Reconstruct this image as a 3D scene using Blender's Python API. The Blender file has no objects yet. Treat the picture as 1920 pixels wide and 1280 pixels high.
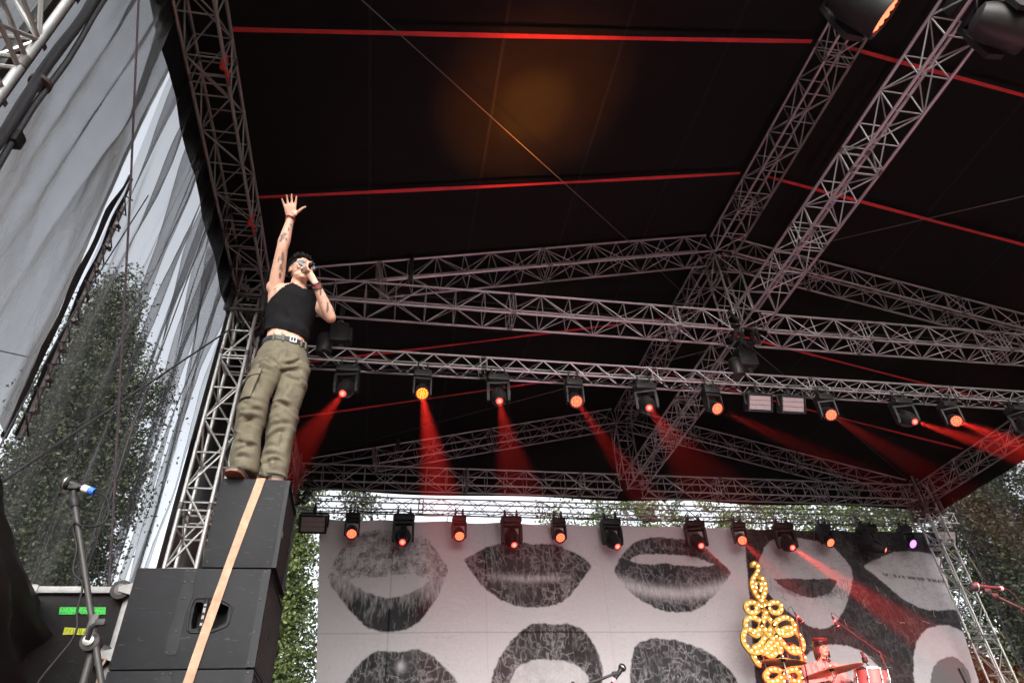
import bpy, bmesh, math, random
import numpy as np
from mathutils import Vector, Matrix, Quaternion
random.seed(7)
rng = np.random.default_rng(7)
R = math.radians
S = bpy.context.scene
COL = S.collection

# ------------------------------------------------------------------ camera
# the camera is the origin of the scene: x across the stage, y into it, z up (metres)
cd = bpy.data.cameras.new('camera')
cd.sensor_width = 36.0
cd.lens = 23.627
cd.clip_start = 0.05
cd.clip_end = 2000
cam = bpy.data.objects.new('camera', cd)
cam.matrix_world = Matrix(((0.98379, -0.06674, -0.16642, 0), (-0.17249, -0.60565, -0.77681, 0), (-0.04895, 0.79293, -0.60735, 0), (0, 0, 0, 1)))
COL.objects.link(cam)
S.camera = cam

# ------------------------------------------------------------------ world, sun, exposure
SUN_EL, SUN_AZ = R(26), R(190)      # azimuth clockwise from +y: behind the camera, a little to the left
w = bpy.data.worlds.new('World')
S.world = w
w.use_nodes = True
nt = w.node_tree
nt.nodes.clear()
sky = nt.nodes.new('ShaderNodeTexSky')
sky.sky_type = 'NISHITA'
sky.sun_disc = False
sky.sun_elevation = SUN_EL
sky.sun_rotation = SUN_AZ
sky.air_density = 1.0
sky.dust_density = 6.0
sky.ozone_density = 1.0
hs = nt.nodes.new('ShaderNodeHueSaturation')     # thin even overcast: the sky loses most of its blue
hs.inputs['Saturation'].default_value = 0.25
bg = nt.nodes.new('ShaderNodeBackground')
bg.inputs['Strength'].default_value = 0.15
wo = nt.nodes.new('ShaderNodeOutputWorld')
nt.links.new(sky.outputs[0], hs.inputs['Color'])
nt.links.new(hs.outputs[0], bg.inputs[0])
nt.links.new(bg.outputs[0], wo.inputs[0])

sd = bpy.data.lights.new('sun', 'SUN')
sd.energy = 0.5
sd.angle = R(25)
sd.color = (1.0, 0.95, 0.88)
sun = bpy.data.objects.new('sun', sd)
sv = Vector((math.sin(SUN_AZ) * math.cos(SUN_EL), math.cos(SUN_AZ) * math.cos(SUN_EL), math.sin(SUN_EL)))
sun.rotation_euler = (-sv).to_track_quat('-Z', 'Y').to_euler()
sun.location = sv * 60
COL.objects.link(sun)

S.view_settings.view_transform = 'Standard'
S.view_settings.look = 'None'
S.view_settings.gamma = 1
S.view_settings.use_curve_mapping = False
S.view_settings.exposure = 1.65
S.render.engine = 'CYCLES'
S.cycles.use_denoising = True
S.cycles.use_adaptive_sampling = True
S.cycles.adaptive_threshold = 0.025
S.cycles.max_bounces = 6
S.cycles.diffuse_bounces = 3
S.cycles.glossy_bounces = 2
S.cycles.transmission_bounces = 4
S.cycles.transparent_max_bounces = 20
S.cycles.volume_bounces = 0
S.cycles.sample_clamp_indirect = 3.0
S.cycles.caustics_reflective = False
S.cycles.caustics_refractive = False

# ------------------------------------------------------------------ helpers
def link(o):
    COL.objects.link(o)
    return o

def tag(o, label, cat, group=None):
    o['label'] = label
    o['category'] = cat
    if group:
        o['group'] = group
    return o

def thing(name, label, cat, loc=(0, 0, 0), group=None):
    o = bpy.data.objects.new(name, None)
    o.empty_display_size = 0.1
    o.location = loc
    link(o)
    return tag(o, label, cat, group)

def adopt(o, parent):
    """parent without moving: everything is built at its place in the world"""
    if parent is not None:
        o.parent = parent
        m = Matrix.Identity(4)
        p = parent
        while p is not None:
            m = p.matrix_basis.inverted() @ m if p.parent is None else p.matrix_basis.inverted() @ p.matrix_parent_inverse.inverted() @ m
            p = p.parent
        # chain above walks upwards; build the world matrix properly instead
        def wm(q):
            if q.parent is None:
                return q.matrix_basis.copy()
            return wm(q.parent) @ q.matrix_parent_inverse @ q.matrix_basis
        o.matrix_parent_inverse = wm(parent).inverted()
    return o

def mesh_obj(name, verts, faces, mat, parent=None, smooth=False, mw=None):
    me = bpy.data.meshes.new(name)
    me.from_pydata([tuple(v) for v in verts], [], [tuple(f) for f in faces])
    if mat is not None:
        me.materials.append(mat)
    if smooth:
        me.polygons.foreach_set('use_smooth', [True] * len(me.polygons))
    me.update()
    o = bpy.data.objects.new(name, me)
    if mw is not None:
        o.matrix_basis = mw
    link(o)
    adopt(o, parent)
    return o

def inst(name, me, mw, parent=None):
    o = bpy.data.objects.new(name, me)
    o.matrix_basis = mw
    link(o)
    adopt(o, parent)
    return o

class MB:
    """collects boxes, tubes, lathes into one mesh"""
    def __init__(s):
        s.v = []; s.f = []
    def add(s, vs, fs, M=None):
        n = len(s.v)
        for p in vs:
            p = Vector(p)
            s.v.append(M @ p if M is not None else p)
        s.f += [tuple(i + n for i in q) for q in fs]
        return s
    def box(s, c, d, M=None, bev=0.0):
        x, y, z = d[0] / 2, d[1] / 2, d[2] / 2
        if bev <= 0:
            vs = [(sx * x, sy * y, sz * z) for sx in (-1, 1) for sy in (-1, 1) for sz in (-1, 1)]
            fs = [(0, 1, 3, 2), (4, 6, 7, 5), (0, 4, 5, 1), (2, 3, 7, 6), (0, 2, 6, 4), (1, 5, 7, 3)]
        else:
            b = min(bev, x, y, z)
            bm = bmesh.new()
            bmesh.ops.create_cube(bm, size=1)
            for v in bm.verts:
                v.co = Vector((v.co.x * 2 * x, v.co.y * 2 * y, v.co.z * 2 * z))
            bmesh.ops.bevel(bm, geom=list(bm.edges), offset=b, segments=2, profile=0.6, affect='EDGES')
            bm.verts.index_update()
            vs = [v.co.copy() for v in bm.verts]
            fs = [[v.index for v in f.verts] for f in bm.faces]
            bm.free()
        T = Matrix.Translation(Vector(c))
        return s.add(vs, fs, M @ T if M is not None else T)
    def tube(s, pts, r, n=8, cap=True, M=None):
        pts = [Vector(p) for p in pts]
        rs = r if isinstance(r, (list, tuple)) else [r] * len(pts)
        up = None
        vs = []; fs = []
        for i, p in enumerate(pts):
            t = (pts[min(i + 1, len(pts) - 1)] - pts[max(i - 1, 0)]).normalized()
            if up is None:
                up = t.orthogonal().normalized()
            up = (up - t * up.dot(t))
            up = up.normalized() if up.length > 1e-6 else t.orthogonal().normalized()
            b = t.cross(up)
            for k in range(n):
                a = 2 * math.pi * k / n
                vs.append(p + (up * math.cos(a) + b * math.sin(a)) * rs[i])
        for i in range(len(pts) - 1):
            for k in range(n):
                k2 = (k + 1) % n
                fs.append((i * n + k, i * n + k2, (i + 1) * n + k2, (i + 1) * n + k))
        if cap:
            fs.append(tuple(range(n))[::-1])
            fs.append(tuple((len(pts) - 1) * n + k for k in range(n)))
        return s.add(vs, fs, M)
    def lathe(s, prof, n=16, M=None):
        """prof: (radius, z) from bottom to top"""
        vs = []; fs = []
        for r, z in prof:
            for k in range(n):
                a = 2 * math.pi * k / n
                vs.append((r * math.cos(a), r * math.sin(a), z))
        for i in range(len(prof) - 1):
            for k in range(n):
                k2 = (k + 1) % n
                fs.append((i * n + k, i * n + k2, (i + 1) * n + k2, (i + 1) * n + k))
        fs.append(tuple(range(n))[::-1])
        fs.append(tuple((len(prof) - 1) * n + k for k in range(n)))
        return s.add(vs, fs, M)
    def prism(s, poly, z0, z1, M=None):
        n = len(poly)
        if sum(poly[i][0] * poly[(i + 1) % n][1] - poly[(i + 1) % n][0] * poly[i][1] for i in range(n)) < 0:
            poly = list(poly)[::-1]
        vs = [(x, y, z0) for x, y in poly] + [(x, y, z1) for x, y in poly]
        fs = [tuple(range(n))[::-1], tuple(range(n, 2 * n))] + [(i, (i + 1) % n, n + (i + 1) % n, n + i) for i in range(n)]
        return s.add(vs, fs, M)
    def mesh(s, name, mat, smooth=False, auto=None):
        me = bpy.data.meshes.new(name)
        me.from_pydata([tuple(v) for v in s.v], [], s.f)
        if mat is not None:
            me.materials.append(mat)
        if smooth:
            me.polygons.foreach_set('use_smooth', [True] * len(me.polygons))
            if auto:
                me.set_sharp_from_angle(angle=R(auto))
        me.update()
        return me
    def build(s, name, mat, parent=None, smooth=False, auto=None, mw=None):
        return inst(name, s.mesh(name, mat, smooth, auto), mw if mw is not None else Matrix.Identity(4), parent)

def frame(o, zdir, up=(0, 0, 1)):
    """matrix at o whose z axis is zdir"""
    z = Vector(zdir).normalized()
    u = Vector(up)
    x = u.cross(z)
    if x.length < 1e-5:
        x = Vector((1, 0, 0)).cross(z)
    x.normalize()
    y = z.cross(x)
    return Matrix(((x.x, y.x, z.x, o[0]), (x.y, y.y, z.y, o[1]), (x.z, y.z, z.z, o[2]), (0, 0, 0, 1)))

# ------------------------------------------------------------------ materials
def mat(name, col, rough=0.6, metal=0.0, var=0.12, scale=6.0, bump=0.0, bscale=60.0, spec=0.5, col2=None, emit=None, estr=0.0, trans=0.0, scuff=0.0):
    m = bpy.data.materials.new(name)
    m.use_nodes = True
    t = m.node_tree
    b = t.nodes['Principled BSDF']
    b.inputs['Roughness'].default_value = rough
    b.inputs['Metallic'].default_value = metal
    b.inputs['Specular IOR Level'].default_value = spec
    tc = t.nodes.new('ShaderNodeTexCoord')
    nz = t.nodes.new('ShaderNodeTexNoise')
    nz.inputs['Scale'].default_value = scale
    nz.inputs['Detail'].default_value = 6
    nz.inputs['Roughness'].default_value = 0.65
    t.links.new(tc.outputs['Object'], nz.inputs['Vector'])
    mx = t.nodes.new('ShaderNodeMix')
    mx.data_type = 'RGBA'
    c = Vector(col)
    lo = c * (1 - var)
    hi = Vector(col2) if col2 else c * (1 + var)
    mx.inputs[6].default_value = (*lo, 1)
    mx.inputs[7].default_value = (*[min(1, x) for x in hi], 1)
    rp = t.nodes.new('ShaderNodeMapRange')
    rp.inputs[1].default_value = 0.3
    rp.inputs[2].default_value = 0.7
    t.links.new(nz.outputs[0], rp.inputs[0])
    t.links.new(rp.outputs[0], mx.inputs[0])
    t.links.new(mx.outputs[2], b.inputs['Base Color'])
    rr = t.nodes.new('ShaderNodeMapRange')
    rr.inputs[3].default_value = max(0.02, rough * 0.85)
    rr.inputs[4].default_value = min(1, rough * 1.15)
    t.links.new(nz.outputs[0], rr.inputs[0])
    t.links.new(rr.outputs[0], b.inputs['Roughness'])
    if scuff > 0:                       # pale rubbed marks and dust
        mp = t.nodes.new('ShaderNodeMapping'); mp.inputs['Rotation'].default_value = (0.3, 0.5, 0.2); mp.inputs['Scale'].default_value = (1, 1, 5)
        n3 = t.nodes.new('ShaderNodeTexNoise'); n3.inputs['Scale'].default_value = 16; n3.inputs['Detail'].default_value = 9; n3.inputs['Roughness'].default_value = 0.72
        r3 = t.nodes.new('ShaderNodeMapRange'); r3.inputs[1].default_value = 0.60; r3.inputs[2].default_value = 0.74; r3.inputs[4].default_value = scuff
        m3 = t.nodes.new('ShaderNodeMix'); m3.data_type = 'RGBA'; m3.inputs[7].default_value = (0.16, 0.155, 0.15, 1)
        t.links.new(tc.outputs['Object'], mp.inputs[0]); t.links.new(mp.outputs[0], n3.inputs['Vector']); t.links.new(n3.outputs[0], r3.inputs[0])
        t.links.new(r3.outputs[0], m3.inputs[0]); t.links.new(mx.outputs[2], m3.inputs[6]); t.links.new(m3.outputs[2], b.inputs['Base Color'])
    if bump > 0:
        n2 = t.nodes.new('ShaderNodeTexNoise')
        n2.inputs['Scale'].default_value = bscale
        n2.inputs['Detail'].default_value = 4
        t.links.new(tc.outputs['Object'], n2.inputs['Vector'])
        bp = t.nodes.new('ShaderNodeBump')
        bp.inputs['Strength'].default_value = bump
        bp.inputs['Distance'].default_value = 0.01
        t.links.new(n2.outputs[0], bp.inputs['Height'])
        t.links.new(bp.outputs[0], b.inputs['Normal'])
    if emit:
        b.inputs['Emission Color'].default_value = (*emit, 1)
        b.inputs['Emission Strength'].default_value = estr
    return m

M = {}
M['alu'] = mat('aluminium_tube', (0.27, 0.265, 0.275), 0.42, 0.5, 0.2, 9)
M['alu_old'] = mat('weathered_aluminium', (0.34, 0.34, 0.335), 0.42, 0.6, 0.2, 7)
M['black_metal'] = mat('black_painted_metal', (0.014, 0.014, 0.015), 0.5, 0.0, 0.3, 10, spec=0.2)
M['black_plastic'] = mat('black_plastic', (0.014, 0.014, 0.015), 0.5, 0.0, 0.3, 14, spec=0.2)
M['dark_steel'] = mat('dark_steel', (0.10, 0.09, 0.09), 0.5, 0.6, 0.25, 12)
M['steel'] = mat('bright_steel', (0.6, 0.6, 0.6), 0.3, 0.9, 0.15, 12)
M['membrane'] = mat('black_roof_membrane', (0.0050, 0.0047, 0.0052), 0.8, 0.0, 0.3, 3, 0.25, 3, 0.08)
M['seam'] = mat('welded_membrane_seam', (0.0066, 0.0062, 0.0068), 0.7, 0.0, 0.3, 5, spec=0.15)
M['black_tarp'] = mat('black_tarpaulin', (0.014, 0.013, 0.0135), 0.45, 0.0, 0.3, 4, 0.2, 8, 0.35)
M['red_web'] = mat('red_webbing', (0.40, 0.018, 0.022), 0.8, 0, 0.25, 12)
M['wire'] = mat('steel_wire', (0.08, 0.065, 0.065), 0.6, 0.2, 0.2, 20)
M['deck'] = mat('black_stage_plywood', (0.05, 0.046, 0.044), 0.7, 0, 0.3, 2)
M['ground'] = mat('trodden_grass_ground', (0.09, 0.085, 0.06), 0.95, 0, 0.4, 0.6, 0.4, 12)
HAZE = 0.00035   # stage haze per metre
BEAM = 27000       # stage lamps (W)
FRONT = 9000
AMBER = 1500
PINK_FILL = 125  # fill for the trusses from an added deck lamp
# ------------------------------------------------------------------ ground and stage deck
GZ, DZ = -1.15, 0.29
o = mesh_obj('ground', [(-110, -110, GZ), (110, -110, GZ), (110, 110, GZ), (-110, 110, GZ)], [(0, 1, 2, 3)], M['ground'])
o['kind'] = 'structure'
m = MB().box((4.12, 6.6, DZ - 0.06), (12.6, 8.4, 0.12))
o = m.build('stage_deck', M['deck'])
o['kind'] = 'structure'

# ------------------------------------------------------------------ trusses
def tube_mesh(name, mt, n):
    mb = MB()
    mb.tube([(0, 0, 0), (0, 0, 1)], 1.0, n, True)
    me = mb.mesh(name, mt, True, 40)
    return me
TUBE = {}
def rod(name, a, b, r, mt, parent, n=10):
    k = (mt.name, n)
    if k not in TUBE:
        TUBE[k] = tube_mesh('tube', mt, n)
    a = Vector(a); b = Vector(b)
    d = b - a
    mw = frame(a, d) @ Matrix.Diagonal((r, r, d.length, 1))
    return inst(name, TUBE[k], mw, parent)

def truss(name, label, cat, a, b, wdir, sw, sh, bay, group=None, mt=None, cr=0.0142, br=0.0066, style='N', joints=(), taper_a=0.0, taper_b=0.0, faces=(0, 1, 2, 3)):
    """box truss a->b (centre line). wdir = direction of its width; four chords, braces on all four sides"""
    mt = mt or M['alu']
    a = Vector(a); b = Vector(b)
    d = (b - a); L = d.length; d = d.normalized()
    wv = Vector(wdir); wv = (wv - d * wv.dot(d)).normalized()
    hv = d.cross(wv).normalized()
    if hv.z < 0:
        hv = -hv
    root = thing(name, label, cat, a, group)
    cor = [(-1, -1), (1, -1), (1, 1), (-1, 1)]
    P = lambda c, t: a + d * t + wv * (c[0] * sw / 2) + hv * (c[1] * sh / 2)
    ends = []
    for c in cor:
        t0 = taper_a if c[1] < 0 else 0.0
        t1 = L - (taper_b if c[1] < 0 else 0.0)
        ends.append((t0, t1))
        rod('chord', P(c, t0), P(c, t1), cr, mt, root)
    nb = max(1, round(L / bay)); st = L / nb
    jset = []
    for j in joints:
        jset.append(j)
    for fi in faces:
        c0, c1 = cor[fi], cor[(fi + 1) % 4]
        flip = fi % 2
        for i in range(nb):
            t0, t1 = i * st, (i + 1) * st
            lo = max(ends[fi][0], ends[(fi + 1) % 4][0]) - 0.02
            hi = min(ends[fi][1], ends[(fi + 1) % 4][1]) + 0.02
            if t0 < lo or t1 > hi:
                continue
            if style == 'N':
                if i > 0:
                    rod('brace', P(c0, t0), P(c1, t0), br, mt, root, 6)
                if (i + flip) % 2 == 0:
                    rod('brace', P(c0, t0), P(c1, t1), br, mt, root, 6)
                else:
                    rod('brace', P(c1, t0), P(c0, t1), br, mt, root, 6)
            else:
                if (i + flip) % 2 == 0:
                    rod('brace', P(c0, t0), P(c1, t1), br, mt, root, 6)
                else:
                    rod('brace', P(c1, t0), P(c0, t1), br, mt, root, 6)
    for t in [ends[0][0] + 0.03, ends[0][1] - 0.03] + [q for j in jset for q in (j - 0.035, j + 0.035)]:
        for fi in range(4):
            c0, c1 = cor[fi], cor[(fi + 1) % 4]
            rod('brace', P(c0, t), P(c1, t), br, mt, root, 6)
    for j in jset:
        for c in cor:
            rod('coupler', P(c, j - 0.03), P(c, j + 0.03), cr * 1.18, M['dark_steel'], root)
    return root

XL, XR, XC = -1.56, 9.80, 4.12          # eaves left and right, ridge
Y1, Y2, Y0 = 5.8, 10.18, 1.5           # middle, rear and front gable
ZE = 4.97                               # eaves and tie level (centre of truss)
SL = 0.237                              # roof slope
GT = 'roof trusses of the stage'
s = 0.29
def gable(Y, tagname, gl):
    hw = 0.22
    truss('tie_truss', f'level aluminium truss across the {tagname} gable, left half', 'truss', (XL + 0.18, Y, ZE), (XC - hw, Y, ZE), (0, 1, 0), s, s, 0.325, GT, joints=(2.63, 4.6))
    truss('tie_truss', f'level aluminium truss across the {tagname} gable, right half', 'truss', (XC + hw, Y, ZE), (XR - 0.18, Y, ZE), (0, 1, 0), s, s, 0.325, GT, joints=(1.4, 3.4))
    zt = 6.44 - 0.145
    dz = SL * (XC - 0.15 - (XL + 0.1))
    truss('rafter_truss', f'sloping aluminium roof truss of the {tagname} gable, rising to the ridge from the left', 'truss', (XL + 0.35, Y, zt - SL * (XC - 0.15 - XL - 0.35)), (XC - 0.15, Y, zt), (0, 1, 0), s, s, 0.325, GT, joints=(1.0, 3.0), taper_a=0.95)
    truss('rafter_truss', f'sloping aluminium roof truss of the {tagname} gable, falling to the right eave', 'truss', (XC + 0.15, Y, zt), (XR - 0.35, Y, zt - SL * (XR - 0.35 - XC - 0.15)), (0, 1, 0), s, s, 0.325, GT, joints=(1.2, 3.2), taper_b=0.95)
    truss('king_post', f'short upright truss under the ridge of the {tagname} gable', 'truss', (XC, Y, ZE + 0.17), (XC, Y, 6.1), (0, 1, 0), s, s, 0.3, GT)
gable(Y1, 'middle', 0)
gable(Y2, 'rear', 0)
ZR = 6.24
for (ya, yb, nm) in ((Y0 + 0.18, Y1 - 0.18, 'front'), (Y1 + 0.18, Y2 - 0.18, 'rear')):
    truss('ridge_truss', f'aluminium ridge truss of the {nm} bay, highest under the roof', 'truss', (XC, ya, ZR), (XC, yb, ZR), (1, 0, 0), s, 0.27, 0.325, GT, joints=(1.25, 3.2))
    truss('centre_truss', f'level aluminium truss below the ridge truss in the {nm} bay', 'truss', (XC, ya, ZE), (XC, yb, ZE), (1, 0, 0), s, s, 0.325, GT, joints=(1.6, 2.55))
    truss('eave_truss', f'aluminium eave truss of the {nm} bay above the left side wall', 'truss', (XL, ya, ZE), (XL, yb, ZE), (1, 0, 0), 0.28, s, 0.325, GT, joints=(1.5, 3.1))
    truss('eave_truss', f'aluminium eave truss of the {nm} bay above the right side wall', 'truss', (XR, ya, ZE), (XR, yb, ZE), (1, 0, 0), 0.28, s, 0.325, GT, joints=(1.5, 3.1))

def tower(x, y, label, zb=GZ, zt=5.35, mt=None):
    root = truss('tower_truss', label, 'tower', (x, y, zb), (x, y, zt), (0, 1, 0), 0.29, 0.235, 0.34, 'towers carrying the stage roof', mt=M['alu_old'], cr=0.0185, br=0.0095, joints=(1.6, 3.6, 5.2))
    # sleeve block that carries the roof corner
    mb = MB()
    for sx in (-1, 1):
        for sy in (-1, 1):
            mb.tube([(x + sx * 0.17, y + sy * 0.19, ZE - 0.42), (x + sx * 0.17, y + sy * 0.19, ZE + 0.36)], 0.028, 10)
    for z in (ZE - 0.4, ZE - 0.2, ZE + 0.2, ZE + 0.34):
        for sx in (-1, 1):
            mb.tube([(x + sx * 0.17, y - 0.19, z), (x + sx * 0.17, y + 0.19, z)], 0.02, 8)
        for sy in (-1, 1):
            mb.tube([(x - 0.17, y + sy * 0.19, z), (x + 0.17, y + sy * 0.19, z)], 0.02, 8)
    mb.build('sleeve_block', M['dark_steel'], root, True, 40)
    for k, (sx, sy) in enumerate(((-1, -1), (1, -1), (-1, 1), (1, 1))):
        MB().lathe([(0.04, -0.03), (0.05, -0.02), (0.05, 0.02), (0.04, 0.03)], 12, Matrix.Translation((x + sx * 0.1, y + sy * 0.13, ZE + 0.40)) @ Matrix.Rotation(R(90), 4, 'X')).build('roller', M['black_plastic'], root, True, 40)
    return root
tower(-1.575, Y1, 'silver truss tower behind the singer beside the left side wall')
tower(-1.575, Y0, 'silver truss tower in the extreme top left corner')
tower(9.77, Y2, 'silver truss tower at the right edge of the lips backdrop')
tower(-1.575, Y2, 'truss tower far behind the speaker stack, left of the backdrop')

# lighting trusses
LY, LZ = 6.08, 4.35
truss('lighting_truss', 'thin truss carrying the middle row of red stage lights', 'truss', (-1.0, LY, LZ), (8.6, LY, LZ), (0, 1, 0), 0.18, 0.165, 0.155, 'lighting trusses', cr=0.0125, br=0.006, style='Z', joints=(1.95, 3.95, 5.95, 7.9))
BY, BZ = 10.55, 4.66
truss('lighting_truss', 'thin truss above the lips backdrop carrying the rear row of lights', 'truss', (-1.45, BY, BZ), (10.62, BY, BZ), (0, 1, 0), 0.2, 0.2, 0.21, 'lighting trusses', cr=0.0125, br=0.006, style='Z', joints=(2.0, 4.0, 6.0, 8.0, 10.0))

# ------------------------------------------------------------------ roof membrane (double pitch), with sag between the gables
def roof_z(x, y):
    z = 6.56 - SL * abs(x - XC)
    for ya, yb in ((Y0, Y1), (Y1, Y2)):
        if ya <= y <= yb:
            t = (y - ya) / (yb - ya)
            z += 0.05 * math.sin(math.pi * t)
    return z
vs = []; fs = []
xs = list(np.linspace(XL - 0.22, XC, 25)) + list(np.linspace(XC, XR + 0.22, 25))[1:]
ys = list(np.linspace(Y0 - 0.7, Y2 + 0.42, 49))
for y in ys:
    for x in xs:
        vs.append((x, y, roof_z(x, y) + 0.006 * math.sin(9 * y + 3 * x)))
nx = len(xs)
for j in range(len(ys) - 1):
    for i in range(nx - 1):
        fs.append((j * nx + i, j * nx + i + 1, (j + 1) * nx + i + 1, (j + 1) * nx + i))
roof = thing('roof_canopy', 'black fabric canopy of the stage roof, stretched over the trusses', 'canopy', (XC, Y1, 6.5))
mesh_obj('membrane', vs, fs, M['membrane'], roof, True)
# welded seams of the cloth panels
for x in (-0.40, 0.75, 1.90, 3.05, 5.19, 6.34, 7.49, 8.64):
    sv_ = []; sf_ = []
    for i, y in enumerate(np.linspace(Y0 - 0.65, Y2 + 0.35, 45)):
        for dx in (-0.014, 0.014):
            sv_.append((x + dx + 0.006 * math.sin(y * 1.7 + x), y, roof_z(x + dx, y) + 0.006 * math.sin(9 * y + 3 * x) - 0.010))
    for i in range(44):
        sf_.append((2 * i, 2 * i + 1, 2 * i + 3, 2 * i + 2))
    mesh_obj('panel_seam', sv_, sf_, M['seam'], roof, True)
# side valances and the rear valance hang from the membrane edge
def valance(name, pts, drop, n=40, amp=0.015):
    vs = []; fs = []
    a, b = Vector(pts[0]), Vector(pts[1])
    nrm = (b - a).cross(Vector((0, 0, 1))).normalized()
    for i in range(n + 1):
        p = a.lerp(b, i / n)
        for k in range(5):
            q = p + Vector((0, 0, -drop * k / 4)) + nrm * amp * math.sin(i * 1.7 + k) * k / 4
            vs.append(q)
    for i in range(n):
        for k in range(4):
            fs.append((i * 5 + k, i * 5 + k + 1, (i + 1) * 5 + k + 1, (i + 1) * 5 + k))
    return mesh_obj(name, vs, fs, M['membrane'], roof, True)
zle = roof_z(XL - 0.22, Y0 - 0.7) + 0.10
valance('side_valance', ((XL - 0.22, Y0 - 0.7, zle + 0.03), (XL - 0.22, Y2 + 0.42, zle + 0.03)), 0.65)
valance('side_valance', ((XR + 0.22, Y0 - 0.7, zle + 0.03), (XR + 0.22, Y2 + 0.42, zle + 0.03)), 0.65)
# rear gable cloth closes the triangle above the tie and a little below it
vs = []; fs = []
for i in range(61):
    x = XL - 0.2 + (XR - XL + 0.4) * i / 60
    zt = roof_z(x, Y2 + 0.4)
    zb = 4.83 - 0.02 * math.sin(x * 2.1)
    for k in range(9):
        vs.append((x, Y2 + 0.26 + 0.01 * math.sin(3 * x + k), zt + (zb - zt) * k / 8))
for i in range(60):
    for k in range(8):
        fs.append((i * 9 + k, i * 9 + k + 1, (i + 1) * 9 + k + 1, (i + 1) * 9 + k))
mesh_obj('rear_gable_cloth', vs, fs, M['membrane'], roof, True)

# red webbing straps under the membrane, eave to ridge on each side
names = ['frontmost', 'second', 'third', 'rearmost']
for i, y in enumerate((2.95, 4.63, 7.43, 8.75)):
    for side, xa in (('left', XL + 0.14), ('right', XR - 0.14)):
        xb = XC - 0.17 if side == 'left' else XC + 0.17
        vs = []; fs = []
        n = 14
        for k in range(n + 1):
            x = xa + (xb - xa) * k / n
            z = 6.52 - SL * abs(x - XC) - 0.03 - 0.012 * math.sin(math.pi * k / n)
            for dz in (0, -0.004):
                for dy in (-0.019, 0.019):
                    vs.append((x, y + dy, z + dz + dy * 0.25 * math.sin(k * 0.9 + i)))
        for k in range(n):
            b = k * 4
            for q in ((0, 1, 5, 4), (2, 6, 7, 3), (0, 4, 6, 2), (1, 3, 7, 5)):
                fs.append(tuple(b + t for t in q))
        o = mesh_obj('webbing_strap', vs, fs, M['red_web'])
        tag(o, f'red webbing strap under the roof, {names[i]} strap on the {side} slope', 'strap', 'red roof straps')
# ------------------------------------------------------------------ noise helpers for cloth and print
def vnoise(u, v, seed=0):
    """smooth value noise on arrays u, v (period 64)"""
    g = np.random.default_rng(seed).random((64, 64))
    iu = np.floor(u).astype(int); iv = np.floor(v).astype(int)
    fu = u - iu; fv = v - iv
    fu = fu * fu * (3 - 2 * fu); fv = fv * fv * (3 - 2 * fv)
    a = g[iu % 64, iv % 64]; b = g[(iu + 1) % 64, iv % 64]; c = g[iu % 64, (iv + 1) % 64]; d = g[(iu + 1) % 64, (iv + 1) % 64]
    return (a * (1 - fu) + b * fu) * (1 - fv) + (c * (1 - fu) + d * fu) * fv
def fbm(u, v, seed=0, oct=4, gain=0.5):
    s = 0; a = 1; n = 0
    for k in range(oct):
        s = s + a * vnoise(u * 2 ** k + 17.3 * k, v * 2 ** k + 5.1 * k, seed + k)
        n += a; a *= gain
    return s / n
def grid_mesh(name, P, mt, parent=None, smooth=True, col=None):
    """P: array (rows, cols, 3)"""
    h, w_, _ = P.shape
    me = bpy.data.meshes.new(name)
    me.vertices.add(h * w_)
    me.vertices.foreach_set('co', P.reshape(-1).astype(np.float32))
    idx = np.arange(h * w_).reshape(h, w_)
    q = np.stack([idx[:-1, :-1], idx[:-1, 1:], idx[1:, 1:], idx[1:, :-1]], -1).reshape(-1, 4)
    me.loops.add(q.size)
    me.loops.foreach_set('vertex_index', q.reshape(-1).astype(np.int32))
    me.polygons.add(len(q))
    me.polygons.foreach_set('loop_start', np.arange(0, q.size, 4, dtype=np.int32))
    me.polygons.foreach_set('loop_total', np.full(len(q), 4, dtype=np.int32))
    me.polygons.foreach_set('use_smooth', np.full(len(q), smooth))
    me.update(calc_edges=True)
    me.validate()
    if col is not None:
        ca = me.color_attributes.new('print', 'FLOAT_COLOR', 'POINT')
        c4 = np.concatenate([col.reshape(-1, 3), np.ones((h * w_, 1))], 1)
        ca.data.foreach_set('color', c4.reshape(-1).astype(np.float32))
    me.materials.append(mt)
    o = bpy.data.objects.new(name, me)
    link(o)
    adopt(o, parent)
    return o

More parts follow.
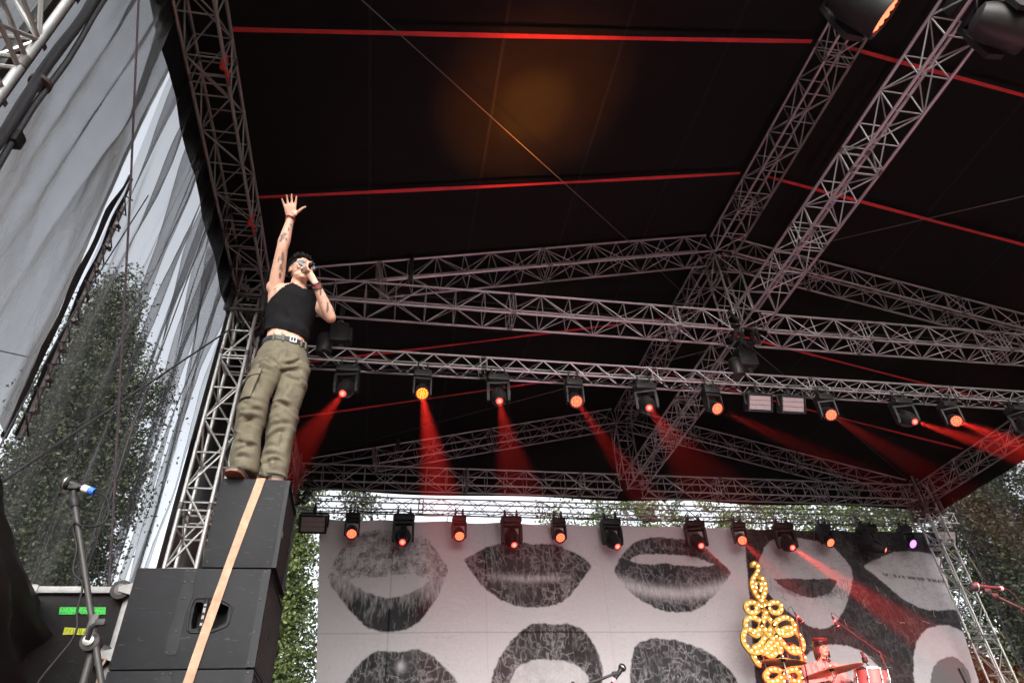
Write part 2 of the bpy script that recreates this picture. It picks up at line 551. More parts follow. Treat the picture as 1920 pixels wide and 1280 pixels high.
# ------------------------------------------------------------------ mesh scrim side walls
def scrim_mat(name, t, dk, trl):
    m = bpy.data.materials.new(name)
    m.use_nodes = True
    n = m.node_tree
    n.nodes.clear()
    L = n.links.new
    out = n.nodes.new('ShaderNodeOutputMaterial')
    tr = n.nodes.new('ShaderNodeBsdfTransparent')
    df = n.nodes.new('ShaderNodeBsdfPrincipled')
    df.inputs['Base Color'].default_value = (dk, dk, dk * 1.03, 1)
    df.inputs['Roughness'].default_value = 0.6
    df.inputs['Specular IOR Level'].default_value = 0.08
    tl = n.nodes.new('ShaderNodeBsdfTranslucent')
    tl.inputs[0].default_value = (trl, trl, trl * 1.04, 1)
    ad = n.nodes.new('ShaderNodeAddShader')
    mx = n.nodes.new('ShaderNodeMixShader')
    tc = n.nodes.new('ShaderNodeTexCoord')
    mp = n.nodes.new('ShaderNodeMapping')
    mp.inputs['Scale'].default_value = (1, 5, 0.8)
    mp2 = n.nodes.new('ShaderNodeMapping')
    mp2.inputs['Scale'].default_value = (1, 3.2, 1.3); mp2.inputs['Rotation'].default_value = (0.35, 0, 0)
    L(tc.outputs['Object'], mp2.inputs[0])
    nz = n.nodes.new('ShaderNodeTexNoise')
    nz.inputs['Scale'].default_value = 2.0
    nz.inputs['Detail'].default_value = 8
    nz.inputs['Roughness'].default_value = 0.6
    n2 = n.nodes.new('ShaderNodeTexNoise')
    n2.inputs['Scale'].default_value = 7
    n2.inputs['Detail'].default_value = 6
    n2.inputs['Distortion'].default_value = 1.2
    ma = n.nodes.new('ShaderNodeMath'); ma.operation = 'MULTIPLY_ADD'
    ma.inputs[1].default_value = 0.10
    mr = n.nodes.new('ShaderNodeMapRange')
    mr.inputs[1].default_value = 0.3; mr.inputs[2].default_value = 0.9
    mr.inputs[3].default_value = t * 0.94; mr.inputs[4].default_value = min(0.985, t * 1.06)
    bp = n.nodes.new('ShaderNodeBump'); bp.inputs['Strength'].default_value = 0.5; bp.inputs['Distance'].default_value = 0.02
    L(tc.outputs['Object'], mp.inputs[0]); L(mp.outputs[0], nz.inputs['Vector']); L(mp2.outputs[0], n2.inputs['Vector'])
    L(n2.outputs[0], ma.inputs[0]); L(nz.outputs[0], ma.inputs[2])
    L(ma.outputs[0], mr.inputs[0])
    # woven mesh: the light path through the threads lengthens with the angle, t ** (1 / cos)
    gm = n.nodes.new('ShaderNodeNewGeometry')
    dt = n.nodes.new('ShaderNodeVectorMath'); dt.operation = 'DOT_PRODUCT'
    ab = n.nodes.new('ShaderNodeMath'); ab.operation = 'ABSOLUTE'
    mxx = n.nodes.new('ShaderNodeMath'); mxx.operation = 'MAXIMUM'; mxx.inputs[1].default_value = 0.05
    dv = n.nodes.new('ShaderNodeMath'); dv.operation = 'DIVIDE'; dv.inputs[0].default_value = 1.0
    pw = n.nodes.new('ShaderNodeMath'); pw.operation = 'POWER'
    L(gm.outputs['Normal'], dt.inputs[0]); L(gm.outputs['Incoming'], dt.inputs[1]); L(dt.outputs['Value'], ab.inputs[0]); L(ab.outputs[0], mxx.inputs[0]); L(mxx.outputs[0], dv.inputs[1])
    L(mr.outputs[0], pw.inputs[0]); L(dv.outputs[0], pw.inputs[1]); L(pw.outputs[0], mx.inputs[0])
    L(n2.outputs[0], bp.inputs['Height']); L(bp.outputs[0], df.inputs['Normal']); L(bp.outputs[0], tl.inputs['Normal'])
    L(df.outputs[0], ad.inputs[0]); L(tl.outputs[0], ad.inputs[1])
    L(ad.outputs[0], mx.inputs[1]); L(tr.outputs[0], mx.inputs[2]); L(mx.outputs[0], out.inputs[0])
    return m
M['scrim_a'] = scrim_mat('grey_mesh_scrim_dense', 0.47, 0.010, 0.09)
M['scrim_b'] = scrim_mat('grey_mesh_scrim_open', 0.78, 0.008, 0.05)
M['scrim_r'] = scrim_mat('dark_mesh_scrim', 0.62, 0.012, 0.03)

def scrim(name, label, x0, ya, yb, za, zb, ny, nz_, folds, mt, seed, lean=0.0):
    y = np.linspace(ya, yb, ny)[None, :] * np.ones((nz_, 1))
    z = np.linspace(za, zb, nz_)[:, None] * np.ones((1, ny))
    yy, xx = folds(y, z)
    P = np.stack([x0 + xx, yy, z], -1)
    o = grid_mesh(name, P, mt)
    tag(o, label, 'scrim', 'mesh side walls')
    return o

def pleats(y, z, seed, freq, lean):
    """irregular pleats: sums of randomly spaced ridges that run down the cloth and lean a little"""
    rg = np.random.default_rng(seed)
    x = np.zeros_like(y)
    y0, y1 = y.min() - 0.3, y.max() + 0.3
    c = y0
    while c < y1:
        w_ = rg.uniform(0.012, 0.05) / freq
        a_ = w_ * rg.uniform(0.6, 1.5)
        zl = rg.uniform(0.6, 4.2); zs = rg.uniform(0.7, 2.2)
        cc = c + lean * (z - 5.1) * rg.uniform(0.4, 1.4) + 0.02 * np.sin(z * rg.uniform(0.8, 2.0) + rg.uniform(0, 6))
        env = np.clip((z - zl) / zs, 0, 1)
        x += a_ * env * np.exp(-((y - cc) / w_) ** 2) * rg.choice((-1, 1))
        c += rg.uniform(0.02, 0.085) / freq
    return x
def folds_a(y, z):
    ph = y + 0.13 * (z - 4) + 0.22 * (fbm(z * 0.5, y * 0.6, 3, 3) - 0.5)
    amp = 0.014 + 0.035 * np.clip((y - 1.9) / 1.1, 0, 1) ** 1.3 * (0.3 + 0.7 * np.clip((z - 2.2) / 1.5, 0, 1))
    wv = ph + 0.10 * np.sin(ph * 3.1)
    x = amp * (np.sin(wv * 7.3) + 0.5 * np.sin(wv * 15.7 + 1.2))
    x += 0.03 * (fbm(y * 3, z * 1.2, 8) - 0.5) + 0.008 * (fbm(y * 16 + z * 3, z * 5, 9) - 0.5)
    x += 1.3 * pleats(y, z, 5, 0.62, 0.02) * np.clip((y - 1.7) / 0.8, 0.15, 1) * (0.25 + 0.75 * np.clip((z - 2.4) / 1.5, 0, 1))
    return y, x
def folds_b(y, z):
    # gathers hanging from the eave, loose by the slit, bunched tightly beside the tower
    t = np.clip((y - 3.2) / 2.45, 0, 1)
    up = np.clip((z - 1.8) / 2.4, 0, 1)
    fan = (z - 5.1) * 0.05 * (t - 0.25)
    ph = y + fan + 0.16 * (fbm(y * 1.4, z * 0.35, 4, 3) - 0.5)
    hang = np.clip((z - 2.2) / 2.6, 0.08, 1) * (1 - 0.8 * t) + 0.8 * t
    amp = (0.045 + 0.035 * t ** 1.6) * hang * (0.3 + 1.3 * vnoise(ph * 2.3, z * 0.22, 11) ** 1.3)
    g = ph + 0.05 * np.sin(ph * 5.3 + 1.0) + 0.10 * t * t
    x = amp * (np.sin(g * 13.5) + 0.5 * np.sin(g * 25.3 + 0.8))
    x += 0.02 * (fbm(y * 4, z * 0.9, 21) - 0.5) + (0.005 + 0.014 * t) * (fbm(y * 13 + z * 2, z * 3.0, 23) - 0.5)
    x += pleats(y, z, 9, 0.75, 0.03) * (1.2 + 0.9 * t) * (0.25 + 0.75 * up)
    x += 1.3 * pleats(y, z + 3.2, 13, 0.9, 0.02) * (0.04 + 0.96 * np.clip((t - 0.5) / 0.3, 0, 1))
    return y, x
scrim('side_scrim', 'pale grey backlit mesh scrim at the top left, nearest the camera', -1.80, 1.25, 3.14, 1.68, 5.12, 420, 80, folds_a, M['scrim_a'], 1)
scrim('side_scrim', 'draped mesh scrim with deep folds beside the left tower, poplar showing through', -1.80, 3.20, 5.72, -1.1, 5.12, 620, 110, folds_b, M['scrim_b'], 2)
def folds_r(y, z):
    ph = y + 0.08 * (z - 3)
    x = 0.04 * np.sin(ph * 7) + 0.02 * np.sin(ph * 17 + 1) + 0.03 * (fbm(y * 2, z, 5) - 0.5)
    return y, x
scrim('side_scrim', 'dark mesh scrim of the right side wall with trees behind', 10.02, 5.0, 10.05, -1.1, 4.75, 200, 50, folds_r, M['scrim_r'], 3)
# rear part of the left wall: plain black tarpaulin
y = np.linspace(5.95, 10.1, 90)[None, :] * np.ones((30, 1)); z = np.linspace(-1.1, 5.12, 30)[:, None] * np.ones((1, 90))
o = grid_mesh('side_tarpaulin', np.stack([-1.82 + 0.025 * np.sin(y * 8 + z * 0.4), y, z], -1), M['black_tarp'])
tag(o, 'black tarpaulin closing the left side wall behind the tower', 'tarpaulin')

# laced slit between the two left panels: opaque hems, batten and lacing
slit = thing('laced_seam', 'black laced slit with a batten between the two left scrim panels', 'seam', (-1.8, 3.17, 2.6))
for (y0, y1, z0, z1, nm) in ((3.09, 3.155, 1.66, 3.62, 'hem'), (3.185, 3.245, 1.72, 3.62, 'hem')):
    mb = MB()
    n = 24
    for k in range(n + 1):
        zz = z0 + (z1 - z0) * k / n
        wv = 0.005 * math.sin(k * 0.9)
        top = max(0.05, 1 - max(0, (zz - 3.2) / 0.42))
        ym = (y0 if nm == 'hem' and y0 > 3.17 else y1)
        a_ = (y1 - (y1 - y0) * top, y1) if y0 < 3.17 else (y0, y0 + (y1 - y0) * top)
        mb.v += [Vector((-1.785 + wv, a_[0] + wv * 0.6, zz)), Vector((-1.77 + wv * 0.5, (a_[0] + a_[1]) / 2, zz)), Vector((-1.79, a_[1], zz))]
    for k in range(n):
        for q in (0, 1):
            mb.f.append((k * 3 + q, k * 3 + q + 1, (k + 1) * 3 + q + 1, (k + 1) * 3 + q))
    mb.build(nm, M['black_tarp'], slit, True)
rod('batten', (-1.755, 3.19, 1.70), (-1.755, 3.19, 3.36), 0.012, M['wire'], slit)
mb = MB()
pts = []
for k in range(25):
    zz = 1.74 + k * 0.072
    pts.append((-1.745, 3.13 if k % 2 else 3.235, zz))
mb.tube(pts, 0.005, 6)
mb.build('lacing_cord', M['black_plastic'], slit, True)
for k in range(8):
    rod('clip', (-1.74, 3.165, 1.85 + k * 0.19), (-1.74, 3.215, 1.86 + k * 0.19), 0.012, M['dark_steel'], slit, 6)

# black tarpaulin swag low on the left, sagging off the deck side
ny, nz_ = 60, 24
t = np.linspace(0, 1, ny)[None, :] * np.ones((nz_, 1)); q = np.linspace(0, 1, nz_)[:, None] * np.ones((1, ny))
yy = 2.6 + 2.25 * t
top = 1.62 - 0.62 * t ** 0.75 - 0.10 * np.sin(np.pi * t)
zz = top * (1 - q) + (0.2) * q
xx = -1.70 + 0.08 * np.sin(q * 5 + t * 2.2) * (0.3 + q) + 0.05 * np.sin(t * 23 + q * 6) * q + sum(0.10 * np.exp(-((q - c0 - c1 * t + 0.03 * np.sin(t * 9 + c0 * 30)) / w0) ** 2) for c0, c1, w0 in ((0.06, 0.25, 0.05), (0.20, 0.38, 0.06), (0.36, 0.42, 0.05), (0.52, 0.40, 0.07), (0.72, 0.2, 0.05)))
o = grid_mesh('tarpaulin_swag', np.stack([xx, yy, zz], -1), M['black_tarp'])
tag(o, 'black tarpaulin sagging in a swag at the lower left corner', 'tarpaulin')
# ------------------------------------------------------------------ printed backdrop
LIPS = {
'l1': [(-0.829, 3.553), (-0.748, 3.813), (-0.632, 4.082), (-0.451, 4.241), (-0.229, 4.35), (0.006, 4.337), (0.21, 4.278), (0.446, 4.294), (0.652, 4.209), (0.791, 4.072), (0.93, 3.834), (1.031, 3.734), (0.999, 3.601), (0.857, 3.245), (0.687, 2.996), (0.505, 2.815), (0.261, 2.742), (0.015, 2.758), (-0.204, 2.832), (-0.403, 3.012), (-0.609, 3.24), (-0.768, 3.426)],
'l1m': [(-0.531, 3.539), (-0.36, 3.573), (-0.17, 3.574), (-0.009, 3.56), (0.213, 3.61), (0.473, 3.623), (0.605, 3.565), (0.769, 3.54), (0.61, 3.403), (0.421, 3.307), (0.17, 3.243), (-0.02, 3.258), (-0.214, 3.335), (-0.409, 3.413)],
'l2': [(1.26, 3.856), (1.472, 3.962), (1.682, 4.087), (1.928, 4.144), (2.177, 4.177), (2.422, 4.128), (2.711, 4.158), (2.991, 4.073), (3.233, 3.97), (3.46, 3.755), (3.344, 3.691), (3.178, 3.485), (2.982, 3.285), (2.761, 3.138), (2.453, 3.105), (2.119, 3.121), (1.857, 3.216), (1.629, 3.376), (1.433, 3.605), (1.3, 3.805)],
'l3': [(3.808, 3.758), (3.991, 3.977), (4.142, 4.127), (4.34, 4.244), (4.585, 4.312), (4.818, 4.303), (4.995, 4.268), (5.205, 4.267), (5.401, 4.199), (5.584, 4.075), (5.746, 3.878), (5.925, 3.708), (5.762, 3.538), (5.565, 3.371), (5.312, 3.162), (5.088, 3.06), (4.81, 3.027), (4.57, 3.049), (4.363, 3.116), (4.144, 3.25), (3.996, 3.386), (3.896, 3.524), (3.819, 3.664)],
'l3m': [(4.101, 3.882), (4.217, 3.968), (4.553, 3.998), (4.934, 3.978), (5.27, 3.971), (5.529, 3.851), (5.654, 3.827), (5.514, 3.789), (5.151, 3.785), (4.847, 3.806), (4.778, 3.841), (4.493, 3.814), (4.169, 3.834)],
'l4': [(6.431, 3.812), (6.516, 3.963), (6.694, 4.196), (6.865, 4.303), (7.19, 4.362), (7.464, 4.341), (7.735, 4.306), (7.987, 4.218), (8.146, 4.037), (8.252, 3.731), (8.115, 3.457), (7.828, 3.073), (7.58, 2.842), (7.367, 2.764), (7.162, 2.776), (6.96, 2.867), (6.761, 3.049), (6.56, 3.235), (6.441, 3.447), (6.42, 3.64)],
'l4m': [(6.643, 3.629), (6.698, 3.593), (6.801, 3.582), (6.998, 3.608), (7.483, 3.6), (7.767, 3.627), (7.904, 3.554), (7.831, 3.504), (7.666, 3.357), (7.424, 3.284), (7.179, 3.272), (6.967, 3.354), (6.759, 3.449)],
'l5': [(8.476, 3.836), (8.747, 3.934), (9.054, 4.053), (9.392, 4.136), (9.733, 4.122), (9.945, 4.106), (10.152, 3.991), (10.872, 3.844), (10.447, 3.06), (9.907, 3.077), (9.522, 3.059), (9.258, 3.112), (9.001, 3.272), (8.756, 3.56), (8.584, 3.744)],
'l6': [(-0.502, 1.929), (-0.43, 2.061), (-0.303, 2.249), (-0.14, 2.413), (0.002, 2.511), (0.215, 2.481), (0.397, 2.479), (0.578, 2.521), (0.827, 2.403), (1.013, 2.231), (1.197, 2.034), (1.227, 1.87), (1.021, 1.507), (0.395, 1.322), (-0.21, 1.537)],
'l7': [(1.673, 2.082), (1.758, 2.307), (1.96, 2.568), (2.166, 2.778), (2.437, 2.885), (2.7, 2.838), (2.938, 2.868), (3.164, 2.774), (3.306, 2.558), (3.379, 2.347), (3.401, 2.142), (3.31, 1.831), (3.009, 1.458), (2.442, 1.316), (1.909, 1.485), (1.708, 1.754)],
'l7m': [(1.866, 1.886), (1.934, 2.022), (2.071, 2.246), (2.334, 2.359), (2.72, 2.34), (3.006, 2.264), (3.152, 2.117), (3.163, 1.946), (2.914, 1.729), (2.194, 1.69)],
'l8': [(3.779, 1.975), (3.847, 2.25), (3.941, 2.473), (4.054, 2.587), (4.275, 2.638), (4.486, 2.626), (4.696, 2.603), (4.918, 2.528), (5.181, 2.42), (5.384, 2.273), (5.49, 2.128), (5.583, 1.945), (5.288, 1.543), (4.597, 1.3), (3.972, 1.48)],
'l9': [(6.783, 2.311), (6.975, 2.435), (7.223, 2.497), (7.538, 2.526), (7.818, 2.46), (7.995, 2.33), (8.13, 2.107), (8.188, 1.891), (7.909, 1.423), (7.005, 1.138), (6.468, 1.598)],
'l10': [(8.792, 2.289), (8.937, 2.516), (9.151, 2.715), (9.444, 2.816), (9.732, 2.815), (9.903, 2.746), (10.12, 2.608), (10.193, 2.144), (9.612, 1.237), (8.645, 1.261), (8.617, 1.914)],
'l10m': [(8.874, 1.849), (9.098, 2.19), (9.398, 2.315), (9.677, 2.312), (9.787, 1.99), (9.466, 1.534), (8.86, 1.547)],
}
def inside(poly, X, Z):
    r = np.zeros(X.shape, bool)
    n = len(poly)
    for i in range(n):
        x0, z0 = poly[i]; x1, z1 = poly[(i + 1) % n]
        if z0 == z1:
            continue
        c = ((z0 > Z) != (z1 > Z)) & (X < (x1 - x0) * (Z - z0) / (z1 - z0) + x0)
        r ^= c
    return r
def smooth_poly(p, it=2):
    p = np.array(p)
    for _ in range(it):
        nx_ = np.roll(p, -1, 0)
        p = np.stack([0.75 * p + 0.25 * nx_, 0.25 * p + 0.75 * nx_], 1).reshape(-1, 2)
    return p.tolist()
def blur(a, k):
    for ax in (0, 1):
        b = np.zeros_like(a); 
        for d in range(-k, k + 1):
            b += np.roll(a, d, ax)
        a = b / (2 * k + 1)
    return a
NX, NZ = 1180, 410
uu = np.linspace(0, 1, NX)[None, :] * np.ones((NZ, 1))
ZT, ZB = 4.50, 0.75
zz = np.linspace(ZB, ZT, NZ)[:, None] * np.ones((1, NX))
lft = -1.06 + (4.5 - zz) * 0.10
rgt = 10.21 - (4.5 - zz) * 0.135
XX = lft + (rgt - lft) * uu
wX = XX + 0.025 * (fbm(XX * 6, zz * 6, 31) - 0.5) + 0.03 * (fbm(XX * 20, zz * 20, 33, 2) - 0.5)
wZ = zz + 0.025 * (fbm(XX * 6 + 9, zz * 6, 41) - 0.5) + 0.03 * (fbm(XX * 20, zz * 20, 43, 2) - 0.5)
PM = {k: blur(inside(smooth_poly(v), wX, wZ).astype(float), 1) for k, v in LIPS.items()}
ink = np.zeros((NZ, NX))            # 0 paper, 1 full ink
def strokes(mask, n, L, wid, val, seed, curve=0.5, down=None):
    """crack lines: thin wandering strokes kept inside a mask"""
    global ink
    rg = np.random.default_rng(seed)
    ii = np.argwhere(mask > 0.7)
    if len(ii) == 0:
        return
    for _ in range(n):
        j, i = ii[rg.integers(len(ii))]
        a = rg.random() * 2 * math.pi
        if down is not None:
            a = down + rg.normal() * 0.5
        ln = int(1.44 * L * (0.3 + rg.random()))
        x, z = float(i), float(j)
        da = rg.normal() * curve * 0.1
        v = val * (0.5 + 0.5 * rg.random())
        for k in range(ln):
            x += math.cos(a); z += math.sin(a) ; a += da + rg.normal() * curve * 0.12
            xi, zi = int(x), int(z)
            if not (0 <= xi < NX - 1 and 0 <= zi < NZ - 1) or mask[zi, xi] < 0.6:
                break
            ink[zi, xi] += (v - ink[zi, xi]) * 0.8
            if wid > 1:
                ink[zi, xi + 1] += (v - ink[zi, xi + 1]) * 0.5
def nrm(k):
    p = np.array(LIPS[k]); lo = p.min(0); hi = p.max(0)
    return (XX - (lo[0] + hi[0]) / 2) / ((hi[0] - lo[0]) / 2), (zz - lo[1]) / (hi[1] - lo[1])
grit = fbm(XX * 9, zz * 9, 55, 5, 0.7)
fib = fbm(XX * 30, zz * 7, 58, 3, 0.7)
def ridged(u, v, seed, p=9):
    n_ = fbm(u, v, seed, 3, 0.45)
    n_ = (n_ - n_.min()) / (n_.max() - n_.min())
    return (1 - np.abs(2 * n_ - 1)) ** p
wu = XX + 0.10 * (fbm(XX * 3, zz * 3, 101) - 0.5); wv_ = zz + 0.10 * (fbm(XX * 3 + 5, zz * 3, 103) - 0.5)
fine = np.maximum(ridged(wu * 16, wv_ * 5, 111, 12), ridged(wu * 7 + wv_ * 5, wv_ * 9 - wu * 3, 113, 14)) * np.clip(1.6 * fbm(XX * 4, zz * 4, 117), 0, 1)
fine2 = np.maximum(ridged(wu * 11, wv_ * 10, 121, 7), ridged(wu * 22, wv_ * 18, 123, 8))
# lip 1: crushed upper lip, pale open mouth, dark lower lip
u1, v1 = nrm('l1')
up = PM['l1'] * (v1 > 0.5)
ink = np.maximum(ink, up * np.clip(0.40 + 1.3 * (grit - 0.5) + 0.5 * fine - 0.45 * fine2, 0.04, 0.85))
lo = PM['l1'] * (v1 <= 0.52)
tone = np.clip(1.05 - 2.0 * np.clip(v1 - 0.12, 0, 1) + 1.1 * (fib - 0.5), 0.0, 0.95) * np.clip(1.25 - 0.3 * (u1 + 0.2) ** 2, 0, 1)
ink = ink * (1 - lo) + lo * tone
ink *= 1 - PM['l1m'] * 0.94
strokes(up, 60, 9, 1, 0.75, 2, 1.2)
# lip 2: closed, dark, cracked
u2, v2 = nrm('l2')
band = np.exp(-((v2 - 0.42 - 0.1 * u2 * u2) / 0.06) ** 2) * np.clip(1 - (u2 / 0.75) ** 2, 0, 1)
ink = np.maximum(ink, PM['l2'] * np.clip(0.93 - 0.5 * band * fib * 2 - 0.2 * np.clip(0.5 - grit, 0, 1), 0, 1))
ink = ink * (1 - PM['l2'] * 0.5 * fine); strokes(PM['l2'], 40, 12, 1, 0.62, 4, 0.3)
# lip 3: teeth between dark lips, pale highlight on the lower lip
u3, v3 = nrm('l3')
hl = np.exp(-((v3 - 0.24 - 0.14 * u3 * u3) / 0.085) ** 2)
ink = np.maximum(ink, PM['l3'] * np.clip(0.94 - 0.95 * hl * (0.45 + 0.8 * fib) - 0.2 * np.clip(0.5 - grit, 0, 1), 0, 1))
ink *= 1 - PM['l3m'] * 0.92
ink = ink * (1 - PM['l3'] * 0.45 * fine); strokes(PM['l3'] * (1 - PM['l3m']), 36, 10, 1, 0.62, 6, 0.5)
for k, xt in enumerate((2.95, 3.3, 3.62, 3.95, 4.2)):
    ink = np.maximum(ink, PM['l3m'] * 0.45 * np.exp(-((XX - xt - 0.03 * (zz - 3.7)) / 0.012) ** 2))
# second row, dark
for k, s_ in (('l6', 8), ('l7', 9), ('l8', 10)):
    ink = np.maximum(ink, PM[k] * np.clip(0.94 - 0.25 * np.clip(0.52 - grit, 0, 1), 0, 1))
    ink = ink * (1 - PM[k] * 0.48 * fine); strokes(PM[k], 34, 11, 1, 0.62, s_, 0.5)
ink *= 1 - PM['l7m'] * np.clip(0.75 + 0.5 * (grit - 0.4), 0, 1)
u6, v6 = nrm('l6')
ink *= 1 - PM['l6'] * 0.85 * np.clip(np.exp(-(((XX - 0.35) / 0.06) ** 2 + ((zz - 2.28) / 0.07) ** 2)), 0, 1)
# right panel: reversed print, pale lips on black
bnd = 6.36 - (4.5 - zz) * 0.197
rev = blur((XX > bnd + 0.004 * np.sin(zz * 14)).astype(float), 1)
rink = 0.98 - 0.10 * np.clip(grit - 0.5, 0, 1)
def cut(k, tone):
    global rink
    rink = rink * (1 - PM[k]) + PM[k] * tone
cut('l4', 0.28 + 0.1 * (grit - 0.5)); cut('l5', 0.30 + 0.1 * (grit - 0.5)); cut('l9', 0.28 + 0.1 * (grit - 0.5)); cut('l10', 0.28 + 0.1 * (grit - 0.5))
u4, v4 = nrm('l4')
sh = PM['l4'] * np.exp(-((v4 - 0.36 - 0.10 * u4 * u4) / 0.06) ** 2) * np.clip(0.2 + 1.3 * fib, 0, 1) * np.clip(1.1 - u4 ** 2, 0, 1)
rink = np.maximum(rink, 0.8 * sh)
ink_save = ink
ink = np.maximum(rink, 0)
rink = ink
strokes(PM['l4'] * (np.abs(v4 - 0.40) < 0.12), 90, 14, 2, 0.75, 12, 0.3, 1.3)
ink = np.maximum(ink, PM['l4m'] * 0.90)
u5, v5 = nrm('l5')
cr = PM['l5'] * np.exp(-((v5 - 0.5 + 0.12 * u5) / 0.04) ** 2) * (fib > 0.45)
ink = np.maximum(ink, 0.8 * cr * (u5 > -0.75))
ink = np.maximum(ink, PM['l10m'] * 0.8)
notl = np.clip(1 - PM['l4'] - PM['l5'] - PM['l9'] - PM['l10'], 0, 1)
strokes(notl * (XX > bnd), 60, 10, 1, 0.68, 14, 0.5); strokes(PM['l4'] * (v4 > 0.6), 26, 10, 1, 0.85, 15, 0.3, 0.2); strokes(PM['l5'] * (v5 > 0.5), 26, 10, 1, 0.8, 16, 0.3, 0.1)
ink = np.clip(ink + notl * -0.10 * fine * (XX > bnd) + PM['l4'] * 0.12 * fine + PM['l5'] * 0.2 * fine, 0, 1)
ink = ink_save * (1 - rev) + ink * rev
# specks and stitched seams
rg = np.random.default_rng(99)
for _ in range(150):
    i, j = rg.integers(2, NX - 2), rg.integers(2, NZ - 2)
    ink[j, i] = max(ink[j, i], 0.9) if rev[j, i] < 0.5 else ink[j, i]
stain = np.clip((fbm(XX * 1.3, zz * 1.3, 71, 5, 0.6) - 0.45), 0, 1) * 0.25
seam = 0.30 * np.exp(-((zz - (2.735 + 0.006 * np.sin(XX))) / 0.008) ** 2) + 0.28 * np.exp(-((XX - 0.14) / 0.010) ** 2) + 0.10 * np.exp(-((XX - 1.63) / 0.010) ** 2) + 0.10 * np.exp(-((XX - 3.6) / 0.010) ** 2)
ink = np.clip(ink + (seam + stain * 0.5) * (1 - rev), 0, 1)
paper = np.array([0.545, 0.52, 0.55]); black = np.array([0.013, 0.013, 0.015])
colr = paper[None, None] * (1 - ink[..., None]) + black[None, None] * ink[..., None]
M['print'] = bpy.data.materials.new('printed_backdrop_cloth')
M['print'].use_nodes = True
t = M['print'].node_tree
b = t.nodes['Principled BSDF']
at = t.nodes.new('ShaderNodeAttribute'); at.attribute_name = 'print'
nz = t.nodes.new('ShaderNodeTexNoise'); nz.inputs['Scale'].default_value = 90; nz.inputs['Detail'].default_value = 4
mr = t.nodes.new('ShaderNodeMapRange'); mr.inputs[3].default_value = 0.82; mr.inputs[4].default_value = 1.12
ml = t.nodes.new('ShaderNodeMix'); ml.data_type = 'RGBA'; ml.blend_type = 'MULTIPLY'; ml.inputs[0].default_value = 1
t.links.new(nz.outputs[0], mr.inputs[0]); t.links.new(at.outputs['Color'], ml.inputs[6]); t.links.new(mr.outputs[0], ml.inputs[7])
t.links.new(ml.outputs[2], b.inputs['Base Color']); b.inputs['Roughness'].default_value = 0.85; b.inputs['Specular IOR Level'].default_value = 0.1
drop = zz - ZB
YY = 10.74 + 0.025 * (fbm(XX * 0.9, zz * 0.6, 81, 3) - 0.5) + 0.006 * np.sin(XX * 3.2 + zz * 0.8)
scal = 0.028 * np.abs(np.sin((XX + 0.05) * math.pi / 1.02)) ** 1.5 * np.clip((zz - 4.0) / 0.5, 0, 1)
o = grid_mesh('printed_backdrop', np.stack([XX, YY, zz - scal], -1), M['print'], None, True, colr)
tag(o, 'large grey backdrop cloth printed with rows of open and closed lips', 'backdrop')
for k in range(12):
    x = -1.04 + k * 1.02
    rod('tie', (x, 10.74, 4.49), (x + 0.02, 10.6, 4.6), 0.006, M['black_plastic'], o, 6)
# ------------------------------------------------------------------ stage lights
def emis(name, c, s, c2=None, rad=None):
    m = bpy.data.materials.new(name); m.use_nodes = True
    t = m.node_tree; t.nodes.clear()
    e = t.nodes.new('ShaderNodeEmission'); e.inputs[0].default_value = (*c, 1); e.inputs[1].default_value = s
    if c2:
        tc = t.nodes.new('ShaderNodeTexCoord'); nz = t.nodes.new('ShaderNodeTexNoise'); nz.inputs['Scale'].default_value = 40
        if rad:                                 # hot filament side in the middle of the glass, deep red rim
            sx = t.nodes.new('ShaderNodeVectorMath'); sx.operation = 'MULTIPLY'; sx.inputs[1].default_value = (1 / rad, 1 / rad, 0)
            ln = t.nodes.new('ShaderNodeVectorMath'); ln.operation = 'LENGTH'
            nz = t.nodes.new('ShaderNodeMapRange'); nz.inputs[1].default_value = 1.0; nz.inputs[2].default_value = 0.1
            t.links.new(tc.outputs['Object'], sx.inputs[0]); t.links.new(sx.outputs[0], ln.inputs[0]); t.links.new(ln.outputs['Value'], nz.inputs[0])
        mx = t.nodes.new('ShaderNodeMix'); mx.data_type = 'RGBA'; mx.inputs[6].default_value = (*c, 1); mx.inputs[7].default_value = (*c2, 1)
        (t.links.new(tc.outputs['Object'], nz.inputs['Vector']) if not rad else None); t.links.new(nz.outputs[0], mx.inputs[0]); t.links.new(mx.outputs[2], e.inputs[0])
    o_ = t.nodes.new('ShaderNodeOutputMaterial'); t.links.new(e.outputs[0], o_.inputs[0])
    m.cycles.emission_sampling = 'NONE'     # the lamps themselves light the scene
    return m
M['lens_red'] = emis('lit_red_lens', (1.0, 0.02, 0.008), 0.42)
M['lens_cell'] = emis('lit_orange_led_cell', (1.0, 0.12, 0.055), 1.5)
M['lens_amber'] = emis('lit_amber_led_cell', (1.0, 0.26, 0.03), 1.3)
M['lens_spot'] = emis('lit_red_spot_lens', (1.0, 0.03, 0.02), 0.9, (1.0, 0.30, 0.22), 0.0405)
M['lens_purple'] = emis('lit_purple_lens', (0.45, 0.06, 0.75), 0.7)
M['lens_violet'] = emis('lit_violet_led_cell', (0.7, 0.25, 1.0), 1.0)
M['panel_off'] = mat('unlit_frosted_led_panel', (0.25, 0.215, 0.22), 0.4, 0, 0.15, 30)
M['label_green'] = emis('green_status_led', (0.1, 1.0, 0.1), 1.0)

